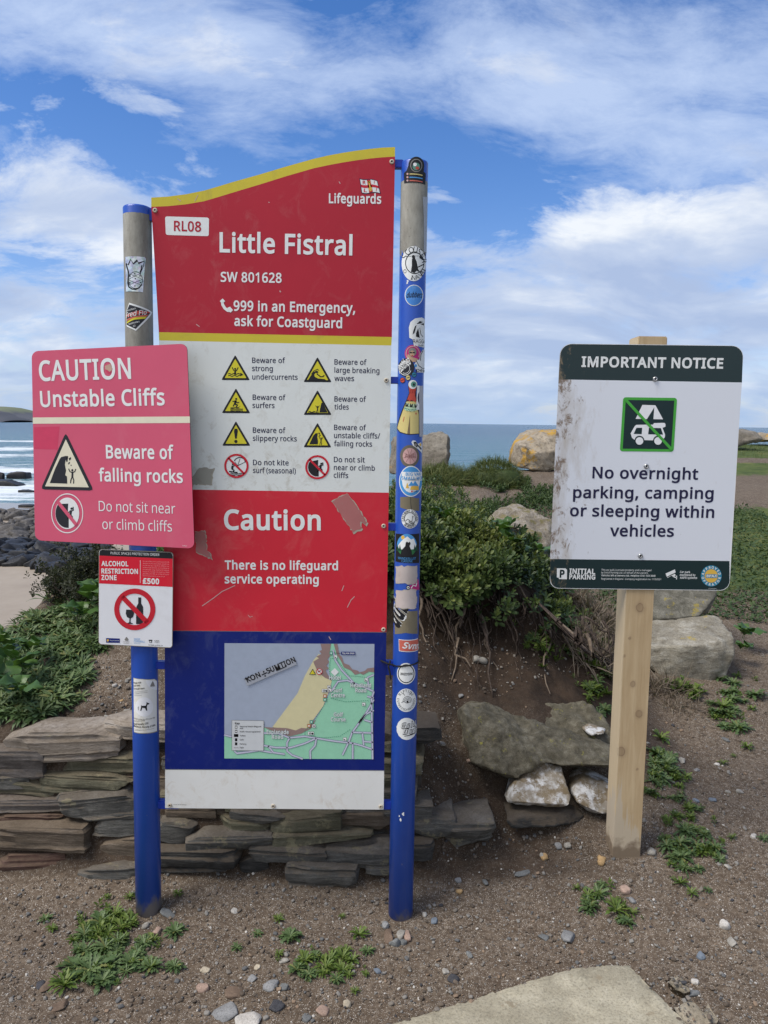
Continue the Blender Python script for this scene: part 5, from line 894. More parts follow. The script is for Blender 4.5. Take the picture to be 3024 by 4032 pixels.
sticker(RP, 'round blue marbled sticker lettered dubberz', s3)
def s4(P):
    P.poly([(1612, 1330), (1610, 1290), (1616, 1268), (1634, 1254), (1660, 1250), (1672, 1258), (1672, 1372), (1630, 1362), (1624, 1336)], LET, 2)
    for L in ([(1628, 1300), (1634, 1284), (1640, 1280), (1632, 1310), (1624, 1318)], [(1638, 1312), (1646, 1292), (1652, 1330), (1638, 1326)], [(1640, 1276), (1652, 1264), (1664, 1268), (1654, 1274)], [(1654, 1276), (1668, 1272), (1668, 1282)]): P.poly(L, BLK, 3)
    P.line([(1652, 1290), (1656, 1316), (1664, 1326)], 2, BLK, 3); P.text('RAGGA', (1626, 1351), (1670, 1353), 15, BLK, 3, bold=0); P.text('studio', (1646, 1363), (1666, 1364), 8, BLK, 3, bold=0)
sticker(RP, 'white sticker with a black inked face wrapping round the right side of the post', s4)
def s5(P):
    P.ell(1625, 1392, 31, 34, MAG, 2); P.ring(1625, 1392, 27, 30, 3, BLUSH, 3, 40, 150, 390); P.poly([(1600, 1418), (1606, 1394), (1612, 1398), (1618, 1404), (1630, 1408), (1646, 1414), (1650, 1424), (1640, 1426), (1606, 1424)], SKIN, 3)
    P.ell(1624, 1386, 15, 17, GREY, 4, 20); P.ell(1623, 1392, 9, 12, SKIN, 5, 20); P.rect(1613, 1386, 1622, 1391, BLK, 6); P.rect(1624, 1386, 1633, 1391, BLK, 6); P.ell(1623, 1400, 3.5, 1.6, SRED, 6, 10)
sticker(RP, 'round magenta sticker of a grey haired woman in sunglasses', s5)
def s6(P):
    P.ell(1600, 1447, 31, 36, COAL, 3); P.ring(1596, 1450, 24, 28, 2, LET, 4, 40, 20, 330); P.ring(1596, 1450, 18, 21, 1.5, LET, 4, 40, 200, 480); P.text('Pasithea', (1576, 1471), (1618, 1432), 15, LET, 5, bold=.03, slant=.3)
    for x, y, m in ((1586, 1497, GUMR), (1607, 1487, STONEY), (1630, 1475, TEAL)): P.ell(x, y, 10, 11, COAL, 4, 18); P.ell(x, y, 8, 9, m, 5, 18); P.line([(x - 6, y + 2), (x + 6, y - 2)], 2.5, COAL, 6)
sticker(RP, 'black round sticker with white script lettering and three small coloured discs under it', s6)
def s7(P):
    P.poly([(1630, 1437), (1640, 1420), (1650, 1416), (1654, 1392), (1662, 1378), (1672, 1376), (1672, 1468), (1642, 1466), (1636, 1452)], LET, 4); P.line([(1638, 1420), (1648, 1440), (1660, 1450), (1671, 1450)], 2.5, BLK, 5); P.line([(1654, 1420), (1656, 1396), (1664, 1380)], 2.5, BLK, 5); P.ell(1636, 1440, 5, 6, SKYB, 5, 14); P.text('peace', (1638, 1463), (1682, 1466), 13, BLK, 5, bold=.02)
sticker(RP, 'white dove sticker with the word peace running off round the post', s7)
def d10(x, y): return (1500 + x * .1808, 1380 + y * .1808)
def s8(P):
    P.poly(mp(d10, [(595, 800), (612, 930), (545, 1100), (350, 1700), (420, 1790), (600, 1835), (830, 1822), (835, 1400), (775, 1060), (760, 900), (790, 780), (785, 690), (690, 630), (600, 690)]), COAL, 2)
    P.poly(mp(d10, [(560, 1110), (450, 1400), (365, 1690), (425, 1770), (575, 1815), (632, 1400), (632, 1818), (818, 1808), (818, 1400), (770, 1110)]), STONEY, 3); P.poly(mp(d10, [(632, 1420), (580, 1815), (628, 1820)]), flat('sticker_brown', (.20, .14, .08)), 4)
    P.poly(mp(d10, [(605, 780), (625, 930), (560, 1110), (590, 1060), (612, 1100), (630, 1120), (650, 1080), (700, 1095), (752, 1135), (760, 1060), (738, 990), (745, 900), (765, 790)]), GUMR, 4)
    P.poly(mp(d10, [(545, 1130), (530, 1240), (640, 1290), (780, 1270), (772, 1160), (650, 1175)]), MINT, 5); P.text('M.M.W', d10(535, 1215), d10(778, 1252), 13, BLK, 6, bold=.05)
    P.poly(mp(d10, [(510, 1240), (500, 1275), (560, 1315), (680, 1330), (790, 1300), (785, 1270), (640, 1290), (530, 1243)]), MINT, 5)
    P.line(mp(d10, [(510, 1242), (640, 1290), (785, 1272)]), 1.5, IRIS, 6); P.line(mp(d10, [(505, 1275), (540, 1255), (570, 1315), (600, 1278), (640, 1325), (680, 1285), (720, 1325), (750, 1278), (785, 1300)]), 1.4, IRIS, 6)
    P.ell(*d10(692, 740), 16.5, 17.5, LET, 5, 30); P.ell(*d10(708, 738), 10.5, 11.5, IRIS, 6, 24); P.ell(*d10(712, 742), 4, 5, BLK, 7, 16)
    P.line(mp(d10, [(510, 1445), (488, 1550)]), 2.2, GUMR, 4); P.ell(*d10(760, 1375), 2.5, 4, GUMR, 4, 10)
    for x in (650, 690, 725): P.line(mp(d10, [(x, 860), (x - 4, 930)]), 1.6, flat('sticker_dark_red', (.28, .02, .02)), 5)
sticker(RP, 'tall sticker of an eyeball on a red neck above a pale yellow cone', s8)
def s9(P):
    P.poly(mp(d10, [(780, 765), (830, 765), (822, 1292), (762, 1290)]), LET, 6); P.poly(mp(d10, [(822, 900), (822, 1172), (800, 1110), (790, 1030), (800, 950)]), DARKINK, 7)
sticker(RP, 'narrow white sticker strip overlapping the yellow cone sticker', s9)
def s10(P): P.poly([(1648, 1519), (1663, 1519), (1667, 1719), (1650, 1719)], flat('grey_tape', (.42, .42, .44)), 5)
sticker(RP, 'long pale grey tape strip at the right edge of the post beside the cone sticker', s10)
def s10b(P): P.poly([(1664, 775), (1684, 776), (1682, 1000), (1668, 990), (1668, 860)], flat('clear_film', (.38, .40, .43)), 2)
sticker(RP, 'long clear film strip high on the bare part of the right post', s10b)
def s11(P):
    P.poly(mp(c8, [(196, 148), (206, 137), (222, 140), (236, 160), (256, 150), (262, 170), (262, 222), (240, 196), (206, 172)]), LET, 3); P.poly(mp(c8, [(210, 148), (224, 146), (238, 164), (232, 184), (214, 172)]), BLK, 4); P.ell(*c8(222, 166), 5, 6, GREY, 5, 12); P.line(mp(c8, [(236, 170), (258, 196)]), 5, BLK, 4); P.poly(mp(c8, [(244, 160), (258, 154), (258, 176), (248, 172)]), AMBER, 4)
sticker(RP, 'small cut out sticker of a black and white vehicle peeling beside the pink disc', s11)
def s12(P):
    P.ell(1613, 1796, 38, 44, flat('glue_halo', (.14, .12, .09)), 1); P.ell(1614, 1796, 28, 32, BLUSH, 2); P.text('ALBI', (1594, 1803), (1636, 1803), 17, flat('sticker_dull_red', (.22, .09, .08)), 4, bold=-.015)
    for a in range(0, 360, 40): P.line([(1614, 1796), (1614 + 26 * math.cos(R(a + 7)), 1796 + 30 * math.sin(R(a + 7)))], 1.2, flat('sticker_dull_red', (.22, .09, .08)), 3)
sticker(RP, 'round dusty pink sticker lettered Albi', s12)
def s13(P):
    P.ell(1618, 1895, 46, 61, LET, 2); P.ell(1618, 1895, 43, 57, SKYB, 3); P.poly([(1590, 1890)] + [(1618 + 34 * math.cos(R(a)), 1895 + 45 * math.sin(R(a))) for a in range(-20, 201, 20)], LET, 4); P.poly(mp(c8, [(138, 340), (262, 340), (262, 395), (132, 395)]), LET, 4)
    P.text('BIG VAN', c8(160, 364), c8(252, 364), 12, SKYB, 5, bold=.03); P.text('SMALL WORLD', c8(134, 389), c8(276, 389), 12, SKYB, 5, bold=.03)
    P.poly(mp(c8, [(176, 430), (196, 402), (206, 418), (218, 398), (240, 432)]), SKYB, 5); P.poly(mp(c8, [(188, 456), (192, 436), (208, 430), (240, 432), (242, 458)]), AMBER, 6); P.poly(mp(c8, [(160, 446), (170, 410), (182, 446)]), AMBER, 5); P.rect(*c8(194, 462), *c8(204, 471), SRED, 5); P.text('YouTube', c8(207, 470), c8(232, 470), 4, BLK, 5)
sticker(RP, 'round pale blue sticker lettered Big Van Small World', s13)
GLUE = paint('old_glue_patch', (.20, .17, .11), .9, .6, (.12, .10, .07), 40)
def s14(P): P.poly([(1576, 1957), (1610, 1955), (1646, 1962), (1650, 1960), (1650, 2012), (1625, 2010), (1600, 2006), (1576, 1998)], GLUE, 1); P.line([(1617, 1958), (1617, 1978), (1620, 2008)], 2, flat('crack', (.05, .045, .04)), 2)
sticker(RP, 'bare olive brown rectangle where a sticker has been scraped off', s14)
def s15(P):
    P.ell(1614, 2043, 33, 38, LET, 2); P.ring(1614, 2043, 22, 26, 1.8, BLK, 3); P.arc_text('CASTAWAY KITCHEN', 1614, 2043, 27, 31.5, -100, 100, 9, BLK, 3, 'N', .02); P.arc_text('BURGERS', 1614, 2043, 27, 31.5, 222, 138, 9, BLK, 3, 'N', .02, True)
    P.line([(1597, 2052), (1604, 2044), (1612, 2048), (1610, 2056), (1618, 2060), (1632, 2054)], 2, BLK, 3); P.line([(1598, 2058), (1612, 2064), (1628, 2060)], 2, BLK, 3); P.poly([(1612, 2050), (1624, 2050), (1622, 2056), (1614, 2056)], GREY, 3); P.line([(1622, 2050), (1624, 2036)], 1.6, BLK, 3); P.ell(1625, 2034, 3, 3, GREY, 3, 8)
sticker(RP, 'white round burger kitchen sticker with a wave drawn in black', s15)
def s16(P):
    P.poly([(1559, 2100), (1600, 2103), (1650, 2100), (1650, 2216), (1600, 2216), (1558, 2210)], BLK, 2); cx, cy = 1602, 2147; P.ell(cx, cy, 38, 45, SKYB, 3); P.poly([(cx + 38 * math.cos(R(a)), cy + 45 * math.sin(R(a))) for a in range(10, 171, 10)], PINE, 4)
    P.poly([(1566, 2152), (1580, 2132), (1590, 2122), (1604, 2112), (1618, 2124), (1628, 2120), (1639, 2150), (1630, 2162), (1575, 2162)], LET, 4.5); P.ell(1587, 2116, 7, 8, AMBER, 4, 16)
    for x in (1568, 1576, 1632, 1638): P.poly([(x, 2142), (x + 5, 2168), (x - 5, 2168)], flat('sticker_dark_pine', (.01, .06, .03)), 5)
    P.poly([(1578, 2186), (1582, 2166), (1596, 2150), (1598, 2136), (1602, 2132), (1608, 2136), (1614, 2132), (1616, 2140), (1612, 2150), (1620, 2170), (1622, 2190), (1600, 2192)], BLK, 6)
    P.text('WANDERLUST', (1568, 2201), (1637, 2203), 9.5, SKYB, 3, bold=0); P.text('CANINE', (1582, 2213), (1624, 2214), 9, SKYB, 3, bold=0)
sticker(RP, 'black rectangular sticker with a mountain scene, a dark dog and the words Wanderlust Canine', s16)
def ragged(P, x0, y0, x1, y1, seed, mat, rim, h=2):
    rr = random.Random(seed); pts = []
    for (a, b) in (((x0, y0), (x1, y0)), ((x1, y0), (x1, y1)), ((x1, y1), (x0, y1)), ((x0, y1), (x0, y0))):
        for k in range(7): pts.append((a[0] + (b[0] - a[0]) * k / 7 + rr.uniform(-3, 3), a[1] + (b[1] - a[1]) * k / 7 + rr.uniform(-5, 3)))
    P.poly(pts, rim, h); cx, cy = (x0 + x1) / 2, (y0 + y1) / 2
    P.poly([(cx + (p[0] - cx) * .95 + rr.uniform(-1.5, 1.5), cy + (p[1] - cy) * .95 + rr.uniform(-2, 2)) for p in pts], mat, h + 1)
sticker(RP, 'upper of two torn crinkled white paper remnants on the right post', lambda P: ragged(P, 1558, 2230, 1642, 2300, 3, TORNW, PAPER))
sticker(RP, 'lower of two torn crinkled white paper remnants on the right post', lambda P: ragged(P, 1560, 2322, 1640, 2396, 5, TORNW, PAPER, 4))
def s18(P):
    P.poly([(1600, 2308), (1630, 2300), (1646, 2278), (1650, 2320), (1632, 2324), (1616, 2322)], MAG, 3); P.ell(1607, 2313, 8, 9, BLK, 4, 14); P.ell(1607, 2313, 5, 6, LET, 5, 14); P.ell(1607, 2313, 2.5, 3, BLK, 6, 10); P.line([(1618, 2316), (1626, 2304), (1636, 2308), (1640, 2296)], 3, LET, 4)
sticker(RP, 'magenta sticker with a black and white dot between two torn papers', s18)
def s19(P):
    P.poly(mp(c8, [(86, 1238), (120, 1230), (236, 1236), (236, 1385), (160, 1380), (90, 1388)]), GLUE, 1); P.text('dub', c8(108, 1352), c8(178, 1206), 36, LET, 2, bold=.16, slant=.2); P.text('dub', c8(108, 1352), c8(178, 1206), 36, BLK, 3, bold=.085, slant=.2)
sticker(RP, 'black script letters with white edges climbing up a scraped patch of the post', s19)
def s20(P): P.poly(mp(c8, [(115, 1420), (236, 1414), (240, 1488), (117, 1497)]), LET, 2); P.poly(mp(c8, [(118, 1424), (238, 1418), (240, 1484), (120, 1493)]), SALM, 3); P.text('Svnrd', c8(138, 1475), c8(242, 1478), 23, LET, 4, bold=.05, slant=.22)
sticker(RP, 'salmon rectangular sticker with white slanted lettering', s20)
def s21(P): P.ell(1599, 2652, 35.5, 42, LET, 2); P.ring(1599, 2652, 32, 37, 3, BLK, 3); P.text('INVIZZYDING', (1577, 2657), (1624, 2656), 9, BLK, 3, 'N', .04)
sticker(RP, 'white round sticker with a thin black ring lettered Invizzyding', s21)
def s22(P):
    P.ell(1599, 2757, 39, 46, LET, 2); P.arc_text('RIPTIDE', 1599, 2757, 31, 37, -52, 52, 10, BLK, 3, 'N', .0); P.arc_text('ESPRESSO+RECORDS', 1599, 2757, 31, 37, 278, 82, 8.5, BLK, 3, 'N', .0, True)
    for r in (8, 13, 18): P.ring(1604, 2762, r, r * 1.15, 1.4, BLK, 3, 30, 180, 360)
    P.ell(1604, 2762, 4, 4.5, BLK, 3, 14); P.line([(1580, 2766), (1590, 2762), (1602, 2768), (1618, 2763)], 1.8, BLK, 3); P.line([(1586, 2728), (1594, 2738)], 2, BLK, 3); P.line([(1612, 2736), (1620, 2726)], 2, BLK, 3)
sticker(RP, 'white round coffee and records sticker with a black sunrise drawing', s22)
def s23(P):
    P.poly([(1601 + 39 * math.cos(R(a)) * (1 + .03 * math.sin(a)), 2868 + 45 * math.sin(R(a)) * (1 if a < 180 else .93)) for a in range(0, 360, 10)], LET, 2); P.text('Gold', (1578, 2868), (1634, 2856), 22, BLK, 3, bold=.10, slant=.2); P.text('Dubs', (1586, 2890), (1642, 2876), 22, BLK, 3, bold=.10, slant=.2)
    P.text('Gold', (1579, 2867), (1633, 2855), 20, LET, 4, bold=.0, slant=.2); P.text('Dubs', (1587, 2889), (1641, 2875), 20, LET, 4, bold=.0, slant=.2); P.line([(1592, 2898), (1632, 2886)], 3, BLK, 3)
sticker(RP, 'lowest sticker on the right post, white and round with black brush lettering', s23)
P = Art(RP)
for x, y, r in ((1588, 3205, 6), (1572, 3213, 3), (1577, 3226, 5), (1578, 3231, 3), (1605, 1108, 5), (1603, 1114, 4), (1625, 690, 0)):
    if r: P.poly([(x + r * math.cos(a) * (.7 + .4 * math.sin(3 * a + x)), y + r * 1.2 * math.sin(a)) for a in np.linspace(0, 6.28, 9)[:-1]], LET, 1)
P.build('paint_chip', [o for o in sign.children if o.name.startswith('post')][1])
# black cord round the right post
def tube_along(pts, r, n=8, taper=None):
    V = []; F = []; P3 = [Vector(p) for p in pts]
    for i, p in enumerate(P3):
        t = (P3[min(i + 1, len(P3) - 1)] - P3[max(i - 1, 0)]).normalized(); a = t.orthogonal().normalized(); b = t.cross(a); rr = r if taper is None else r * taper(i / (len(P3) - 1))
        for k in range(n): an = 2 * math.pi * k / n; V.append(tuple(p + (a * math.cos(an) + b * math.sin(an)) * rr))
    for i in range(len(P3) - 1):
        for k in range(n): F.append((i * n + k, i * n + (k + 1) % n, (i + 1) * n + (k + 1) % n, (i + 1) * n + k))
    F.append(tuple(reversed(range(n)))); F.append(tuple((len(P3) - 1) * n + k for k in range(n)))
    return V, F
zc = atY(1597, 2624, PY - .04).z; ring_pts = [(RP.x0 + RP.k * zc + (RP.r + .002) * math.sin(t), PY - (RP.r + .002) * math.cos(t), zc + .006 * math.sin(t * 1.0 + .4)) for t in np.linspace(-3.0, 3.1, 40)]
ring_pts += [(RP.x0 - .045, PY - .03, zc + .004)]
tail = [(RP.x0 - .046, PY - .02, zc + .012), (RP.x0 - .052, PY - .032, zc - .004), (RP.x0 - .047, PY - .034, zc - .022), (RP.x0 - .044, PY - .033, zc - .045)]
V, F = tube_along(ring_pts[:-1], .0026); V2, F2 = tube_along(tail, .003); o_ = len(V)
V3, F3 = tube_along([(RP.x0 - .036, PY - .028, zc), (RP.x0 - .055, PY - .03, zc + .005), (-.005, PY - .02, zc + .012)], .003); o2_ = o_ + len(V2)
lab(add_obj('cord', V + V2 + V3, F + [tuple(i + o_ for i in f) for f in F2] + [tuple(i + o2_ for i in f) for f in F3], flat('black_cord', (.015, .014, .013), .8)), 'black cord tied round the right post with a short frayed end', 'cord')
# left post
GL = 'stickers on the left post'
def l1(P):
    P.poly(mp(c9, [(165, 855), (190, 850), (440, 858), (456, 880), (440, 990), (415, 1366), (172, 1358)]), FOIL, 2)
    P.line(mp(c9, [(178, 960), (190, 1010), (205, 1060), (212, 1110), (205, 1160), (200, 1230), (215, 1290), (260, 1320), (310, 1325), (360, 1300), (400, 1250)]), 5, BLK, 3)
    P.line(mp(c9, [(176, 945), (206, 968), (240, 888), (276, 955), (330, 895), (352, 950), (434, 914), (420, 990), (376, 1100)]), 2.6, BLK, 3); P.line(mp(c9, [(176, 945), (215, 1110)]), 3.5, BLK, 3)
    P.poly(mp(c9, [(240, 888), (250, 900), (276, 940), (276, 962)]), BLK, 3); P.poly(mp(c9, [(345, 935), (434, 910), (430, 922), (356, 958)]), BLK, 3); P.poly(mp(c9, [(332, 893), (344, 916), (282, 962), (276, 950)]), BLK, 3)
    cx, cy = c9(308, 1190); P.ring(cx, cy, 28, 34, 2, BLK, 3)
    for a, b in (((212, 1180), (385, 1095)), ((222, 1100), (408, 1180)), ((215, 1190), (400, 1270)), ((222, 1262), (410, 1180))): P.line(mp(c9, [a, b]), 1.6, BLK, 3)
    for x, y in ((299, 1097), (232, 1131), (372, 1128), (306, 1170), (229, 1230), (381, 1225), (300, 1275)): P.ell(*c9(x, y), 2.7, 2.7, BLK, 4, 10)
    P.line(mp(c9, [(370, 1080), (388, 1040), (400, 975)]), 4, BLK, 4)
sticker(LP, 'silver foil sticker with a pineapple outline high on the bare left post', l1, GL)
def l2(P):
    D_ = [(218, 1518), (548, 1660), (315, 1925), (182, 1858), (182, 1640)]; P.poly(mp(c9, D_), LET, 2); P.poly(mp(c9, [(222, 1545), (522, 1664), (312, 1898), (186, 1838), (186, 1640)]), COAL, 3)
    P.poly(mp(c9, [(186, 1690), (345, 1635), (505, 1650), (515, 1668), (400, 1680), (186, 1730)]), GUMR, 4); P.poly(mp(c9, [(186, 1800), (300, 1732), (470, 1720), (440, 1752), (290, 1765), (188, 1820)]), SYEL, 4); P.poly(mp(c9, [(188, 1760), (290, 1715), (500, 1690), (470, 1716), (300, 1738), (188, 1785)]), SALM, 4)
    P.text('Fred Flo', c9(180, 1740), c9(462, 1690), 18, LET, 5, bold=.01, slant=.3); P.text('Central Beach', c9(186, 1652), c9(316, 1612), 6, LET, 5, bold=.01); P.text('Boardmasters', c9(218, 1842), c9(368, 1802), 6.5, LET, 5, bold=.01); P.text('22', c9(278, 1868), c9(312, 1860), 6, LET, 5, bold=.01)
sticker(LP, 'black diamond sticker with red and yellow stripes wrapped round the left post', l2, GL)
def l3(P):
    f = lambda x, y: (x * .452, 2400 + y * .452)
    P.poly(mp(f, [(1163, 592), (1240, 604), (1345, 603), (1368, 618), (1370, 1062), (1270, 1080), (1168, 1068)]), flat('notice_edge', (.30, .27, .20)), 1)
    P.poly(mp(f, [(1165, 597), (1240, 608), (1343, 608), (1363, 622), (1365, 1056), (1270, 1074), (1169, 1062)]), paint('dog_notice_paper', (.72, .71, .66), .5, .8, (.60, .53, .33), 9), 2)
    P.ell(*f(1256, 848), 35, 38, BRT, 3); P.poly([f(1365, 622)] + [f(1365 - 95 * math.cos(R(a)), 612 + 88 * math.sin(R(a))) for a in range(0, 91, 15)], BRT, 3)
    P.poly(mp(f, [(1228, 826), (1236, 838), (1270, 836), (1276, 818), (1276, 803), (1286, 812), (1300, 814), (1298, 824), (1284, 828), (1279, 848), (1282, 880), (1272, 880), (1264, 858), (1240, 854), (1232, 880), (1222, 880), (1230, 852), (1230, 840)]), BLK, 4)
    P.line(mp(f, [(1204, 850), (1208, 876)]), 1.5, GREY, 4); P.line(mp(f, [(1210, 842), (1206, 870)]), 1.2, GREY, 4)
    for s, x1, y, m, cp in (('Please help', 1232, 640, BLK, 6.5), ('us to keep', 1222, 665, BLK, 6.5), ('Cornwall clean', 1260, 690, BLK, 6.5), ('Failing to clear up after your dog', 1348, 943, GREY, 5), ('may result in a fine', 1262, 968, GREY, 5), ('Fixed Penalty £80', 1292, 995, BLK, 7), ('Maximum Penalty £1000', 1350, 1012, BLK, 7)):
        P.text(s, f(1168, y + 4), f(x1, y), cp, m, 4, bold=.03)
    for y, x1 in ((708, 1284), (721, 1288), (734, 1214), (748, 1236), (1036, 1340), (1050, 1236)): P.line(mp(f, [(1172, y), (x1, y - 3)]), 1.6, flat('small_print_grey', (.38, .37, .34)), 4)
    P.poly(mp(f, [(1306, 668), (1318, 640), (1328, 622), (1338, 640), (1348, 666)]), GREY, 4); P.text('CORNWALL', f(1304, 676), f(1350, 672), 3.5, GREY, 4, bold=0)
sticker(LP, 'cream dog fouling notice wrapped round the blue left post', l3, GL)

# ------------------------------------------------------------------ ground: bank, path and headland as one height field
ST = {   # x: profile (y, z)
 -6.0: [(1.0, -.03), (2.3, -.03), (2.6, .05), (2.8, .36), (3.1, .2), (3.6, -1.5), (6, -6), (9, -8.6)],
 -3.0: [(1.0, -.03), (2.3, -.03), (2.6, .04), (2.78, .36), (3.1, .40), (3.4, .25), (4.0, -1.2), (6, -6), (9, -8.6)],
 -2.0: [(1.0, -.03), (2.38, -.03), (2.58, .02), (2.74, .40), (3.2, .48), (3.55, .55), (3.9, .2), (4.6, -2), (7, -7.5), (9, -8.6)],
 -1.6: [(1.0, -.03), (2.38, -.03), (2.58, .02), (2.74, .42), (3.2, .54), (3.9, .80), (4.25, .74), (4.7, -.2), (7, -7), (9, -8.6)],
 -1.0: [(1.0, -.03), (2.38, -.03), (2.58, .01), (2.74, .42), (3.2, .60), (4.0, .92), (4.6, 1.0), (5.2, .8), (6, -1), (9, -8)],
 -.3: [(1.0, -.03), (2.38, -.03), (2.58, .0), (2.74, .36), (3.2, .58), (3.6, .80), (4.1, 1.03), (5, 1.05), (7, .9), (8, .3), (9.5, -4), (12, -9)],
 .12: [(1.0, -.03), (2.36, -.035), (2.58, .0), (2.76, .26), (3.1, .46), (3.52, .66), (3.66, .95), (4.1, 1.08), (5, 1.05), (7, .9), (9, .9), (10, .3), (12, -5), (15, -9)],
 .35: [(1.0, -.03), (2.34, -.03), (2.62, .02), (2.82, .15), (3.05, .35), (3.52, .58), (3.66, .90), (4.2, 1.06), (5, .98), (7, .88), (9.5, .95), (10.6, .8), (12, -4), (15, -9)],
 .6: [(1.0, -.03), (2.3, -.02), (2.68, .05), (2.85, .16), (3.1, .36), (3.55, .54), (3.68, .82), (4.3, .98), (5, .80), (7, .82), (10, .98), (11.2, .9), (12.5, -4), (15, -9)],
 .95: [(1.0, -.03), (2.2, 0), (2.62, .075), (2.85, .14), (3.1, .24), (3.6, .40), (3.85, .60), (4.5, .74), (5.5, .66), (7.5, .84), (9.6, 1.0), (10.4, .92), (12, -3), (15, -9)],
 1.4: [(1.0, -.02), (2.2, .02), (2.62, .08), (3.4, .15), (3.9, .26), (4.5, .38), (5.5, .46), (8, .80), (9.8, 1.02), (10.5, .95), (12, -3), (15, -9)],
 2.2: [(1.0, -.02), (2.2, .03), (2.62, .08), (6, .42), (8, .76), (9.9, 1.03), (10.8, .98), (12.2, -3), (15, -9)],
 3.0: [(1.0, -.01), (2.2, .03), (2.62, .08), (6, .38), (10, .82), (13, 1.05), (15, .9), (17, -4), (20, -9)],
 4.0: [(1.0, 0), (2.62, .08), (6, .38), (10, .82), (14, 1.14), (18, 1.2), (21, .8), (25, -9)],
 14.0: [(1.0, 0), (2.62, .08), (6, .38), (10, .82), (14, 1.14), (20, 1.25), (24, .9), (28, -9)],
}
_xs = np.array(sorted(ST)); _yk = np.concatenate([np.linspace(-4, 5, 361), np.linspace(5.06, 30, 380)])
_tab = np.array([np.interp(_yk, [p[0] for p in ST[x]], [p[1] for p in ST[x]]) for x in _xs])
_ks = np.exp(-np.linspace(-2, 2, 5) ** 2); _ks /= _ks.sum()
for i in range(len(_xs)):
    m = _yk <= 5; a = _tab[i]; a2 = np.convolve(np.pad(a, 2, 'edge'), _ks, 'valid'); _tab[i] = a2
def zbase(x, y):
    x = np.clip(np.asarray(x, float), _xs[0], _xs[-1]); y = np.clip(np.asarray(y, float), -4, 30)
    i = np.clip(np.searchsorted(_xs, x) - 1, 0, len(_xs) - 2); t = (x - _xs[i]) / (_xs[i + 1] - _xs[i]); t = t * t * (3 - 2 * t)
    yi = np.clip(np.searchsorted(_yk, y) - 1, 0, len(_yk) - 2); s = (y - _yk[yi]) / (_yk[yi + 1] - _yk[yi])
    a = _tab[i, yi] * (1 - s) + _tab[i, yi + 1] * s; b = _tab[i + 1, yi] * (1 - s) + _tab[i + 1, yi + 1] * s
    return a * (1 - t) + b * t
def zg(x, y, fine=True):
    x = np.asarray(x, float); y = np.asarray(y, float); z = zbase(x, y)
    P = np.stack([x, y, np.zeros_like(x)], -1)
    bank = sm(2.55, 3.0, y) * sm(1.3, .7, x)
    z = z + fbm(P * 1.7, 3, 1) * (.012 + .05 * bank) + fbm(P * 7, 3, 2) * (.006 + .022 * bank)
    if fine: z = z + fbm(P * 28, 3, 5) * (.0042 + .009 * bank)
    return z
_T = np.concatenate([np.linspace(1.5, 6, 700), np.linspace(6, 24, 500)])
def hit_many(pix):
    """where sight lines through pixels of the photograph meet the ground"""
    Dv = np.array([tuple(ray(*p)) for p in pix]); Dv = Dv / Dv[:, 1:2]; out = []
    for a in range(0, len(Dv), 400):
        d = Dv[a:a + 400]; X = d[:, :1] * _T; Z = 1.6 + d[:, 2:3] * _T; low = Z < zbase(X, np.broadcast_to(_T, X.shape))
        i = np.where(low.any(1), low.argmax(1), len(_T) - 1); x = X[np.arange(len(d)), i]; y = _T[i]; out.append(np.stack([x, y, zg(x, y)], -1))
    return np.concatenate(out)
def hit(px, py): return Vector(hit_many([(px, py)])[0])
def ground_mat():
    m, nt, b = newmat('dirt_and_turf', .95, .15); P = pos(nt)
    n1 = noise(nt, 1.4, 4, .6, P); n2 = noise(nt, 9, 6, .65, P); n3 = noise(nt, 60, 5, .7, P)
    c = ramp(nt, n2, [(.28, (.074, .055, .038)), (.5, (.126, .095, .067)), (.72, (.178, .138, .100))])
    c = mix(nt, ramp(nt, n1, [(.38, 0.0), (.65, .5)]), c, (.155, .121, .088))
    c = mix(nt, ramp(nt, n3, [(.38, .8), (.56, 0.0)]), c, (.060, .042, .028)); c = mix(nt, ramp(nt, noise(nt, 24, 5, .7, P), [(.36, .55), (.5, 0.0)]), c, (.085, .060, .040))
    for sc, th, col in ((150, .24, (.34, .30, .25)), (85, .20, (.20, .185, .165)), (230, .26, (.44, .40, .34)), (55, .13, (.29, .25, .20)), (190, .26, (.06, .048, .04)), (320, .3, (.30, .26, .21))):
        v = node(nt, 'ShaderNodeTexVoronoi', Scale=sc, Vector=P, Randomness=1.0)
        c = mix(nt, M_(nt, 'MULTIPLY', M_(nt, 'LESS_THAN', v.outputs['Distance'], th), M_(nt, 'GREATER_THAN', noise(nt, sc * .31, 2, .5, P), .53)), c, col)
    at = node(nt, 'ShaderNodeAttribute', _attribute_name='soil'); c = mix(nt, M_(nt, 'MULTIPLY', at.outputs['Fac'], .9), c, ramp(nt, n2, [(.3, (.016, .011, .008)), (.7, (.050, .032, .021))]))  # dark bank soil, with shade of overhang and wall gaps painted in
    tf = node(nt, 'ShaderNodeAttribute', _attribute_name='turf')
    gcol = ramp(nt, noise(nt, 2.6, 6, .7, P), [(.3, (.030, .055, .016)), (.5, (.07, .10, .025)), (.68, (.13, .135, .045))])
    c = mix(nt, ramp(nt, M_(nt, 'ADD', tf.outputs['Fac'], M_(nt, 'MULTIPLY', M_(nt, 'SUBTRACT', n2, .5), .9)), [(.42, 0.0), (.58, .92)]), c, gcol)
    nt.links.new(c, b.inputs['Base Color'])
    h = M_(nt, 'ADD', n3, M_(nt, 'MULTIPLY', noise(nt, 190, 4, .7, P), .5))
    nt.links.new(bump(nt, h, .55, .008), b.inputs['Normal']); return m
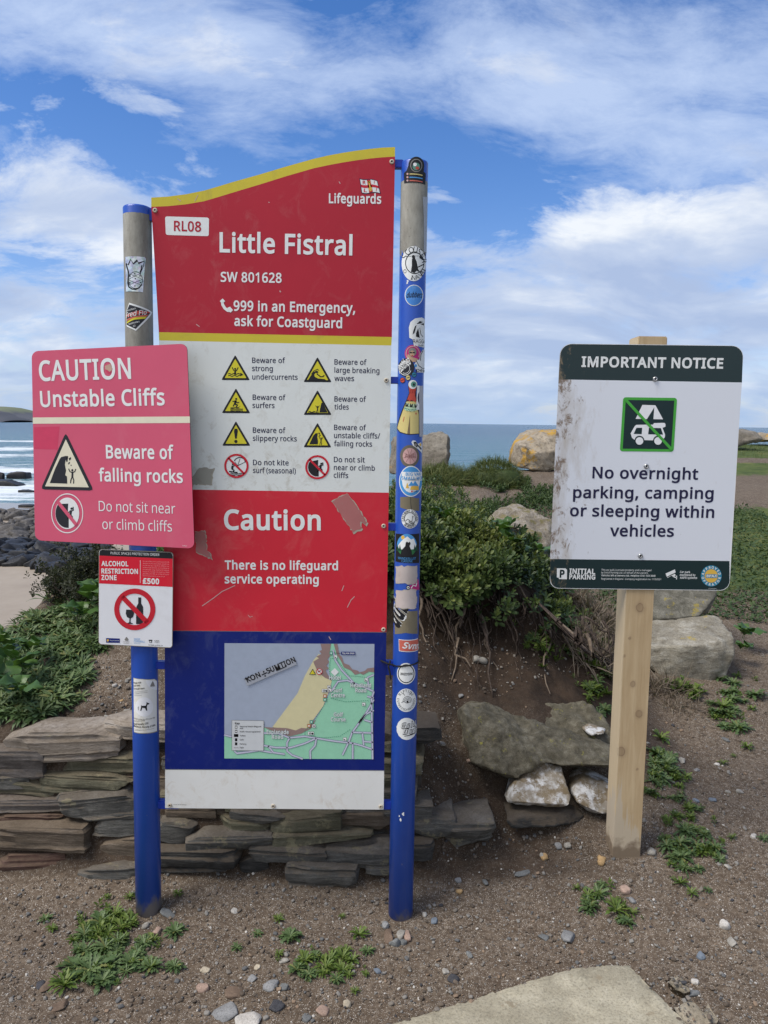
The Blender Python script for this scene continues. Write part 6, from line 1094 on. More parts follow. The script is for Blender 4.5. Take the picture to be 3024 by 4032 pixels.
def path_band(x, y):
    return np.maximum(np.exp(-((y - 9.4 - .25 * (x - 2.5)) / 1.15) ** 2), .9 * np.exp(-((y - 12.9) / .38) ** 2))
gx = np.concatenate([np.arange(-6, -2.4, .12), np.arange(-2.4, 2.6, .0165), np.arange(2.6, 14.01, .12)])
gy = np.concatenate([np.arange(-4, 1.5, .25), np.arange(1.5, 4.7, .0165), 4.7 + (np.linspace(0, 1, 120) ** 1.6) * 24])
GX, GY = np.meshgrid(gx, gy); ZZ = zg(GX, GY); nx_, ny_ = len(gx), len(gy)
idx = np.arange(nx_ * ny_).reshape(ny_, nx_)
Fq = np.stack([idx[:-1, :-1], idx[:-1, 1:], idx[1:, 1:], idx[1:, :-1]], -1).reshape(-1, 4)
GM = ground_mat()
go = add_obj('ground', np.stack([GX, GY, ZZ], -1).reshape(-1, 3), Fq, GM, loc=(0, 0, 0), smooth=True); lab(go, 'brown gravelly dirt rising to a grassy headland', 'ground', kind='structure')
soil = np.clip(sm(2.75, 3.3, GY) * sm(4.3, 3.9, GY) * sm(1.55, 1.05, GX) * sm(-.5, .0, GX) * 1.0 + .8 * sm(2.52, 2.6, GY) * sm(3.0, 2.85, GY) * sm(.9, .5, GX), 0, 1)  # mask for dark soil and painted shade, below the shrub and behind the wall
turf = np.where(GX > .7, np.clip(sm(4.9, 6.2, GY - .8 * (1.6 - np.clip(GX, .7, 1.6))) * (1 - 1.15 * path_band(GX, GY)) * sm(.9, 1.5, GX + .04 * GY), 0, 1), .3 * sm(3.9, 5, GY))
turf = np.clip(turf - sm(3.0, 2.2, GX) * sm(6.5, 8, GY) * 1.2 - sm(1.9, 1.2, GX) * sm(5.2, 6.5, GY) * .55 - sm(2.35, 2.9, GX) * sm(6.2, 5.0, GY), 0, 1)
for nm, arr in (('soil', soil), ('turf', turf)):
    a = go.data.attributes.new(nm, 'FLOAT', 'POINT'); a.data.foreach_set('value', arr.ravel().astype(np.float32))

# ------------------------------------------------------------------ sea, beach and far cape
SEA_Z = -8.6
def sea_mat():
    m, nt, b = newmat('sea_water', .22, .5); P = pos(nt)
    s = node(nt, 'ShaderNodeSeparateXYZ', Vector=P).outputs
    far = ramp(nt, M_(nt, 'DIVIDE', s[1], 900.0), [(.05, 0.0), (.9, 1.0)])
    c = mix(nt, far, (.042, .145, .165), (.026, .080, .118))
    c = mix(nt, ramp(nt, noise(nt, .02, 4, .6, scaled(nt, P, (.5, 2.2, 1))), [(.45, 0.0), (.7, .55)]), c, (.03, .085, .125))
    # breakers and wash near the shore: foam floats on the water in drawn-out lines
    sh = M_(nt, 'ADD', s[1], M_(nt, 'MULTIPLY', s[0], -.30))           # distance out from the beach
    wob = M_(nt, 'ADD', sh, M_(nt, 'MULTIPLY', noise(nt, .035, 6, .65, P), 60.0))
    fo = noise(nt, .13, 9, .78, scaled(nt, P, (.7, 1.3, 1)), 1.2)
    near = ramp(nt, M_(nt, 'DIVIDE', sh, 400.0), [(.24, 1.0), (.36, .85), (.5, .25), (.9, .12), (1.0, .0)])
    k = M_(nt, 'ADD', fo, M_(nt, 'MULTIPLY', near, .20))
    for d0, wd_, am in ((430, 13, .3), (330, 14, .26), (275, 9, .22), (205, 8, .2), (160, 6, .18), (128, 5, .2)):
        u = M_(nt, 'DIVIDE', M_(nt, 'SUBTRACT', wob, d0), wd_); k = M_(nt, 'ADD', k, M_(nt, 'MULTIPLY', M_(nt, 'EXPONENT', M_(nt, 'MULTIPLY', M_(nt, 'MULTIPLY', u, u), -1.0)), am))
    k = ramp(nt, k, [(.60, 0.0), (.74, .92)])
    k = M_(nt, 'MULTIPLY', k, M_(nt, 'LESS_THAN', s[0], 0.0))
    nt.links.new(mix(nt, k, c, (.70, .74, .76)), b.inputs['Base Color'])
    nt.links.new(mix(nt, k, (.22,) * 3, (.8,) * 3), b.inputs['Roughness'])
    hgt = M_(nt, 'ADD', M_(nt, 'MULTIPLY', noise(nt, .045, 5, .6, scaled(nt, P, (.25, 1.5, 1))), 2.2), noise(nt, .16, 6, .62, scaled(nt, P, (.35, 1.3, 1))), M_(nt, 'MULTIPLY', noise(nt, .9, 4, .6, scaled(nt, P, (.5, 1.2, 1))), .22))
    nt.links.new(bump(nt, hgt, 1.0, 2.6), b.inputs['Normal']); return m
sv = [(-30000, -200, SEA_Z), (30000, -200, SEA_Z), (30000, 45000, SEA_Z), (-30000, 45000, SEA_Z)]
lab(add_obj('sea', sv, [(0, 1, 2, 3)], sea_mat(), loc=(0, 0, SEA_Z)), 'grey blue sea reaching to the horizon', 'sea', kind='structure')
def beach_mat():
    m, nt, b = newmat('wet_sand', .6, .35); P = pos(nt)
    z = node(nt, 'ShaderNodeSeparateXYZ', Vector=P).outputs[2]
    c = ramp(nt, noise(nt, .35, 6, .65, P), [(.3, (.26, .215, .165)), (.7, (.33, .28, .22))])
    c = mix(nt, ramp(nt, noise(nt, 2.2, 3, .6, scaled(nt, P, (1, .5, 1))), [(.63, 0.0), (.7, .5)]), c, (.26, .22, .18))
    wet = ramp(nt, M_(nt, 'SUBTRACT', z, SEA_Z), [(.1, 1.0), (.42, 0.0)])
    nt.links.new(mix(nt, wet, c, (.20, .17, .14)), b.inputs['Base Color']); nt.links.new(mix(nt, wet, (.8,) * 3, (.15,) * 3), b.inputs['Roughness'])
    return m
by = np.linspace(5, 135, 90); bx = np.linspace(-130, 6, 70); BX, BY = np.meshgrid(bx, by)
dshore = BY - .30 * BX                                     # the water's edge
BZ = SEA_Z + 1.5 - (dshore - 20) * .0176 + fbm(np.stack([BX, BY, BX * 0], -1) * .09, 3, 9) * .12
BZ = np.where(dshore < 60, BZ, BZ) ; idb = np.arange(BX.size).reshape(BX.shape)
FB = np.stack([idb[:-1, :-1], idb[:-1, 1:], idb[1:, 1:], idb[1:, :-1]], -1).reshape(-1, 4)
lab(add_obj('beach', np.stack([BX, BY, BZ], -1).reshape(-1, 3), FB, beach_mat(), loc=(-40, 40, SEA_Z), smooth=True), 'pale wet sand beach below the cliff', 'beach', kind='structure')
def beach_z(x, y): return float(np.interp(y - .30 * x, [20, 150], [SEA_Z + 1.5, SEA_Z + 1.5 - 130 * .0176]))
def cape_mat():
    m, nt, b = newmat('cape_turf_and_cliff', 1.0, .05); P = pos(nt)
    z = node(nt, 'ShaderNodeSeparateXYZ', Vector=P).outputs[2]
    k = M_(nt, 'ADD', M_(nt, 'DIVIDE', z, 46.0), M_(nt, 'MULTIPLY', M_(nt, 'SUBTRACT', noise(nt, .02, 4, .6, P), .5), .5))
    nt.links.new(mix(nt, ramp(nt, k, [(.40, 0.0), (.58, 1.0)]), (.10, .105, .12), (.16, .18, .12)), b.inputs['Base Color']); return m
def cape(name, Y, prof, depth, label):
    pts = [atY(x, y, Y) for x, y in prof]; V = []; n = len(pts); rows = 9
    for j in range(rows):
        t = j / (rows - 1); k = math.sin(math.pi * min(1, t * 1.0 + .0)) if 0 else (1 - (2 * t - 1) ** 2) ** .5
        for i, p in enumerate(pts):
            zt = SEA_Z - 1 + (p.z - SEA_Z + 1) * k; w_ = .08 * math.sin(i * 2.3 + j)
            V.append((p.x * (1 + (t - .5) * depth / Y * .2), Y + (t - .5) * depth * (1 + w_), zt))
    F = [(j * n + i, j * n + i + 1, (j + 1) * n + i + 1, (j + 1) * n + i) for j in range(rows - 1) for i in range(n - 1)]
    lab(add_obj(name, V, F, CAPE, smooth=True), label, 'headland', kind='structure')
CAPE = cape_mat()
cape('hills', 2600, [(-420, 1570), (-250, 1580), (-120, 1590), (-20, 1600), (20, 1601), (60, 1604), (95, 1614), (115, 1624), (135, 1632), (165, 1637), (200, 1646), (230, 1652)], 500, 'far grassy headland low on the sea horizon')
cape('hills', 2000, [(-420, 1590), (-200, 1600), (-80, 1612), (-10, 1618), (15, 1626), (30, 1637), (55, 1642), (75, 1655)], 260, 'darker rocky cape in front of the far headland')

# ------------------------------------------------------------------ stone
def rock_mat(name, c0, c1, c2, scale=6.0, lich=None, lk=.62, strata=0.0, rough=.9, bs=.6, bd=.012, moss=None, dust=0.0):
    m, nt, b = newmat(name, rough, .2); P = pos(nt)
    Q = scaled(nt, P, (1, 1, 1 + strata * 7)) if strata else P
    n = noise(nt, scale, 8, .65, Q, .4); n2 = noise(nt, scale * .35, 4, .6, P)
    c = ramp(nt, n, [(.28, c0), (.5, c1), (.72, c2)])
    c = mix(nt, ramp(nt, n2, [(.35, .45), (.6, 0.0)]), c, tuple(x * .55 for x in c0))
    n4 = noise(nt, scale * 9, 4, .7, Q); c = mix(nt, ramp(nt, n4, [(.38, .5), (.5, 0.0)]), c, tuple(x * .45 for x in c0))
    c = mix(nt, ramp(nt, n4, [(.60, 0.0), (.72, .4)]), c, tuple(min(.8, x * 1.5) for x in c2))
    if lich:
        l = M_(nt, 'ADD', noise(nt, scale * .8, 6, .7, scaled(nt, P, (1, 1, 1), loc=(5, 2, 1))), M_(nt, 'MULTIPLY', noise(nt, scale * 7, 3, .6, P), .14))
        c = mix(nt, ramp(nt, l, [(lk, 0.0), (lk + .05, .85)]), c, lich)
    if moss:
        l2 = noise(nt, scale * .6, 7, .7, scaled(nt, P, (1, 1, 1), loc=(1, 7, 3))); c = mix(nt, ramp(nt, l2, [(.42, 0.0), (.56, .8)]), c, moss)
    if dust:                                                               # soil lying on the ledges
        nz = node(nt, 'ShaderNodeSeparateXYZ', Vector=nt.nodes.new('ShaderNodeNewGeometry').outputs['Normal']).outputs[2]
        k = ramp(nt, M_(nt, 'ADD', nz, M_(nt, 'MULTIPLY', M_(nt, 'SUBTRACT', noise(nt, 26, 6, .7, P), .5), 1.5)), [(.30, 0.0), (.62, dust)]); c = mix(nt, k, c, (.135, .100, .066))
    nt.links.new(c, b.inputs['Base Color'])
    h = M_(nt, 'ADD', n, M_(nt, 'MULTIPLY', n4, .45)); nt.links.new(bump(nt, h, bs, bd), b.inputs['Normal']); return m
SLATES = [rock_mat('slate_grey', (.068, .066, .060), (.125, .122, .110), (.215, .21, .19), 13, (.22, .20, .13), .66, 1.0, dust=.42),
          rock_mat('slate_olive', (.085, .080, .052), (.15, .142, .095), (.23, .22, .155), 13, (.23, .21, .13), .66, 1.0, dust=.42),
          rock_mat('slate_brown', (.085, .066, .048), (.145, .115, .085), (.22, .18, .14), 13, None, .66, 1.0, dust=.42),
          rock_mat('slate_rust', (.060, .034, .026), (.10, .058, .044), (.15, .10, .08), 8, None, .66, 1.0, dust=.42),
          rock_mat('slate_dark', (.030, .030, .029), (.062, .060, .055), (.11, .108, .10), 8, None, .66, 1.0, dust=.42),
          rock_mat('slab_pale', (.19, .155, .115), (.31, .265, .215), (.46, .42, .37), 6, (.30, .26, .10), .70, .8, dust=.3),
          rock_mat('slate_purple', (.075, .066, .060), (.135, .12, .108), (.22, .20, .18), 7, None, .66, 1.0, dust=.42)]
def cube_sphere(N):
    bm = bmesh.new(); bmesh.ops.create_cube(bm, size=2); bmesh.ops.subdivide_edges(bm, edges=bm.edges[:], cuts=N, use_grid_fill=True)
    bm.verts.index_update(); V = np.array([v.co[:] for v in bm.verts]); F = np.array([[v.index for v in f.verts] for f in bm.faces]); bm.free(); return V, F
CS = {n: cube_sphere(n) for n in (2, 5, 11, 22)}
def block(dx, dy, dz, seed, N=11, e=.28, cuts=7, rough=.05, strata=.05):
    """a weathered stone about dx by dy by dz, centred on the origin"""
    V, F = CS[N]; r_ = np.random.default_rng(seed)
    D = V / np.linalg.norm(V, axis=1)[:, None]; P = np.sign(D) * np.abs(D) ** e; P /= np.abs(P).max()
    P = .62 * P + .38 * V; P = P * np.array([dx, dy, dz]) / 2
    for _ in range(cuts):
        n = r_.normal(size=3) / np.array([dx, dy, dz]); n /= np.linalg.norm(n)
        h = (P @ n).max() * r_.uniform(.66, .94); over = np.maximum(P @ n - h, 0); P = P - over[:, None] * n * .96
    m = min(dx, dy, dz)
    nrm = P / np.array([dx, dy, dz]); nrm /= np.linalg.norm(nrm, axis=1)[:, None] + 1e-9
    sc = 1.6 / max(m, .02); off = seed * 3.7
    P = P + nrm * (fbm(P * sc * .5 + off, 4, seed % 50) * rough * m * 2.4)[:, None]
    if strata:
        lay = pn(np.stack([P[:, 0] * .8 + off, P[:, 1] * .8, P[:, 2] * 9 / max(m, .03) * .55 + P[:, 0] * 1.2], -1), 7) + .6 * pn(np.stack([P[:, 0] * 2 + off, P[:, 1] * 2, P[:, 2] * 22 / max(m, .03) * .5], -1), 8)
        hz = nrm.copy(); hz[:, 2] *= .15; P = P + hz * (lay * strata * m * 2.0)[:, None]
    return P, F
def rotz(P, a): c, s = math.cos(a), math.sin(a); return np.stack([P[:, 0] * c - P[:, 1] * s, P[:, 0] * s + P[:, 1] * c, P[:, 2]], -1)
def roty(P, a): c, s = math.cos(a), math.sin(a); return np.stack([P[:, 0] * c + P[:, 2] * s, P[:, 1], -P[:, 0] * s + P[:, 2] * c], -1)

# the dry-stone wall behind the big sign
wall = empty('stone_wall', (-.9, 2.62, 0), 'low dry stone wall of layered slate behind the foot of the big sign', 'wall')
def onwall(px, py):
    d = ray(px, py); d = d / d.y          # plane y = 2.56 + .42 z
    t = (2.56 + .42 * 1.6) / (1 - .42 * d.z); return CAM + d * t
a_ = lambda x0, y0, x1, y1: (x0 * .452, 2400 + y0 * .452, x1 * .452, 2400 + y1 * .452)
b3 = lambda x0, y0, x1, y1: (x0 * .9645, 3050 + y0 * .9645, x1 * .9645, 3050 + y1 * .9645)
b4 = lambda x0, y0, x1, y1: (600 + x0 * .663, 3050 + y0 * .663, 600 + x1 * .663, 3050 + y1 * .663)
b5 = lambda x0, y0, x1, y1: (1600 + x0 * .5425, 2400 + y0 * .5425, 1600 + x1 * .5425, 2400 + y1 * .5425)
STONES = [(a_(90, 1010, 1060, 1255), 5, -.02, .05), (a_(950, 950, 1480, 1105), 5, .03, .03), (a_(-120, 1190, 410, 1440), 6, .0, .03), (a_(470, 1262, 1330, 1420), 1, .0, .0), (a_(380, 1405, 1160, 1580), 1, .03, .01),
    (a_(-150, 1440, 240, 1560), 0, 0, 0), (a_(-80, 1480, 480, 1650), 1, .02, -.01), (a_(455, 1570, 800, 1690), 0, -.06, 0), (a_(570, 1585, 1250, 1815), 0, -.10, .03), (a_(-100, 1645, 560, 1775), 6, .0, 0), (a_(-60, 1770, 545, 1860), 3, .04, 0), (a_(-120, 1855, 760, 2080), 2, .01, .02),
    (a_(1160, 1110, 1460, 1260), 4, 0, -.03), (a_(1100, 1470, 1500, 1640), 2, 0, -.02), (a_(800, 1800, 1400, 1960), 0, .03, -.01),
    (b3(-60, 335, 235, 450), 3, 0, 0), (b3(325, 365, 590, 452), 0, -.04, 0), (b3(405, 265, 600, 365), 2, 0, -.02), (b3(40, 435, 300, 545), 1, -.15, -.03), (b3(140, 480, 440, 560), 0, 0, .0), (b3(-40, 455, 60, 548), 2, 0, 0), (b3(380, 150, 600, 265), 0, 0, 0),
    (b4(20, 200, 370, 268), 2, 0, -.01), (b4(-20, 268, 240, 390), 0, .12, 0), (b4(225, 330, 715, 447), 0, -.02, .03), (b4(385, 258, 700, 362), 1, .03, .01), (b4(480, 195, 800, 280), 0, .02, .02), (b4(720, 200, 1118, 352), 1, -.03, .02), (b4(725, 325, 1290, 412), 1, -.03, .02), (b4(1080, 225, 1440, 335), 2, 0, 0),
    (b4(600, 405, 1040, 527), 0, .0, .02), (b4(1055, 385, 1440, 547), 0, .05, .01), (b4(-20, 428, 500, 575), 4, -.02, .02), (b4(825, 505, 1220, 647), 0, .03, .03), (b4(485, 495, 690, 610), 4, -.3, -.02), (b4(1280, 535, 1440, 592), 0, 0, 0), (b4(520, 600, 800, 680), 4, .0, -.03),
    (b5(-60, 1420, 175, 1600), 0, 0, -.02), (b5(40, 1535, 350, 1705), 0, .05, -.04), (b5(210, 1590, 635, 1800), 0, -.05, -.05), (b5(-80, 1310, 120, 1420), 4, 0, -.03), (b5(-60, 1700, 190, 1850), 4, 0, -.02)]
r0 = np.random.default_rng(12)
for k in range(46):                                                       # chinks filled with smaller slates set further back
    x_, y_ = r0.uniform(-60, 1560), r0.uniform(2960, 3500)
    if x_ > 560 and y_ < 3200: continue
    STONES.append(((x_ - r0.uniform(50, 95), y_ - r0.uniform(16, 28), x_ + r0.uniform(50, 95), y_ + r0.uniform(16, 28)), int(r0.choice([0, 1, 2, 4, 4])), r0.uniform(-.1, .1), -.045))
for row, yy in enumerate((2870, 2925, 2985, 3045, 3100, 3150)):            # courses hidden behind the board
    x = 640 + row % 2 * 60
    while x < 1560:
        wd_ = r0.uniform(130, 260); STONES.append(((x, yy, x + wd_, yy + r0.uniform(52, 66)), int(r0.choice([0, 1, 2, 4])), r0.uniform(-.03, .03), r0.uniform(-.02, .02))); x += wd_ - 6
for i, ((x0, y0, x1, y1), mi, tl_, out_) in enumerate(STONES):
    c = onwall((x0 + x1) / 2, (y0 + y1) / 2); wdt = (onwall(x1, (y0 + y1) / 2) - onwall(x0, (y0 + y1) / 2)).length; hgt = (onwall((x0 + x1) / 2, y0) - onwall((x0 + x1) / 2, y1)).length * .94
    dep = r0.uniform(.16, .24); big_ = wdt > .2
    P, F = block(wdt * 1.08, dep, hgt * 1.2, 100 + i, 22 if big_ else 11, .24, 7, .075, .10)
    P = rotz(roty(P, tl_), r0.uniform(-.08, .08)) + np.array([c.x, c.y + dep / 2 - .015 - out_, c.z])
    add_obj('stone', P, F, SLATES[mi], wall, smooth=True)
for o in wall.children:
    o.data.set_sharp_from_angle(angle=R(38)) if hasattr(o.data, 'set_sharp_from_angle') else None

# big single rocks: hulls of measured corners, rounded and roughened
def hull_rock(name, hulls, voxel, mat, label, cat='rock', amp=.02, freq=6.0, soft=2, strata=0.0, seed=1, group=None, chip=9):
    bm = bmesh.new()
    for pts in hulls:
        b2 = bmesh.new(); vs = [b2.verts.new(p) for p in pts]; bmesh.ops.convex_hull(b2, input=vs)
        bmesh.ops.delete(b2, geom=[v for v in b2.verts if not v.link_faces], context='VERTS')
        tmp = bpy.data.meshes.new('hull'); b2.to_mesh(tmp); b2.free(); bm.from_mesh(tmp); bpy.data.meshes.remove(tmp)
    me = bpy.data.meshes.new('hull'); bm.to_mesh(me); bm.free()
    o = bpy.data.objects.new('hull', me); COL.objects.link(o); md = o.modifiers.new('m', 'REMESH'); md.mode = 'VOXEL'; md.voxel_size = voxel
    if soft: s_ = o.modifiers.new('s', 'SMOOTH'); s_.iterations = soft; s_.factor = .5
    dg = bpy.context.evaluated_depsgraph_get(); m2 = bpy.data.meshes.new_from_object(o.evaluated_get(dg))
    n = len(m2.vertices); V = np.empty(n * 3, np.float32); m2.vertices.foreach_get('co', V); V = V.reshape(-1, 3).astype(float); N_ = np.empty(n * 3, np.float32); m2.vertices.foreach_get('normal', N_); N_ = N_.reshape(-1, 3)
    F = [tuple(p.vertices) for p in m2.polygons]
    bpy.data.objects.remove(o); bpy.data.meshes.remove(me); bpy.data.meshes.remove(m2)
    d = fbm(V * freq + seed * 5, 5, seed, .55)
    d = d - .6 * np.abs(pn(V * freq * .6 + 40, seed + 1)); rc = np.random.default_rng(seed); ext = V.max(0) - V.min(0); cen = V.mean(0)
    cell = pn(np.floor(V / ext.max() * 5 + pn(V * freq * .7, seed)[:, None] * 1.4) * 3.7 + .31, seed + 3); d = d + .5 * cell
    for _ in range(chip):                                                  # flat fracture faces
        n_ = rc.normal(size=3) / np.maximum(ext, .05); n_ /= np.linalg.norm(n_); s_ = (V - cen) @ n_; over = np.maximum(s_ - s_.max() * rc.uniform(.72, .92), 0); V = V - over[:, None] * n_ * .9
    if strata: d = d + strata * pn(np.stack([V[:, 0] * freq * .3, V[:, 1] * freq * .3, V[:, 2] * freq * 3 + V[:, 0] * freq * .8], -1), seed + 2)
    V = V + N_ * (d * amp)[:, None]
    ob = add_obj(name, V, F, mat, smooth=True); return lab(ob, label, cat, group)
def thick(pts, dv):
    return [tuple(p) for p in pts] + [tuple(Vector(p) + Vector(dv)) for p in pts]
MOSSY = rock_mat('mossy_rock', (.085, .074, .048), (.170, .150, .105), (.29, .265, .195), 34, (.36, .33, .07), .69, 0, .95, 1.0, .012, None)
k5 = lambda x, y, Y: atY(1600 + x * .5425, 2400 + y * .5425, Y)
left_l = [k5(395, 720, 2.96), k5(430, 690, 3.0), k5(480, 675, 3.06), k5(600, 678, 3.10), k5(720, 742, 3.08), k5(940, 860, 3.02), k5(1000, 1110, 2.86), k5(880, 1180, 2.82), k5(820, 1245, 2.80), k5(700, 1200, 2.81), k5(470, 1110, 2.84), k5(470, 900, 2.92), k5(400, 790, 2.94)]
right_l = [k5(640, 720, 3.08), k5(940, 870, 3.02), k5(1100, 930, 3.0), k5(1450, 985, 2.95), k5(1560, 1000, 2.95), k5(1560, 1140, 2.83), k5(1250, 1130, 2.83), k5(1000, 1130, 2.84), k5(800, 1100, 2.85)]
ledge = [k5(720, 740, 3.18), k5(930, 680, 3.24), k5(1310, 660, 3.26), k5(1480, 800, 3.16), k5(1500, 960, 3.04), k5(1100, 900, 3.08), k5(880, 820, 3.14)]
hull_rock('mossy_rock', [thick(left_l, (0, .15, -.06)), thick(right_l, (0, .17, -.07)), thick(ledge, (0, .1, -.12))], .011, MOSSY, 'long olive mossy rock with a notched left end lying beside the wooden post', amp=.020, freq=13, soft=1, seed=3, chip=0)
QUARTZ = rock_mat('quartz_veined_rock', (.14, .10, .06), (.33, .28, .21), (.66, .65, .62), 20, (.68, .68, .66), .53, 0, .75, .6, .01, (.17, .125, .065))
hull_rock('quartz_rock', [thick([k5(785, 1270, 2.80), k5(890, 1165, 2.86), k5(990, 1120, 2.88), k5(1130, 1140, 2.87), k5(1155, 1220, 2.83), k5(1200, 1380, 2.76), k5(1190, 1440, 2.75), k5(1000, 1455, 2.73), k5(745, 1490, 2.73), k5(718, 1450, 2.74)], (0, .16, -.02))], .009, QUARTZ, 'white and brown streaked quartz rock propping up the mossy rock', amp=.010, freq=11, soft=1, seed=5)
hull_rock('slate_slab', [thick([k5(735, 1500, 2.72), k5(1000, 1470, 2.74), k5(1250, 1460, 2.80), k5(1300, 1500, 2.80), k5(1270, 1560, 2.77), k5(1060, 1590, 2.72), k5(790, 1600, 2.70), k5(735, 1560, 2.71)], (0, .18, .01))], .009, SLATES[4], 'dark flat slate slab lying under the streaked quartz rock', amp=.008, freq=10, soft=1, strata=1.2, seed=6)
hull_rock('quartz_rock', [thick([k5(1215, 1310, 2.82), k5(1285, 1205, 2.88), k5(1440, 1240, 2.88), k5(1540, 1300, 2.86), k5(1540, 1480, 2.78), k5(1370, 1510, 2.76), k5(1260, 1470, 2.77), k5(1210, 1420, 2.79)], (0, .15, -.02))], .009, QUARTZ, 'pale quartz rock half hidden behind the foot of the wooden post', amp=.010, freq=11, soft=1, seed=8)
hull_rock('quartz_rock', [thick([k5(1270, 850, 3.10), k5(1320, 825, 3.12), k5(1450, 860, 3.08), k5(1455, 890, 3.0), k5(1350, 915, 2.98)], (0, .06, -.03))], .008, QUARTZ, 'small pale stone embedded in the top of the mossy rock', amp=.004, freq=14, soft=1, seed=9)
GRANITE = rock_mat('lichened_granite', (.15, .13, .095), (.28, .255, .20), (.43, .41, .35), 13, (.33, .25, .05), .70, .25, .92, .7, .012)
k6 = lambda x, y, Y: atY(2300 + x * .497, 2300 + y * .497, Y)
seat = [k6(430, 505, 4.05), k6(860, 482, 4.0), k6(1190, 432, 4.10), k6(1078, 240, 4.45), k6(800, 262, 4.45), k6(430, 300, 4.45), k6(1195, 560, 4.05), k6(1130, 720, 4.04), k6(1050, 858, 4.03), k6(940, 850, 4.0), k6(600, 735, 4.0), k6(440, 620, 4.05), (k6(1080, 700, 4.5)), k6(500, 600, 4.5)]
seatb = [k6(430, 310, 4.44), k6(800, 275, 4.44), k6(1082, 250, 4.44), k6(1050, 40, 4.56), k6(1020, -60, 4.62), k6(700, -90, 4.62), k6(430, -60, 4.6)]
hull_rock('seat_shaped_rock', [seat], .013, GRANITE, 'large squared boulder with a flat seat like top, right of the wooden post', 'boulder', amp=.014, freq=9, soft=0, seed=11, chip=0)
GRANITE_SHADE = rock_mat('shade_toned_granite', (.10, .095, .075), (.185, .175, .14), (.30, .285, .24), 18, (.30, .24, .06), .66, .1, .92, .8, .012)  # seat rock's granite, darkened to paint shade onto its back block
hull_rock('seat_rock_back', [thick(seatb, (0, .3, -.05))], .014, GRANITE_SHADE, 'upright back block of the seat shaped boulder under the parking notice, painted darker as shade', 'boulder', amp=.012, freq=9, soft=1, seed=12, chip=2)
CONG = rock_mat('conglomerate', (.23, .19, .13), (.36, .31, .24), (.55, .50, .43), 16, (.21, .18, .07), .60, 0, .95, 1.0, .03)
k4 = lambda x, y, Y: atY(1600 + x * .422, 1600 + y * .422, Y)
hull_rock('pebbly_boulder', [thick([k4(770, 1045, 5.5), k4(850, 955, 5.7), k4(1000, 905, 5.8), k4(1080, 893, 5.85), k4(1200, 908, 5.9), k4(1300, 955, 5.9), k4(1420, 1060, 5.8), k4(1460, 1250, 5.5), k4(1250, 1340, 5.35), k4(1100, 1290, 5.3), k4(930, 1190, 5.35), k4(860, 1120, 5.4)], (0, .5, -.1))], .022, CONG, 'knobbly pale concrete like boulder on the turf left of the parking notice', 'boulder', amp=.035, freq=7, soft=2, seed=13)
BOUL = rock_mat('orange_lichened_boulder', (.14, .12, .095), (.22, .195, .155), (.32, .29, .24), 2.4, (.36, .21, .05), .70, 0, .92, .8, .05)
BOUL2 = rock_mat('tan_boulder', (.20, .16, .11), (.30, .25, .18), (.42, .36, .28), 2.2, (.44, .25, .03), .615, 0, .92, .8, .05)
hull_rock('grey_boulder', [thick([k4(-120, 300, 10.0), k4(100, 278, 10.1), k4(350, 250, 10.1), k4(385, 270, 9.9), k4(437, 312, 9.9), k4(425, 430, 9.8), k4(405, 575, 9.8), k4(60, 640, 9.7), k4(-150, 640, 9.8)], (.0, .9, 0))], .035, BOUL, 'squarish grey boulder at the cliff edge beside the right blue post', 'boulder', amp=.06, freq=3.2, soft=0, seed=15)
hull_rock('tan_boulder', [thick([k4(978, 560, 9.6), k4(1000, 420, 9.7), k4(1022, 330, 9.9), k4(1110, 312, 9.9), k4(1150, 400, 9.5), k4(1010, 640, 9.5), k4(1160, 640, 9.6)], (.1, .9, 0)), thick([k4(1110, 312, 9.9), k4(1230, 236, 10.0), k4(1300, 226, 10.1), k4(1420, 228, 10.1), k4(1600, 300, 10.0), k4(1640, 640, 9.7), k4(1370, 610, 9.6), k4(1250, 640, 9.55), k4(1130, 520, 9.6), k4(1150, 640, 9.6)], (.0, 1.0, 0))], .035, BOUL2, 'large tan boulder with orange lichen on top left of the parking notice', 'boulder', amp=.05, freq=3.2, soft=0, seed=17, chip=14)
k8 = lambda x, y, Y: atY(2850 + x * .3164, 1650 + y * .3164, Y)
hull_rock('grey_boulder', [thick([k8(-60, 125, 15), k8(150, 112, 15.1), k8(260, 122, 15.1), k8(420, 140, 15.1), k8(500, 158, 15), k8(526, 225, 14.9), k8(490, 300, 14.8), k8(150, 340, 14.8), k8(-60, 330, 14.8)], (0, 1, 0))], .05, BOUL, 'long low grey boulder with yellow lichen at the far right cliff edge', 'boulder', amp=.06, freq=1.6, soft=1, seed=19)
hull_rock('tan_boulder', [thick([k8(520, 190, 17), k8(600, 170, 17.1), k8(760, 180, 17), k8(780, 300, 16.8), k8(520, 300, 16.8)], (0, 1, 0))], .06, BOUL2, 'small tan boulder just entering at the right edge of the view', 'boulder', amp=.06, freq=1.6, soft=1, seed=21)

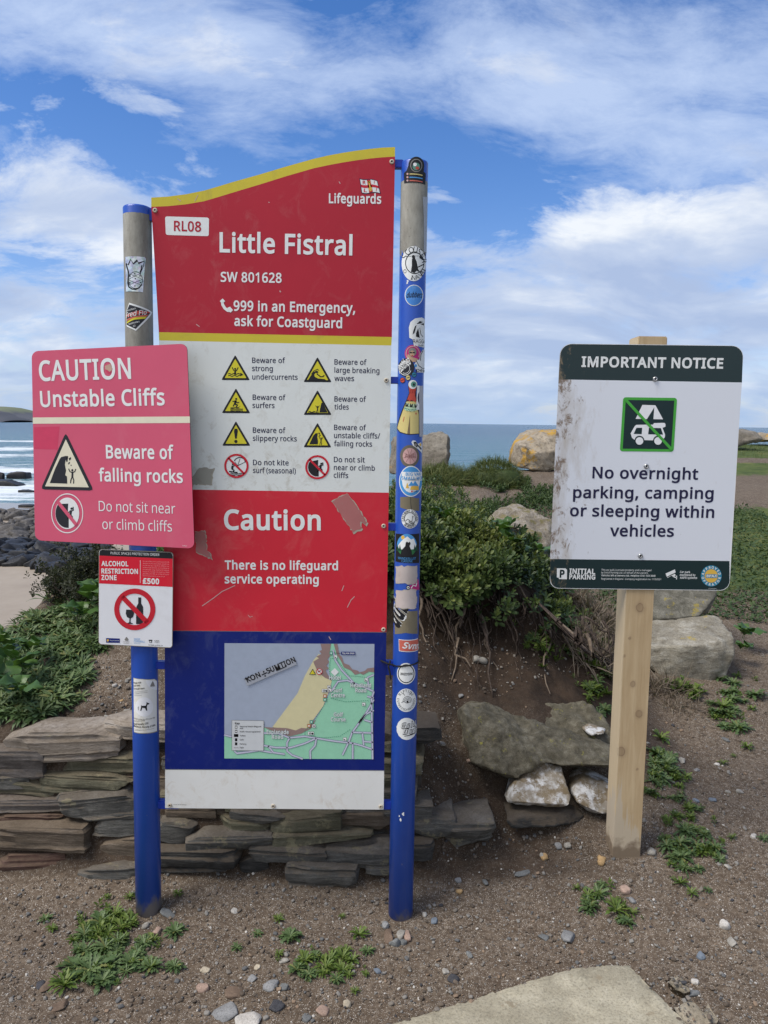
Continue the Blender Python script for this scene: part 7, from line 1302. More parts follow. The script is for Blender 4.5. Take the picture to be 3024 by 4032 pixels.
# ------------------------------------------------------------------ concrete slab in the foreground
CONC = rock_mat('path_concrete', (.30, .265, .19), (.37, .335, .245), (.45, .41, .31), 16, (.24, .20, .135), .68, 0, .95, .9, .005)
from mathutils.geometry import delaunay_2d_cdt
def slab(name, poly, top, mat, label, seed, group=None, step=.013):
    """a broken sheet of concrete: fretted outline, worn uneven top, rounded crumbling edge"""
    P0 = [atZ(x, y, top) for x, y in poly]; B = []
    for i in range(len(P0)):
        a, b = P0[i], P0[(i + 1) % len(P0)]; n = max(2, int((b - a).length / step)); nn = Vector((b.y - a.y, a.x - b.x, 0)).normalized()
        for k in range(n):
            p = a.lerp(b, k / n); s = float(pn(np.array([p.x * 16, p.y * 16, seed * 1.3]))) * .005 + float(pn(np.array([p.x * 55, p.y * 55, seed * 2.3]))) * .005
            p = p + nn * s; B.append((p.x, p.y))
    xs = [p[0] for p in B]; ys = [p[1] for p in B]; I = []
    for x in np.arange(min(xs), max(xs), step):
        for y in np.arange(min(ys), max(ys), step):
            q = (x + random.uniform(-.3, .3) * step, y + random.uniform(-.3, .3) * step)
            if inside(q, B): I.append(q)
    Bn = np.array(B); I = [q for q in I if np.min((Bn[:, 0] - q[0]) ** 2 + (Bn[:, 1] - q[1]) ** 2) > (.45 * step) ** 2]
    n = len(B); r_ = delaunay_2d_cdt([Vector(p) for p in B + I], [(i, (i + 1) % n) for i in range(n)], [], 1, 1e-6)
    V = np.array([(v.x, v.y, top) for v in r_[0]]); F = [tuple(f) for f in r_[2]]
    ed = np.array([np.sqrt(np.min((Bn[:, 0] - p[0]) ** 2 + (Bn[:, 1] - p[1]) ** 2)) for p in V])
    V[:, 2] += fbm(V * np.array([9, 9, 0]) + seed, 3, 4) * .006 + fbm(V * np.array([70, 45, 0]) + seed, 3, 6) * .0035 - .008 * np.exp(-ed / .006) - np.clip(fbm(V * np.array([22, 22, 0]) + 3 * seed, 2, 8), 0, 1) * .006 * np.exp(-ed / .05)
    bd = [i for i in range(len(V)) if ed[i] < 1e-5]; look = {(round(V[i, 0], 5), round(V[i, 1], 5)): i for i in bd}
    ring_ = [look.get((round(p[0], 5), round(p[1], 5))) for p in B]; ring_ = [i for i in ring_ if i is not None]
    o = len(V); V = np.concatenate([V, V[ring_] - np.array([0, 0, .12])]); m = len(ring_)
    for k in range(m): F.append((ring_[k], o + k, o + (k + 1) % m, ring_[(k + 1) % m]))
    F = [f if len(f) != 3 or np.cross(V[f[1]] - V[f[0]], V[f[2]] - V[f[0]])[2] > 0 else tuple(reversed(f)) for f in F]
    SLAB_EDGES.append(B)
    return lab(add_obj(name, V, F, mat, smooth=True), label, 'slab', group)
SLAB_EDGES = []
slab('concrete_slab', [(1380, 4090), (1500, 4040), (1660, 3986), (1810, 3940), (1964, 3890), (2110, 3848), (2252, 3806), (2380, 3795), (2468, 3791), (2500, 3815), (2524, 3834), (2590, 3905), (2652, 3970), (2770, 4100)], .030, CONC, 'worn pale concrete slab in the foreground dirt', 3)
CONC2 = rock_mat('broken_concrete', (.20, .17, .12), (.29, .25, .185), (.38, .34, .26), 14, None, .7, 0, .95, .8, .006)
f7 = lambda x, y: (1500 + x * .9186, 3250 + y * .9186)
slab('concrete_piece', mp(f7, [(1255, 770), (1330, 738), (1385, 790), (1400, 755), (1450, 820), (1440, 835), (1320, 850), (1270, 800)]), .020, CONC2, 'lower broken concrete lump right of the pale slab', 5, 'broken bits of concrete')
slab('concrete_piece', mp(f7, [(1235, 660), (1262, 632), (1300, 660), (1328, 700), (1300, 712), (1262, 690)]), .020, CONC2, 'upper broken concrete lump right of the pale slab', 7, 'broken bits of concrete')

# ------------------------------------------------------------------ leaves
def leaf_mat(name, lo, mid_, hi, rough=.5, dead=None):
    m, nt, b = newmat(name, rough, .3)
    at = node(nt, 'ShaderNodeAttribute', _attribute_name='rnd').outputs['Fac']
    stops = [(.0, lo), (.5, mid_), (.9, hi)] + ([(1.0, dead)] if dead else [])
    c = ramp(nt, at, stops); c = mix(nt, M_(nt, 'MULTIPLY', noise(nt, 70, 3, .6, pos(nt)), .5), c, tuple(x * .55 for x in mid_))
    nt.links.new(c, b.inputs['Base Color'])
    b.inputs['Subsurface Weight'].default_value = 0.0
    tr = node(nt, 'ShaderNodeBsdfTranslucent', Color=mix(nt, 1.0, c, (1.0, 1.15, .5), 'MULTIPLY'))
    ms = node(nt, 'ShaderNodeMixShader', i0=.22, i1=b.outputs[0], i2=tr.outputs[0])
    nt.links.new(ms.outputs[0], nt.nodes['Material Output'].inputs['Surface']); return m
L_ROS = leaf_mat('plantain_leaf', (.045, .085, .030), (.092, .150, .052), (.17, .23, .09), .5, (.22, .22, .07))
L_YEL = leaf_mat('fresh_weed_leaf', (.055, .100, .018), (.105, .165, .030), (.18, .23, .05), .5)
L_SHR = leaf_mat('shrub_leaf', (.026, .052, .016), (.068, .108, .030), (.18, .215, .06), .45, (.24, .22, .04))
L_BRD = leaf_mat('broad_leaf', (.030, .070, .020), (.060, .125, .032), (.11, .19, .045), .38)
L_DRK = leaf_mat('dark_bush_leaf', (.020, .026, .014), (.045, .050, .024), (.08, .085, .035), .6, (.10, .07, .04))
L_CAR = leaf_mat('turf_leaf', (.030, .062, .024), (.065, .105, .038), (.115, .155, .052), .6, (.16, .15, .05))
L_GRS = leaf_mat('grass_blade', (.040, .065, .018), (.080, .110, .026), (.14, .16, .045), .6, (.26, .22, .09))
L_DRY = leaf_mat('dry_stalk', (.10, .075, .055), (.19, .15, .115), (.30, .25, .19), .8)
ROOT = rock_mat('root_bark', (.035, .026, .020), (.075, .055, .043), (.13, .10, .08), 40, None, .7, 0, .9, .5, .002)
ROOTP = rock_mat('pale_root_bark', (.12, .09, .065), (.20, .155, .115), (.28, .23, .18), 40, None, .7, 0, .9, .5, .002)

def strap(L, w, seg, teeth, rise, droop, r_):
    """toothed strap leaf growing along +x; returns vertices and quads"""
    V = []; F = []
    for i in range(seg + 1):
        t = i / seg; x = L * (t - .12 * t * t); z = L * (rise * t - droop * t * t)
        ww = w * (t ** .6) * (1.25 - t) ** .7 * (1 + (teeth if i % 2 else -teeth) * (.3 + t))
        if i == seg: ww = w * .05
        y0 = .03 * L * math.sin(t * 3 + r_)
        V += [(x - (.10 * L / seg if i % 2 else 0) , y0 - ww, z + ww * .25), (x, y0, z), (x - (.10 * L / seg if i % 2 else 0), y0 + ww, z + ww * .25)]
    for i in range(seg):
        for k in (0, 1): F.append((3 * i + k, 3 * i + k + 1, 3 * i + k + 4, 3 * i + k + 3))
    return np.array(V), np.array(F)
def rosette(seed, n, Lr, w, seg=8, teeth=.45, rise=(.2, 1.0)):
    r_ = np.random.default_rng(seed); VV = []; FF = []; rd = []; o = 0
    for i in range(n):
        t = i / n; L = Lr * r_.uniform(.75, 1.1) * (1 - .45 * t); V, F = strap(L, w * L * r_.uniform(.85, 1.2), seg, teeth, rise[0] + (rise[1] - rise[0]) * t + r_.uniform(-.1, .1), r_.uniform(.25, .55), r_.uniform(0, 6))
        a = i * 2.39996 + r_.uniform(-.3, .3); tw = r_.uniform(-.35, .35)
        V = np.stack([V[:, 0], V[:, 1] * math.cos(tw), V[:, 2] + V[:, 1] * math.sin(tw)], -1)
        VV.append(rotz(V, a)); FF.append(F + o); o += len(V); rd += [float(np.clip(.25 + .55 * t + r_.uniform(-.2, .2), 0, .88)) if r_.random() > .05 else 1.0] * len(F)
    return np.concatenate(VV), np.concatenate(FF), np.array(rd)
def broad(L, w, r_, n=6):
    V = []; F = []; ph = r_.uniform(0, 6, 4); cup = r_.uniform(-.15, .45); m = 4
    for i in range(n + 1):
        t = i / n; prof = w * math.sin(math.pi * min(1, .06 + .94 * t) ** .8) ** .7 if 0 < t < 1 else w * (.12 if t == 0 else .04)
        for k in range(-m, m + 1):
            u = k / m; edge = 1 + .10 * math.sin(9 * t + ph[0] + (3 if u > 0 else 0))
            V.append((L * .25 + L * t * (1 - .1 * u * u), prof * u * edge, L * (.5 * t - .55 * t * t) + abs(u) * prof * cup + .07 * L * abs(u) * math.sin(11 * t + ph[1] + u)))
    k_ = 2 * m + 1
    for i in range(n):
        for k in range(2 * m): F.append((i * k_ + k, i * k_ + k + 1, (i + 1) * k_ + k + 1, (i + 1) * k_ + k))
    o = len(V); s = .012 * L
    V += [(0, -s, -.02), (0, s, -.02), (L * .32, s, .01), (L * .32, -s, .01)]; F.append((o, o + 1, o + 2, o + 3))
    return np.array(V), np.array(F)
def broad_plant(seed, n, L):
    r_ = np.random.default_rng(seed); VV = []; FF = []; rd = []; o = 0
    for i in range(n):
        l = L * r_.uniform(.6, 1.15); V, F = broad(l, l * r_.uniform(.34, .48), r_); V = roty(V, -r_.uniform(.0, 1.0)); V = rotz(V, i * 2.4 + r_.uniform(-.5, .5)) + np.array([r_.uniform(-.3, .3) * L, r_.uniform(-.3, .3) * L, r_.uniform(0, .6) * L])
        VV.append(V); FF.append(F + o); o += len(V); rd += [float(r_.uniform(.1, .9))] * len(F)
    return np.concatenate(VV), np.concatenate(FF), np.array(rd)
def sprig(seed, n=11, L=.030):
    """a shoot with small spoon-shaped leaves crowding its tip, along +z"""
    r_ = np.random.default_rng(seed); VV = []; FF = []; rd = []; o = 0
    for i in range(n):
        t = i / n; l = L * r_.uniform(.7, 1.15) * (1 - .35 * t); w = l * r_.uniform(.20, .28)
        V = np.array([(0, 0, 0), (l * .55, -w * .8, .06 * l), (l * .85, -w * .75, .05 * l), (l, 0, -.04 * l), (l * .85, w * .75, .05 * l), (l * .55, w * .8, .06 * l), (l * .6, 0, 0)])
        F = np.array([(0, 1, 6, 5), (1, 2, 3, 6), (6, 3, 4, 5)])
        V = rotz(roty(V, -(.15 + 1.05 * t + r_.uniform(-.15, .2))), i * 2.4 + r_.uniform(-.3, .3)) + np.array([0, 0, L * 1.3 * t])
        VV.append(V); FF.append(F + o); o += 7; rd += [float(np.clip(.15 + .6 * t + r_.uniform(-.12, .15), 0, .9))] * 3
    return np.concatenate(VV), np.concatenate(FF), np.array(rd)
def scatter(temps, pts, nrm, sc, seed, tone=None):
    """merge copies of the templates, standing along nrm at pts"""
    r_ = np.random.default_rng(seed); pts = np.asarray(pts, float); nrm = np.asarray(nrm, float); m = len(pts)
    nrm = nrm / np.linalg.norm(nrm, axis=1)[:, None]; a = r_.uniform(0, 6.283, m)
    ref = np.stack([np.cos(a), np.sin(a), np.zeros(m) + .01], -1); X = np.cross(ref, nrm); X /= np.linalg.norm(X, axis=1)[:, None]; Y = np.cross(nrm, X)
    Rm = np.stack([X, Y, nrm], -1) * np.asarray(sc)[:, None, None]; which = r_.integers(0, len(temps), m); VV = []; FF = []; RD = []; o = 0
    tone = np.zeros(m) if tone is None else np.asarray(tone)
    for k, (V, F, rd) in enumerate(temps):
        id_ = np.nonzero(which == k)[0]
        if not len(id_): continue
        W = np.einsum('mij,vj->mvi', Rm[id_], V) + pts[id_][:, None, :]
        n = len(V); VV.append(W.reshape(-1, 3)); FF.append((F[None] + (np.arange(len(id_)) * n)[:, None, None]).reshape(-1, F.shape[1]) + o); o += n * len(id_)
        jit = r_.uniform(-.14, .14, len(id_)) + tone[id_]; RD.append(np.where(rd[None] >= .99, 1.0, np.clip(rd[None] + jit[:, None], 0, .93)).ravel())
    return np.concatenate(VV), np.concatenate(FF), np.concatenate(RD)
def inpoly(poly, n, r_):
    xs = [p[0] for p in poly]; ys = [p[1] for p in poly]; out = []
    while len(out) < n:
        p = (r_.uniform(min(xs), max(xs)), r_.uniform(min(ys), max(ys)))
        if inside(p, poly): out.append(p)
    return out
def normal_at(x, y, e=.04):
    x = np.asarray(x); y = np.asarray(y); gx_ = (zg(x + e, y, False) - zg(x - e, y, False)) / (2 * e); gy_ = (zg(x, y + e, False) - zg(x, y - e, False)) / (2 * e)
    return np.stack([-gx_, -gy_, np.ones_like(gx_)], -1) / np.sqrt(1 + gx_ ** 2 + gy_ ** 2)[:, None]
def hits(poly, n, r_): return hit_many(inpoly(poly, n, r_))
rv = np.random.default_rng(21)

# rosette weeds, one object each; the clumps are one plant of several rosettes
ROS = [make_mesh('rosette', *(lambda q: (q[0], q[1]))(rosette(40 + i, 28 + 5 * i, 1.0, .13 + .02 * (i % 3), 9, .32 + .06 * (i % 3), (.1 + .1 * (i % 3), 1.0))), L_ROS, rnd=rosette(40 + i, 28 + 5 * i, 1.0, .13 + .02 * (i % 3), 9, .32 + .06 * (i % 3), (.1 + .1 * (i % 3), 1.0))[2]) for i in range(6)]
ROY = [make_mesh('rosette', *(lambda q: (q[0], q[1]))(rosette(60 + i, 24, 1.0, .15, 7, .36, (.35, 1.3))), L_YEL, rnd=rosette(60 + i, 24, 1.0, .15, 7, .36, (.35, 1.3))[2]) for i in range(3)]
def scale_at(P): return (P - CAM).length / FPX
def ros_at(px, py, rpx, kind, parent=None, name='rosette'):
    h = hit(px, py + rpx * .25); s = rpx * scale_at(h) * 1.28; me = (ROY[int(rv.integers(0, 3))] if kind == 'y' else ROS[int(rv.integers(0, len(ROS)))])
    n = normal_at(np.array([h.x]), np.array([h.y]))[0]
    return put(name, me, h + Vector((0, 0, .004)), parent, float(rv.uniform(0, 6.28)), s, (-float(n[1]) * .8, float(n[0]) * .8))
g3 = lambda L: [(x * .9645, 3050 + y * .9645, r * .9645, k) for x, y, r, k in L]
g7 = lambda L: [(1500 + x * .9186, 3250 + y * .9186, r * .9186, k) for x, y, r, k in L]
g6 = lambda L: [(2300 + x * .497, 2300 + y * .497, r * .497, k) for x, y, r, k in L]
g5 = lambda L: [(1600 + x * .5425, 2400 + y * .5425, r * .5425, k) for x, y, r, k in L]
SPM = []
for i in range(4):
    V, F, rd = sprig(260 + i, 14, .5); SPM.append(make_mesh('shoot', V, F, L_YEL, rnd=rd))
def clump(name, label, L, cat='weed', group='low weeds on the dirt'):
    xs = sum(q[0] for q in L) / len(L); ys = sum(q[1] for q in L) / len(L); root = empty(name, hit(xs, ys), label, cat, group)
    for x, y, r, k in L:
        ros_at(x, y, r, k, parent=root)
        for _ in range(2): ros_at(x + rv.normal(0, r * .7), y + rv.normal(0, r * .5), r * rv.uniform(.45, .8), k if rv.random() < .75 else 'y', parent=root)
        for _ in range(2):
            h = hit(x + rv.normal(0, r * .8), y + rv.normal(0, r * .55)); put('shoot', SPM[int(rv.integers(0, 4))], h, root, float(rv.uniform(0, 6)), r * scale_at(h) * rv.uniform(.5, .9), (float(rv.normal(0, .4)), float(rv.normal(0, .4))))
clump('weed_clump', 'big silvery green clump of toothed weeds at the foot of the left post', g3([(370, 790, 85, 'g'), (430, 700, 62, 'g'), (345, 650, 52, 'g'), (410, 595, 55, 'g'), (470, 565, 42, 'y'), (500, 625, 45, 'y'), (535, 765, 52, 'g'), (588, 680, 48, 'g'), (618, 782, 46, 'g'), (455, 770, 50, 'g'), (350, 720, 50, 'g'), (420, 835, 55, 'g'), (530, 600, 40, 'y'), (480, 680, 52, 'g'), (320, 800, 40, 'g'), (400, 650, 45, 'y'), (560, 720, 40, 'g')]))
clump('weed_clump', 'yellowish green weed clump on the dirt below the right half of the white panel', g3([(1245, 765, 42, 'y'), (1210, 800, 38, 'g'), (1260, 822, 36, 'g'), (1330, 790, 44, 'y'), (1350, 755, 36, 'y'), (1400, 750, 40, 'y'), (1440, 765, 34, 'y'), (1375, 845, 32, 'g'), (1320, 815, 30, 'y'), (1290, 740, 30, 'g')]))
clump('weed_clump', 'dark green weed clump on the dirt just right of the wooden post foot', g7([(1300, 25, 52, 'g'), (1280, 72, 50, 'g'), (1225, 88, 42, 'g'), (1350, 85, 44, 'g'), (1430, 98, 50, 'g'), (1290, 132, 44, 'g'), (1300, 182, 42, 'g'), (1385, 45, 36, 'g'), (1390, 110, 40, 'y'), (1250, 140, 36, 'g')]))
clump('weed_clump', 'four rosette weed patch on bare dirt left of the wooden post foot', g7([(930, 285, 55, 'g'), (895, 345, 45, 'g'), (1008, 355, 54, 'y'), (1055, 415, 36, 'g')]))
clump('weed_clump', 'dark leafy weed patch beside the middle of the wooden post', g6([(560, 1330, 80, 'g'), (640, 1400, 95, 'g'), (700, 1470, 95, 'g'), (560, 1450, 90, 'g'), (620, 1530, 85, 'g'), (540, 1560, 70, 'g'), (740, 1540, 70, 'y'), (530, 1640, 60, 'g'), (760, 1600, 40, 'y')]))
clump('weed_clump', 'sparse trail of small weeds down the dirt between the post and the gravel path', g6([(760, 1690, 60, 'g'), (830, 1780, 60, 'y'), (680, 1690, 35, 'g'), (900, 1790, 45, 'g'), (720, 1850, 55, 'y'), (840, 1850, 55, 'y'), (660, 1880, 50, 'y'), (790, 1930, 60, 'g'), (880, 1950, 50, 'y')]))
clump('weed_clump', 'leafy weeds trailing from under the seat shaped rock', g6([(1100, 960, 85, 'y'), (1050, 1010, 80, 'g'), (1150, 1020, 85, 'g'), (1180, 920, 70, 'g'), (1220, 1120, 90, 'g'), (1110, 1120, 70, 'g'), (1040, 1060, 60, 'y'), (1130, 860, 70, 'g'), (1180, 780, 80, 'g')]))
clump('weed_clump', 'green weeds creeping along the bank left of the wooden post top', g5([(1080, 70, 95, 'g'), (1200, 110, 85, 'g'), (1290, 205, 85, 'y'), (1270, 345, 80, 'g'), (1360, 425, 75, 'y'), (1345, 560, 80, 'y'), (1400, 610, 70, 'y'), (1440, 700, 75, 'g'), (1440, 480, 80, 'g'), (1060, 140, 60, 'g'), (1180, 310, 65, 'g'), (1380, 510, 70, 'g'), (1450, 590, 75, 'y'), (1280, 30, 80, 'g'), (1400, 130, 80, 'g'), (1430, 250, 70, 'y'), (1330, 330, 60, 'g')]))
clump('weed_clump', 'small fresh green weeds on the dark soil above the mossy rock', g5([(960, 280, 85, 'y'), (1010, 250, 70, 'y'), (1085, 375, 70, 'y'), (920, 230, 60, 'g'), (1040, 330, 50, 'y'), (870, 260, 40, 'y')]))
for L, lb in ((g3([(712, 780, 40, 'g')]), 'silvery rosette weed right of the big clump at the left post'), (g3([(717, 632, 48, 'g')]), 'green rosette weed on the dirt just right of the left post foot'), (g3([(530, 503, 26, 'y')]), 'small bright weed against the left side of the left post'), (g3([(727, 490, 24, 'y')]), 'small bright weed at the wall foot right of the left post'),
              (g3([(186, 588, 28, 'g')]), 'small dark weed below the wall near the left edge of the view'), (g3([(214, 632, 24, 'y')]), 'tiny yellow green weed left of the big clump'), (g3([(966, 708, 28, 'g')]), 'small grey green rosette among pebbles below the middle of the white panel'), (g3([(1050, 652, 24, 'g')]), 'small rosette nearest below the panel centre'),
              (g3([(1136, 590, 26, 'y')]), 'small upright weed close under the white panel'), (g3([(1185, 655, 46, 'g')]), 'tidy round green rosette below the right half of the white panel'), (g3([(1466, 652, 42, 'y')]), 'bright yellow green weed left of the right post foot'), (g3([(1396, 582, 16, 'y')]), 'tiny yellow seedling near the right end of the wall foot'),
              (g3([(1500, 722, 30, 'g')]), 'weed on the dirt below the shards at the right post'), (g3([(1425, 825, 24, 'y')]), 'small lime green weed below the yellowish clump'), (g3([(1492, 822, 18, 'y')]), 'tiny lime weed right of the yellowish clump'), (g3([(1450, 892, 22, 'y')]), 'lowest tiny weed above the concrete slab'), (g3([(1140, 735, 22, 'y')]), 'tiny weed left of the yellowish clump'),
              (g7([(836, 270, 22, 'y')]), 'bright yellow seedling left of the four rosette patch'), (g7([(1282, 248, 36, 'y')]), 'yellowish weed below the dark clump by the wooden post'), (g7([(1332, 292, 28, 'y')]), 'small yellow weed with brown leaves below the dark clump'), (g7([(1400, 280, 22, 'g')]), 'small green weed among pebbles right of the wooden post'),
              (g7([(1505, 62, 22, 'y')]), 'tiny weed by a white pebble near the right edge'), (g7([(1640, 60, 28, 'g')]), 'weed cut by the right edge of the view on the gravel path'), (g6([(600, 1200, 85, 'y')]), 'lone green rosette on the dirt right of the middle of the wooden post'), (g6([(1292, 1290, 60, 'y')]), 'yellow green rosette on the open path at right'),
              (g6([(1100, 1420, 42, 'y')]), 'small rosette next to a white stone on the path'), (g6([(1350, 880, 90, 'g')]), 'dark spreading weed on the path right of the seat shaped rock'), (g6([(1180, 1365, 26, 'y')]), 'tiny weed below the yellow green rosette on the path'), (g6([(1330, 990, 45, 'y')]), 'low yellow weed on the path edge right of the rock')):
    lab(ros_at(*L[0], name='rosette_weed'), lb, 'weed', 'low weeds on the dirt')

# the left bank: rosettes past counting, with large-leaved plants among them
UPN = lambda n: np.tile(np.array([[0, 0, 1.0]]), (n, 1))
rt = [rosette(80 + i, 17, 1.0, .125, 5, .38, (.3, 1.1)) for i in range(5)]
bank_poly = [(-260, 2640), (-100, 2560), (0, 2520), (60, 2470), (160, 2410), (230, 2365), (330, 2320), (420, 2300), (480, 2360), (500, 2480), (410, 2560), (330, 2580), (345, 2690), (330, 2740), (270, 2745), (230, 2800), (150, 2840), (40, 2850), (-260, 2800)]
H = hits(bank_poly, 460, rv); N_ = normal_at(H[:, 0], H[:, 1]) + UPN(len(H)) * .5
V, F, rd = scatter(rt, H + np.array([0, 0, .004]), N_, rv.uniform(.045, .115, len(H)), 31, rv.normal(.05, .16, len(H)))
Wx = rv.uniform(-2.4, -.1, 300); Wy = rv.uniform(3.25, 4.6, 300); keep = (zg(Wx, Wy, False) > .35) & ((Wx < -.85) | (Wy > 3.7)); Wx, Wy = Wx[keep], Wy[keep]
V2, F2, rd2 = scatter(rt, np.stack([Wx, Wy, zg(Wx, Wy)], -1), normal_at(Wx, Wy) + .5, rv.uniform(.06, .12, len(Wx)), 32)
lab(add_obj('bank_plants', np.concatenate([V, V2]), np.concatenate([F, F2 + len(V)]), L_ROS, rnd=np.concatenate([rd, rd2])), 'mat of grey green toothed weeds covering the left bank', 'weeds', kind='stuff')
BRD = []
for i in range(4):
    V, F, rd = broad_plant(90 + i, 9, .075); BRD.append(make_mesh('leaves', V, F, L_BRD, smooth=True, rnd=rd))
for px, py, s, lb in ((385, 2425, 1.35, 'broad leaved plant on the left bank beside the alcohol sign'), (335, 2470, 1.0, 'small broad leaved plant low left of the alcohol sign'), (425, 2380, 1.1, 'broad leaved plant partly behind the left edge of the alcohol sign'), (25, 2640, 1.2, 'upper broad leaved plant at the left edge of the bank'), (75, 2700, 1.1, 'broad leaved plant in the middle of the left edge cluster'), (95, 2800, 1.0, 'lowest broad leaved plant just above the pale wall slab'), (15, 2770, 1.25, 'broad leaved plant at the left edge just above the wall'), (130, 2620, .9, 'small broad leaved plant right of the left edge cluster'),
                    (1650, 1950, 1.35, 'tall broad leaves rising beside the right blue post'), (1735, 2090, 1.0, 'broad leaves in the shrub right of the blue post'), (1930, 2170, 1.2, 'broad leaved plant in the middle of the shrub front'), (1990, 2215, 1.25, 'large pale broad leaves low in the middle of the shrub'), (2085, 2190, 1.2, 'broad leaved plant near the right end of the shrub'), (2110, 2260, 1.3, 'broad leaves hanging over the soil at the right end of the shrub'), (1990, 2150, 1.0, 'broad leaves on top of the shrub below the pebbly boulder'), (2150, 2330, 1.1, 'broad leaves beside the lower left corner of the parking notice'),
                    (2905, 2545, 1.15, 'dark broad leaved plant against the right side of the seat shaped rock'), (2895, 2600, .8, 'small broad leaved plant low on the right of the seat shaped rock')):
    h = hit(px, py); lab(put('broad_leaved_plant', BRD[int(rv.integers(0, 4))], h + Vector((0, -.05, .07)), None, float(rv.uniform(0, 6.28)), s, (-.25, 0)), lb, 'plant', 'broad leaved plants')
V, F, rd = broad_plant(120, 46, .030)
for i in range(len(V)): pass
Hc = np.array([tuple(hit(2300 + x * .497, 2300 + y * .497)) for x, y in inpoly([(640, 790), (720, 780), (900, 830), (950, 880), (860, 945), (760, 920), (690, 860)], 26, rv)])
V, F, rd = scatter([broad_plant(121 + i, 8, .028) for i in range(3)], Hc, UPN(len(Hc)), rv.uniform(.8, 1.4, len(Hc)), 5)
lab(add_obj('round_leaved_plant', V, F, L_YEL, smooth=True, rnd=rd), 'bright green round leaved patch tucked under the front of the seat shaped rock', 'plant')

# the shrub on the eroded bank, its roots hanging bare
shrub = empty('bank_shrub', (.5, 3.8, .7), 'dense small leaved evergreen shrub spilling over the eroded bank behind the right post', 'shrub')
sp = [sprig(200 + i, 12, .036) for i in range(6)]
sh_poly = [(1500, 1850), (1640, 1850), (1720, 1900), (1800, 1970), (1850, 2010), (1950, 2090), (2010, 2150), (2100, 2220), (2160, 2290), (2150, 2340), (2080, 2290), (2000, 2320), (1900, 2345), (1800, 2385), (1700, 2330), (1640, 2290), (1500, 2250)]
H = hits(sh_poly, 2600, rv); N_ = normal_at(H[:, 0], H[:, 1])
Wx = rv.uniform(-.5, 1.05, 2200); Wy = rv.uniform(3.58, 4.9, 2200); zz_ = zg(Wx, Wy, False); k = (zz_ > .62) & (Wy < 4.75 - .3 * Wx); Wx, Wy = Wx[k], Wy[k]
H2 = np.stack([Wx, Wy, zg(Wx, Wy)], -1); Ri = np.array(ROT.to_3x3().inverted()); q_ = (H2 - np.array(CAM)) @ Ri.T; sx2 = 1512 + FPX * q_[:, 0] / -q_[:, 2]; sy2 = 2016 - FPX * q_[:, 1] / -q_[:, 2]
k = (sx2 < 1640) | (sy2 > np.interp(sx2, [1640, 1720, 1800, 1850, 1950, 2010, 2100, 2160, 2300], [1870, 1930, 2000, 2040, 2120, 2180, 2250, 2320, 2500])); H2 = H2[k]      # the shrub's ragged upper limit on the bank
H = np.concatenate([H, H2]); N_ = np.concatenate([N_, normal_at(H2[:, 0], H2[:, 1])])
lump = fbm(H * 4.5, 3, 33); H = H + N_ * (rv.uniform(0, .075, len(H)) + np.clip(lump, -.2, .5) * .13)[:, None] + np.array([0, -.015, 0])
dirs = N_ * .8 + np.array([0, -.25, .75]) + rv.normal(0, .32, (len(H), 3))
V, F, rd = scatter(sp, H, dirs, rv.uniform(.6, 1.5, len(H)), 41, np.clip(fbm(H * 3.4, 3, 35) * .9, -.35, .5))
add_obj('foliage', V, F, L_SHR, shrub, rnd=rd)
def face_y(x, z):
    ys = np.linspace(3.25, 3.85, 61); zs = zbase(np.full(61, x), ys); i = int(np.argmax(zs > z)); return ys[i]
for i in range(84):
    x = rv.uniform(.12, .98); z = rv.uniform(.74, .86) - .18 * max(0, x - .55); ln = rv.uniform(.08, .34); n = 12; pts = []; dxx = rv.uniform(-.10, .16); ph = rv.uniform(0, 6)
    bo = rv.uniform(.02, .08)
    for j in range(n):
        t = j / (n - 1); zz1 = z - ln * t; xx = x + dxx * t + .012 * math.sin(ph + 9 * t) + .005 * math.sin(ph * 2 + 23 * t)
        pts.append((xx, face_y(xx, zz1) - .02 - bo * math.sin(math.pi * min(1, t * 1.15)) - .006 * math.sin(7 * t + ph), zz1))
    r0_ = rv.uniform(.0022, .0055) if i % 9 else .0085
    V, F = tube_along(pts, r0_, 6, lambda t: 1.15 - .85 * t); add_obj('root', V, F, ROOTP if i % 6 == 0 else ROOT, shrub, smooth=True)
for pl in ([(1640, 2255), (1660, 2300), (1690, 2350), (1705, 2400), (1740, 2430), (1760, 2480), (1785, 2530), (1800, 2560)], [(1645, 2330), (1690, 2390), (1730, 2410), (1775, 2470)], [(1960, 2250), (2000, 2290), (2040, 2340), (2080, 2420), (2090, 2440)], [(1800, 2520), (1790, 2570), (1830, 2590), (1850, 2620)]):
    P3 = [hit(*p) + Vector((0, -.035, .012)) for p in pl]; V, F = tube_along(P3, .0075, 7, lambda t: 1.1 - .7 * t); add_obj('root', V, F, ROOTP, shrub, smooth=True)

# dark twiggy bush on the crest of the left bank
bush = empty('dark_bush', hit(330, 2330), 'dark brown twiggy bush on the cliff edge under the caution sign', 'bush')
TW = []; tl_ = []
for i in range(90):
    b0 = hit(*inpoly([(240, 2330), (330, 2260), (470, 2250), (480, 2330), (330, 2370)], 1, rv)[0]); d = Vector((rv.normal(-.3, .45), rv.normal(-.1, .3), rv.uniform(.35, 1.0))).normalized(); L = rv.uniform(.10, .26); pts = []
    p = b0 + Vector((0, 0, -.02))
    for j in range(7): pts.append(tuple(p)); d = (d + Vector((rv.normal(0, .22), rv.normal(0, .22), rv.normal(-.03, .18)))).normalized(); p = p + d * L / 6
    TW.append(tube_along(pts, rv.uniform(.0016, .0034), 5, lambda t: 1.1 - .8 * t)); tl_ += pts[2:]
VV = []; FF = []; o = 0
for V, F in TW: VV += V; FF += [tuple(i + o for i in f) for f in F]; o += len(V)
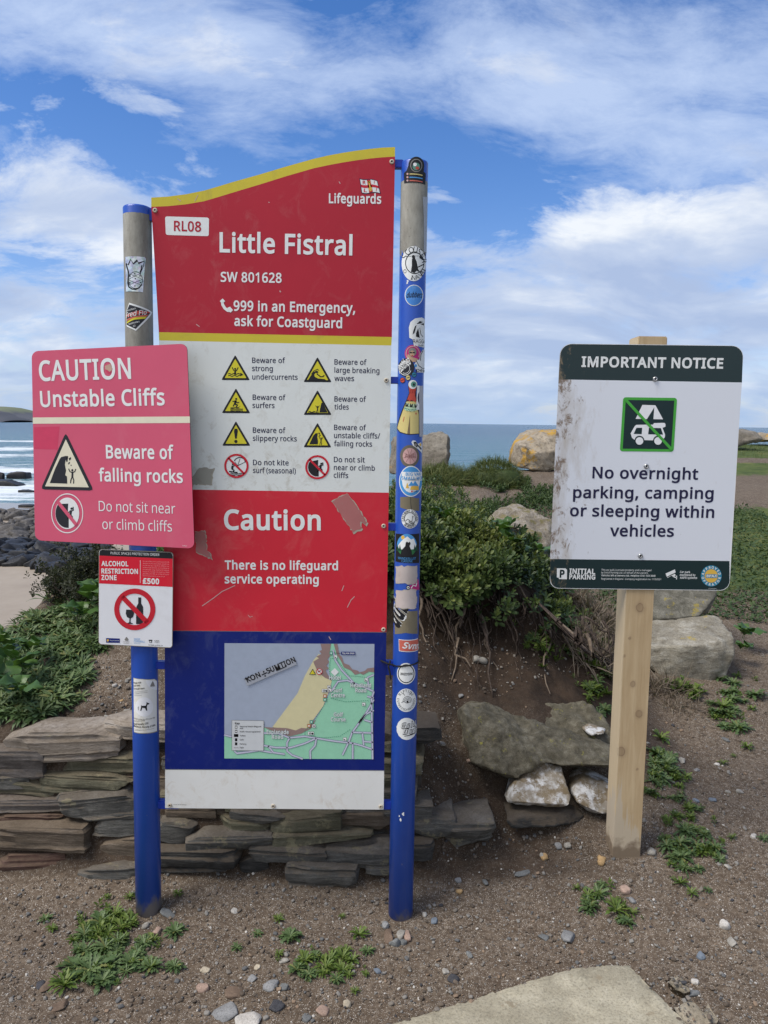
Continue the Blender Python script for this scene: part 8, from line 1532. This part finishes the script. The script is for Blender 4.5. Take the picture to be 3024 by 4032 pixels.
add_obj('twigs', VV, FF, ROOT, bush)
tl_ = np.array(tl_); tl_ = np.concatenate([tl_ + rv.normal(0, .018, tl_.shape) for _ in range(3)])
V, F, rd = scatter([sprig(230 + i, 9, .026) for i in range(4)], tl_, rv.normal(0, .6, tl_.shape) + np.array([0, -.2, .6]), rv.uniform(.6, 1.1, len(tl_)), 43)
add_obj('foliage', V, F, L_DRK, bush, rnd=rd)
H = hits([(450, 2140), (690, 2140), (690, 2330), (450, 2330)], 500, rv); V, F, rd = scatter(sp, H + np.array([0, 0, .03]), normal_at(H[:, 0], H[:, 1]) + rv.normal(0, .3, H.shape), rv.uniform(.8, 1.3, len(H)), 45)
lab(add_obj('green_bush', V, F, L_BRD, rnd=rd), 'bright green leaves showing in the gap between the caution and alcohol signs', 'bush')
for i, (pl, lb) in enumerate(([[(430 * .452, 2400 + 100 * .452), (300 * .452, 2400 + 110 * .452), (230 * .452, 2400 + 150 * .452), (160 * .452, 2400 + 215 * .452)], 'bare thorny twig arching over the sand at the left edge of the bank'], [[(290, 2385), (250, 2340), (215, 2310), (195, 2270)], 'bare dark twig leaning out left of the dark bush'])):
    P3 = [hit(*pl[0]).lerp(hit(*pl[0]), 0)] ; b0 = hit(*pl[0]); Yb = b0.y; P3 = [atY(x, y, Yb) for x, y in pl]; V, F = tube_along(P3, .004, 6, lambda t: 1.1 - .8 * t)
    for k in range(14):
        p = P3[k % 3].lerp(P3[k % 3 + 1], rv.random()); q_ = p + Vector((rv.normal(0, .02), rv.normal(0, .02), rv.uniform(.005, .045))); V2, F2 = tube_along([p, p.lerp(q_, .5) + Vector((.003, 0, 0)), q_], .0016, 5, lambda t: 1.1 - .8 * t); o = len(V); V += V2; F += [tuple(i_ + o for i_ in f) for f in F2]
    lab(add_obj('bare_twig', V, F, ROOT), lb, 'twig')

# grass: tussocks, dry tangles, turf
def blade(seed, L=1.0, w=.03, bend=.5):
    V = []; F = []
    for i in range(5):
        t = i / 4; V += [(bend * t * t * L, -w * (1 - t), L * t * (1 - .3 * bend * t)), (bend * t * t * L, w * (1 - t), L * t * (1 - .3 * bend * t))]
    for i in range(4): F.append((2 * i, 2 * i + 1, 2 * i + 3, 2 * i + 2))
    return np.array(V), np.array(F), np.full(4, .45)
bl = [blade(i, 1, .022 + .008 * (i % 3), .25 + .28 * i) for i in range(5)]
def tussock(name, c, rx, ry, h, n, hl, mat, label, cat='grass tuft', tone=0.0, bent=.5):
    a = rv.uniform(0, 6.283, n); r = np.sqrt(rv.uniform(0, 1, n)); X = c.x + rx * r * np.cos(a); Y = c.y + ry * r * np.sin(a); Z = np.array(zg(X, Y)) + h * np.clip(1 - r ** 2, 0, 1) - .02
    dirs = np.stack([np.cos(a) * r * 1.0, np.sin(a) * r * 1.0, np.ones(n)], -1) + rv.normal(0, bent * .5, (n, 3))
    V, F, rd = scatter(bl, np.stack([X, Y, Z], -1), dirs, hl * rv.uniform(.6, 1.3, n), int(n + c.x * 100), np.full(n, tone) + rv.uniform(-.3, .4, n))
    if h > .1:                                                             # the matted hump the blades stand on
        P, Fm = block(1.5 * rx, 1.5 * ry, 1.5 * h, int(c.x * 50), 11, .95, 0, .10, 0); P = P + np.array([c.x, c.y, float(zg(c.x, c.y)) - .02]); V = np.concatenate([V, P]); F = np.concatenate([F, Fm + len(V) - len(P)]); rd = np.concatenate([rd, np.full(len(Fm), .08)])
    return lab(add_obj(name, V, F, mat, rnd=rd), label, cat)
tussock('grass_tussock', atY(1745, 1850, 8.8), .40, .33, .16, 2600, .13, L_GRS, 'yellowing grass tussock at the foot of the squarish grey boulder', tone=.25)
tussock('grass_tussock', hit(1950, 1905), .36, .32, .26, 2600, .11, L_GRS, 'rounded dark green grass hummock in front of the sea', tone=.1)
tussock('dry_grass', hit(2345, 2470), .17, .16, .10, 520, .17, L_DRY, 'tangle of dry grey grass stalks left of the wooden post', 'dry grass', bent=1.6)
tussock('dry_grass', hit(2330, 2580), .12, .10, .06, 320, .14, L_DRY, 'lower dry grass tangle beside the wooden post above the mossy rock', 'dry grass', bent=1.6)
tussock('dry_grass', hit(2600, 2725), .13, .06, .05, 260, .11, L_DRY, 'dry grass stalks hanging under the left corner of the seat shaped rock', 'dry grass', bent=1.6)
tussock('dry_grass', hit(2690, 2790), .10, .05, .02, 140, .09, L_DRY, 'thin dry roots on the soil under the round leaved patch', 'dry grass', bent=1.8)
dl = [(np.array([(0, 0, 0), (.5, -.24, .10), (1, 0, .0), (.5, .24, .10)]), np.array([(0, 1, 2, 3)]), np.array([.45])), (np.array([(0, 0, 0), (.6, -.33, .15), (1, 0, .1), (.6, .33, .15)]), np.array([(0, 1, 2, 3)]), np.array([.5]))]
X = rv.uniform(1.35, 6.5, 46000); Y = 4.5 + (rv.uniform(0, 1, 46000) ** 1.3) * 4.3
keep = (fbm(np.stack([X, Y, X * 0], -1) * .9, 3, 61) + sm(4.6, 5.6, Y + .35 * (X - 2.2) * (X > 2.2)) * .75 - 1.1 * path_band(X, Y) - .9 * sm(2.1, 2.7, X) * sm(5.2, 4.6, Y) - 1.3 * sm(1.5, .9, X - (Y - 5) * 0)) > .26
X, Y = X[keep], Y[keep]; cl = fbm(np.stack([X, Y, X * 0], -1) * 4, 2, 62)
V, F, rd = scatter(dl, np.stack([X, Y, zg(X, Y) + rv.uniform(0, .035, len(X)) + .03 * np.clip(cl, 0, 1)], -1), rv.normal(0, .55, (len(X), 3)) + np.array([0, -.15, 1]), rv.uniform(.018, .045, len(X)), 63, cl * .5)
lab(add_obj('leafy_turf', V, F, L_CAR, rnd=rd), 'low dark green leafy turf behind and right of the parking notice', 'turf', kind='stuff')
X = rv.uniform(.8, 11, 22000); Y = 8.4 + rv.uniform(0, 1, 22000) * 10
tn = fbm(np.stack([X, Y, X * 0], -1) * .55, 3, 64); keep = (tn + .42 - 1.35 * path_band(X, Y) - .75 * sm(2.6, 1.6, X) > .16) & (np.array(zg(X, Y, False)) > .5)
X, Y, tn = X[keep], Y[keep], tn[keep]
V, F, rd = scatter(bl, np.stack([X, Y, zg(X, Y) - .01], -1), rv.normal(0, .45, (len(X), 3)) + np.array([0, 0, 1]), rv.uniform(.05, .12, len(X)), 65, tn * .7)
lab(add_obj('headland_grass', V, F, L_GRS, rnd=rd), 'rough yellow green grass on the headland towards the cliff edge', 'grass', kind='stuff')
# weeds on the soil between the shrub and the cliff edge
P_ = []
for poly, n in (([(1860, 1890), (1960, 1900), (2010, 1935), (1960, 1945), (1880, 1915)], 120), ([(2050, 1935), (2190, 1925), (2190, 2000), (2090, 1980)], 120), ([(1880, 1980), (1960, 1970), (2190, 1975), (2190, 2010), (1940, 2020)], 110), ([(1990, 1900), (2090, 1890), (2080, 1930), (2010, 1930)], 60), ([(1850, 1990), (1950, 2000), (1940, 2040), (1880, 2040)], 90), ([(1780, 1880), (1850, 1880), (1870, 1910), (1800, 1920)], 70)):
    P_.append(hits(poly, n, rv))
P_ = np.concatenate(P_); V, F, rd = scatter(sp + rt[:0], P_, normal_at(P_[:, 0], P_[:, 1]) + rv.normal(0, .3, P_.shape), rv.uniform(.8, 1.5, len(P_)), 66)
lab(add_obj('headland_weeds', V, F, L_CAR, rnd=rd), 'patches of low weeds on the bare soil near the cliff edge', 'weeds', kind='stuff')

# ------------------------------------------------------------------ stones and gravel
def pebble_mat(name, stops, rough=.85):
    m, nt, b = newmat(name, rough, .25); at = node(nt, 'ShaderNodeAttribute', _attribute_name='rnd').outputs['Fac']
    c = ramp(nt, at, stops, 'CONSTANT'); c = mix(nt, M_(nt, 'MULTIPLY', noise(nt, 180, 4, .7, pos(nt)), .6), c, mix(nt, .55, c, (.02, .018, .015))); nt.links.new(c, b.inputs['Base Color']); return m
PEB = pebble_mat('gravel_stone', [(.0, (.10, .078, .058)), (.22, (.155, .122, .092)), (.45, (.20, .175, .145)), (.62, (.125, .125, .122)), (.74, (.24, .225, .20)), (.84, (.26, .185, .125)), (.90, (.055, .055, .06)), (.935, (.50, .47, .42))])
pt = []
for i in range(8):
    P, F = block(2, rv.uniform(1.1, 1.8), rv.uniform(.7, 1.2), 300 + i, 2, .7, 6, .10, 0); pt.append((P, F, np.array([.5])))
NP_ = 9500
hp = hits([(0, 3480), (900, 3420), (1560, 3500), (2300, 3350), (3024, 3100), (3024, 4032), (0, 4032)], 5600, rv); hm = hits([(1640, 2450), (2150, 2420), (2250, 2650), (1850, 2760), (1800, 3000), (1980, 3250), (2370, 3300), (2600, 2800), (2900, 2600), (3024, 2550), (3024, 3100), (2300, 3350), (1640, 3400)], 2600, rv); hl = hits([(300, 2620), (520, 2600), (520, 2870), (250, 2860), (330, 2760)], 380, rv)
he = []
for B in SLAB_EDGES:                                                       # grit washed up against and over the concrete
    for _ in range(260 if len(B) > 100 else 60):
        p = B[int(rv.integers(0, len(B)))]; he.append((p[0] + rv.normal(0, .018), p[1] + rv.normal(.006, .018)))
he = np.array(he); in1 = np.array([any(inside(tuple(p), B) for B in SLAB_EDGES) for p in he]); he = np.concatenate([he, np.where(in1, .024, zg(he[:, 0], he[:, 1]) + .004)[:, None]], 1)
H = np.concatenate([hp, hm, hl, he]); Wx = rv.uniform(-2.6, 2.4, 1500); Wy = rv.uniform(1.5, 3.2, 1500); H = np.concatenate([H, np.stack([Wx, Wy, zg(Wx, Wy)], -1)])
sz = np.clip(np.exp(rv.normal(-5.55, .58, len(H))), .0014, .0125); rr_ = rv.uniform(0, 1, len(H)); rr_ = np.where((sz > .008) & (rr_ > .93), .8, rr_)
VV = []; FF = []; RD = []; o = 0; wh = rv.integers(0, 8, len(H)); nn_ = normal_at(H[:, 0], H[:, 1]) + rv.normal(0, .25, H.shape)
for k, (P, F, _) in enumerate(pt):
    i_ = np.nonzero(wh == k)[0]; V, F3, _r = scatter([(P, F, np.zeros(len(F)))], H[i_] + np.array([0, 0, 1]) * (sz[i_] * .25)[:, None], nn_[i_], sz[i_] * .62, 70 + k)
    VV.append(V); FF.append(F3 + o); o += len(V); RD.append(np.repeat(rr_[i_], len(F)))
lab(add_obj('gravel', np.concatenate(VV), np.concatenate(FF), PEB, rnd=np.concatenate(RD), loc=(0, 2, 0)), 'loose gravel and grit scattered over the brown dirt', 'gravel', kind='stuff')
SC_ = {}
def stone_mat(k):
    if k not in SC_:
        c = {'white': (.50, .47, .42), 'grey': (.24, .24, .235), 'pale': (.32, .30, .26), 'dark': (.065, .065, .07), 'pink': (.38, .27, .21), 'brown': (.17, .12, .085), 'blue': (.17, .20, .235), 'ochre': (.38, .25, .12), 'cream': (.44, .38, .28), 'slate': (.17, .175, .17)}[k]
        SC_[k] = rock_mat('stone_' + k, tuple(x * .7 for x in c), c, tuple(min(.8, x * 1.25) for x in c), 30, None, .7, 0, .85, .4, .003)
    return SC_[k]
def stone(px, py, wpx, hpx, col_, label, flat_=.5, rz=None):
    h = hit(px, py + hpx * .3); s = scale_at(h); w_ = wpx * s; d_ = hpx * s * 1.25; i = int(px + py)
    P, F = block(w_, d_, max(.012, min(w_, d_) * flat_), i, 5, .85, 12, .12, .03 if col_ in ('slate', 'grey') else .0)
    P = rotz(roty(P, rv.uniform(-.3, .3)), rv.uniform(-.6, .6) if rz is None else rz) + np.array([h.x, h.y, h.z + max(.012, min(w_, d_) * flat_) * .14])
    lab(add_obj('loose_stone', P, F, stone_mat(col_), smooth=True), label, 'stone', 'loose stones on the dirt')
def q3(x, y, w_, h_, c, l, f=.5): stone(x * .9645, 3050 + y * .9645, w_ * .9645, h_ * .9645, c, l, f)
def q7(x, y, w_, h_, c, l, f=.5): stone(1500 + x * .9186, 3250 + y * .9186, w_ * .9186, h_ * .9186, c, l, f)
def q5(x, y, w_, h_, c, l, f=.5): stone(1600 + x * .5425, 2400 + y * .5425, w_ * .5425, h_ * .5425, c, l, f)
def q6(x, y, w_, h_, c, l, f=.5): stone(2300 + x * .497, 2300 + y * .497, w_ * .497, h_ * .497, c, l, f)
q3(1015, 1002, 95, 62, 'white', 'large angular white stone at the bottom edge of the view', .35); q3(912, 958, 92, 66, 'grey', 'flat grey slate left above the large white stone', .2); q3(1104, 856, 46, 44, 'grey', 'squarish grey stone above the concrete slab'); q3(1157, 870, 40, 28, 'slate', 'flat slate chip right of the squarish grey stone', .25)
q3(826, 862, 42, 36, 'pink', 'rounded pinkish stone below the panel centre'); q3(1128, 946, 56, 40, 'dark', 'dark grey stone above the slab left end'); q3(838, 797, 32, 22, 'cream', 'small cream pebble above the pinkish stone'); q3(244, 940, 54, 34, 'brown', 'flat brown stone near the bottom left', .3); q3(202, 850, 28, 62, 'brown', 'upright brown slate sliver left of the big clump', .5); q3(168, 858, 30, 36, 'dark', 'dark slate beside the brown sliver', .4)
q3(645, 636, 26, 34, 'pink', 'pinkish pebble right of the left post foot', .8); q3(592, 617, 24, 24, 'pale', 'pale pebble against the left post foot', .8); q3(688, 566, 66, 28, 'slate', 'long flat slate lying behind the left post foot', .25); q3(958, 556, 26, 18, 'white', 'small white pebble at the wall foot', .7); q3(1316, 962, 46, 32, 'pink', 'pale pink stone above the concrete slab', .5); q3(1418, 946, 28, 22, 'cream', 'round pale yellow pebble above the concrete slab', .8)
q3(1540, 800, 24, 28, 'blue', 'small blue grey stone left below the right post'); q3(1160, 762, 42, 20, 'pale', 'flat pale chip left of the yellowish clump', .3); q3(1050, 786, 22, 22, 'cream', 'cream pebble below the panel', .8); q3(1250, 988, 34, 30, 'slate', 'slate stone near the bottom middle', .4); q3(960, 880, 70, 50, 'brown', 'flat brown stone in front of the panel', .2); q3(1030, 838, 30, 24, 'grey', 'small grey stone between the pinkish and squarish ones', .5)
q7(800, 476, 52, 56, 'grey', 'rounded grey stone in the middle of the dirt above the slab', .5); q7(696, 482, 40, 26, 'slate', 'pointed slate left of the rounded grey stone', .35); q7(606, 190, 76, 28, 'slate', 'long narrow slate strip between the posts', .25); q7(312, 668, 46, 32, 'dark', 'dark grey stone at the upper edge of the slab', .5); q7(276, 626, 28, 26, 'pale', 'pale chip above the dark stone by the slab', .5); q7(228, 400, 24, 30, 'blue', 'pale blue rounded pebble right of the right post', .6); q7(335, 273, 24, 22, 'ochre', 'ochre pebble right of the right post', .7); q7(186, 378, 20, 18, 'white', 'white pebble next to the right post', .7)
q7(1160, 106, 34, 34, 'pale', 'pale angular stone just right of the wooden post foot', .6); q7(946, 146, 28, 34, 'ochre', 'ochre stone left of the wooden post foot', .7); q7(1046, 276, 34, 28, 'pink', 'pinkish pebble right of the four rosette patch', .7); q7(1078, 318, 20, 26, 'grey', 'small grey pebble below the pinkish one', .7); q7(1470, 430, 36, 32, 'white', 'knobbly white stone on the right hand path', .7); q7(1490, 181, 32, 20, 'pale', 'pale chip right of the dark weed clump', .5); q7(1370, 556, 30, 26, 'blue', 'blue grey stone above the broken concrete', .5)
q7(1324, 724, 72, 24, 'slate', 'grey slate lying on the broken concrete', .4); q7(1345, 672, 26, 18, 'white', 'white pebble right of the upper concrete lump', .7); q7(1595, 52, 22, 18, 'white', 'round white pebble near the right edge', .8); q7(1500, 495, 26, 34, 'pale', 'pale tan stone on the right hand path', .5); q7(328, 225, 26, 24, 'grey', 'grey pebble near the right end of the wall', .6); q7(445, 234, 20, 30, 'slate', 'upright slate chip between the posts', .6); q7(700, 128, 30, 22, 'pale', 'pale pebble in front of the dark slab', .6); q7(378, 560, 20, 28, 'slate', 'slate chip above the slab left half', .5)
q5(530, 358, 112, 66, 'pale', 'pale rough stone on the dark soil under the hanging roots', .6); q5(436, 1446, 96, 62, 'grey', 'flat grey stone left of the dark slate slab', .4); q5(258, 1020, 44, 44, 'pale', 'pale chip on the soil left of the mossy rock', .6); q5(1002, 1786, 52, 44, 'ochre', 'tan stone on the dirt below the dark slate slab', .6); q5(1100, 1700, 44, 48, 'grey', 'grey pebble below the slab under the quartz rock', .6); q5(1170, 1702, 50, 46, 'pale', 'pale pebble below the slab under the quartz rock', .6); q5(455, 1140, 40, 30, 'pink', 'pinkish chip at the left tip of the mossy rock', .6); q5(1420, 1800, 50, 44, 'ochre', 'ochre stone against the wooden post foot', .7); q5(350, 520, 34, 34, 'brown', 'brown pebble on the soil right of the blue post', .7); q5(400, 618, 40, 30, 'grey', 'grey chip on the soil right of the blue post', .6)
q6(775, 1376, 44, 66, 'pale', 'upright pale stone on the path right of the post', .6); q6(1050, 1430, 42, 28, 'white', 'white stone beside a small rosette on the path', .6); q6(1235, 1645, 52, 34, 'pale', 'pale lump on the right hand path', .6); q6(1016, 1718, 52, 34, 'blue', 'blue grey slate on the path right of the post', .4); q6(884, 1712, 40, 34, 'blue', 'smaller blue grey slate nearer the post', .4); q6(1140, 1642, 40, 24, 'pale', 'pale chip left of the pale lump on the path', .4); q6(890, 1470, 42, 26, 'grey', 'grey chip on the path near the dark weed patch', .4); q6(1120, 1215, 34, 60, 'slate', 'slate sliver on the path below the seat shaped rock', .4); q6(1338, 2003, 40, 28, 'white', 'bright white shell like stone near the right edge', .7)
for x, y, w_, h_, c, l in ((35, 470, 34, 64, 'brown', 'brown slate shard wedged left of the right post foot'), (84, 466, 30, 44, 'pale', 'pale shard standing at the right post foot'), (112, 470, 26, 48, 'pink', 'reddish shard at the right post foot'), (58, 512, 50, 26, 'slate', 'flat grey shard below the right post foot'), (20, 432, 30, 26, 'grey', 'grey lump left of the right post foot'), (95, 500, 36, 24, 'slate', 'small slate shard lowest at the right post foot')): q7(x, y, w_, h_, c, l, .9)
for x, y, w_, h_, c, l in ((1115 * .452, 2400 + 920 * .452, 30, 24, 'pale', 'pale slate chip on the bank above the pale wall slab'), (935 * .452, 2400 + 942 * .452, 26, 14, 'pale', 'flat pale chip behind the pale wall slab'), (668 * .452, 2400 + 545 * .452, 24, 26, 'grey', 'round grey stone on the left bank soil'), (1060 * .452, 2400 + 780 * .452, 22, 14, 'ochre', 'ochre pebble on the left bank soil'), (1000 * .452, 2400 + 685 * .452, 18, 18, 'white', 'white pebble on the left bank soil'), (915 * .452, 2400 + 1060 * .452, 34, 24, 'grey', 'grey chip lying on the pale wall slab'), (1120 * .452, 2400 + 610 * .452, 18, 18, 'pale', 'small pale stone left of the post on the bank')): stone(x, y, w_, h_, c, l, .7)

# boulders of the beach and rocks in the surf
BEACHR = rock_mat('beach_boulder', (.06, .055, .05), (.125, .115, .105), (.22, .205, .185), .8, None, .7, 0, .8, .6, .1)
WETR = rock_mat('wet_sea_rock', (.012, .012, .013), (.03, .03, .031), (.055, .055, .055), .8, None, .7, 0, .45, .6, .1)
def on_beach(px, py):
    z = SEA_Z + .6
    for _ in range(4): p = atZ(px, py, z); z = max(SEA_Z - .1, beach_z(p.x, p.y))
    return p
bt = [block(2, rv.uniform(1.2, 1.9), rv.uniform(.9, 1.4), 400 + i, 5, .3, 9, .07, 0) for i in range(8)]
pts = np.array([tuple(on_beach(*p)) for p in inpoly([(-250, 2030), (0, 2020), (140, 2015), (420, 2010), (420, 2240), (200, 2260), (120, 2235), (-250, 2220)], 900, rv)])
sz = np.clip(np.exp(rv.normal(-.95, .42, len(pts))), .18, .85); wh = rv.integers(0, 8, len(pts)); dark = np.array([p[1] - .30 * p[0] for p in pts]) < 66
for nm, sel, mt, lb in (('beach_boulders', ~dark, BEACHR, 'field of grey boulders between the sand and the surf'), ('wet_boulders', dark, WETR, 'dark wet boulders at the near edge of the boulder field')):
    VV = []; FF = []; o = 0
    for k, (P, F) in enumerate(bt):
        i_ = np.nonzero((wh == k) & sel)[0]
        if not len(i_): continue
        V, F3, _r = scatter([(P, F, np.zeros(len(F)))], pts[i_] + np.array([0, 0, .15]), rv.normal(0, .3, (len(i_), 3)) + np.array([0, 0, 1]), sz[i_], 90 + k); VV.append(V); FF.append(F3 + o); o += len(V)
    if VV: lab(add_obj(nm, np.concatenate(VV), np.concatenate(FF), mt), lb, 'boulders', kind='stuff')
for px, py, w_, h_, lb in ((75, 1884, 76, 26, 'black rock in the white surf beside the caution sign'), (-5, 1886, 40, 24, 'black rock in the surf cut by the left edge of the view'), (40, 1912, 100, 20, 'long low black reef below the black rock in the surf'), (108, 1938, 56, 9, 'thin dark ledge in the surf against the caution sign'), (110, 1995, 60, 8, 'thin dark rocks on the wet sand by the water')):
    p = atZ(px, py, SEA_Z); s = scale_at(p); P, F = block(w_ * s, w_ * s * .6, h_ * s * 2.0, int(500 + px), 5, .4, 9, .08, 0)
    lab(add_obj('sea_rock', P + np.array(p), F, WETR, smooth=True), lb, 'rock', 'dark rocks in the surf')
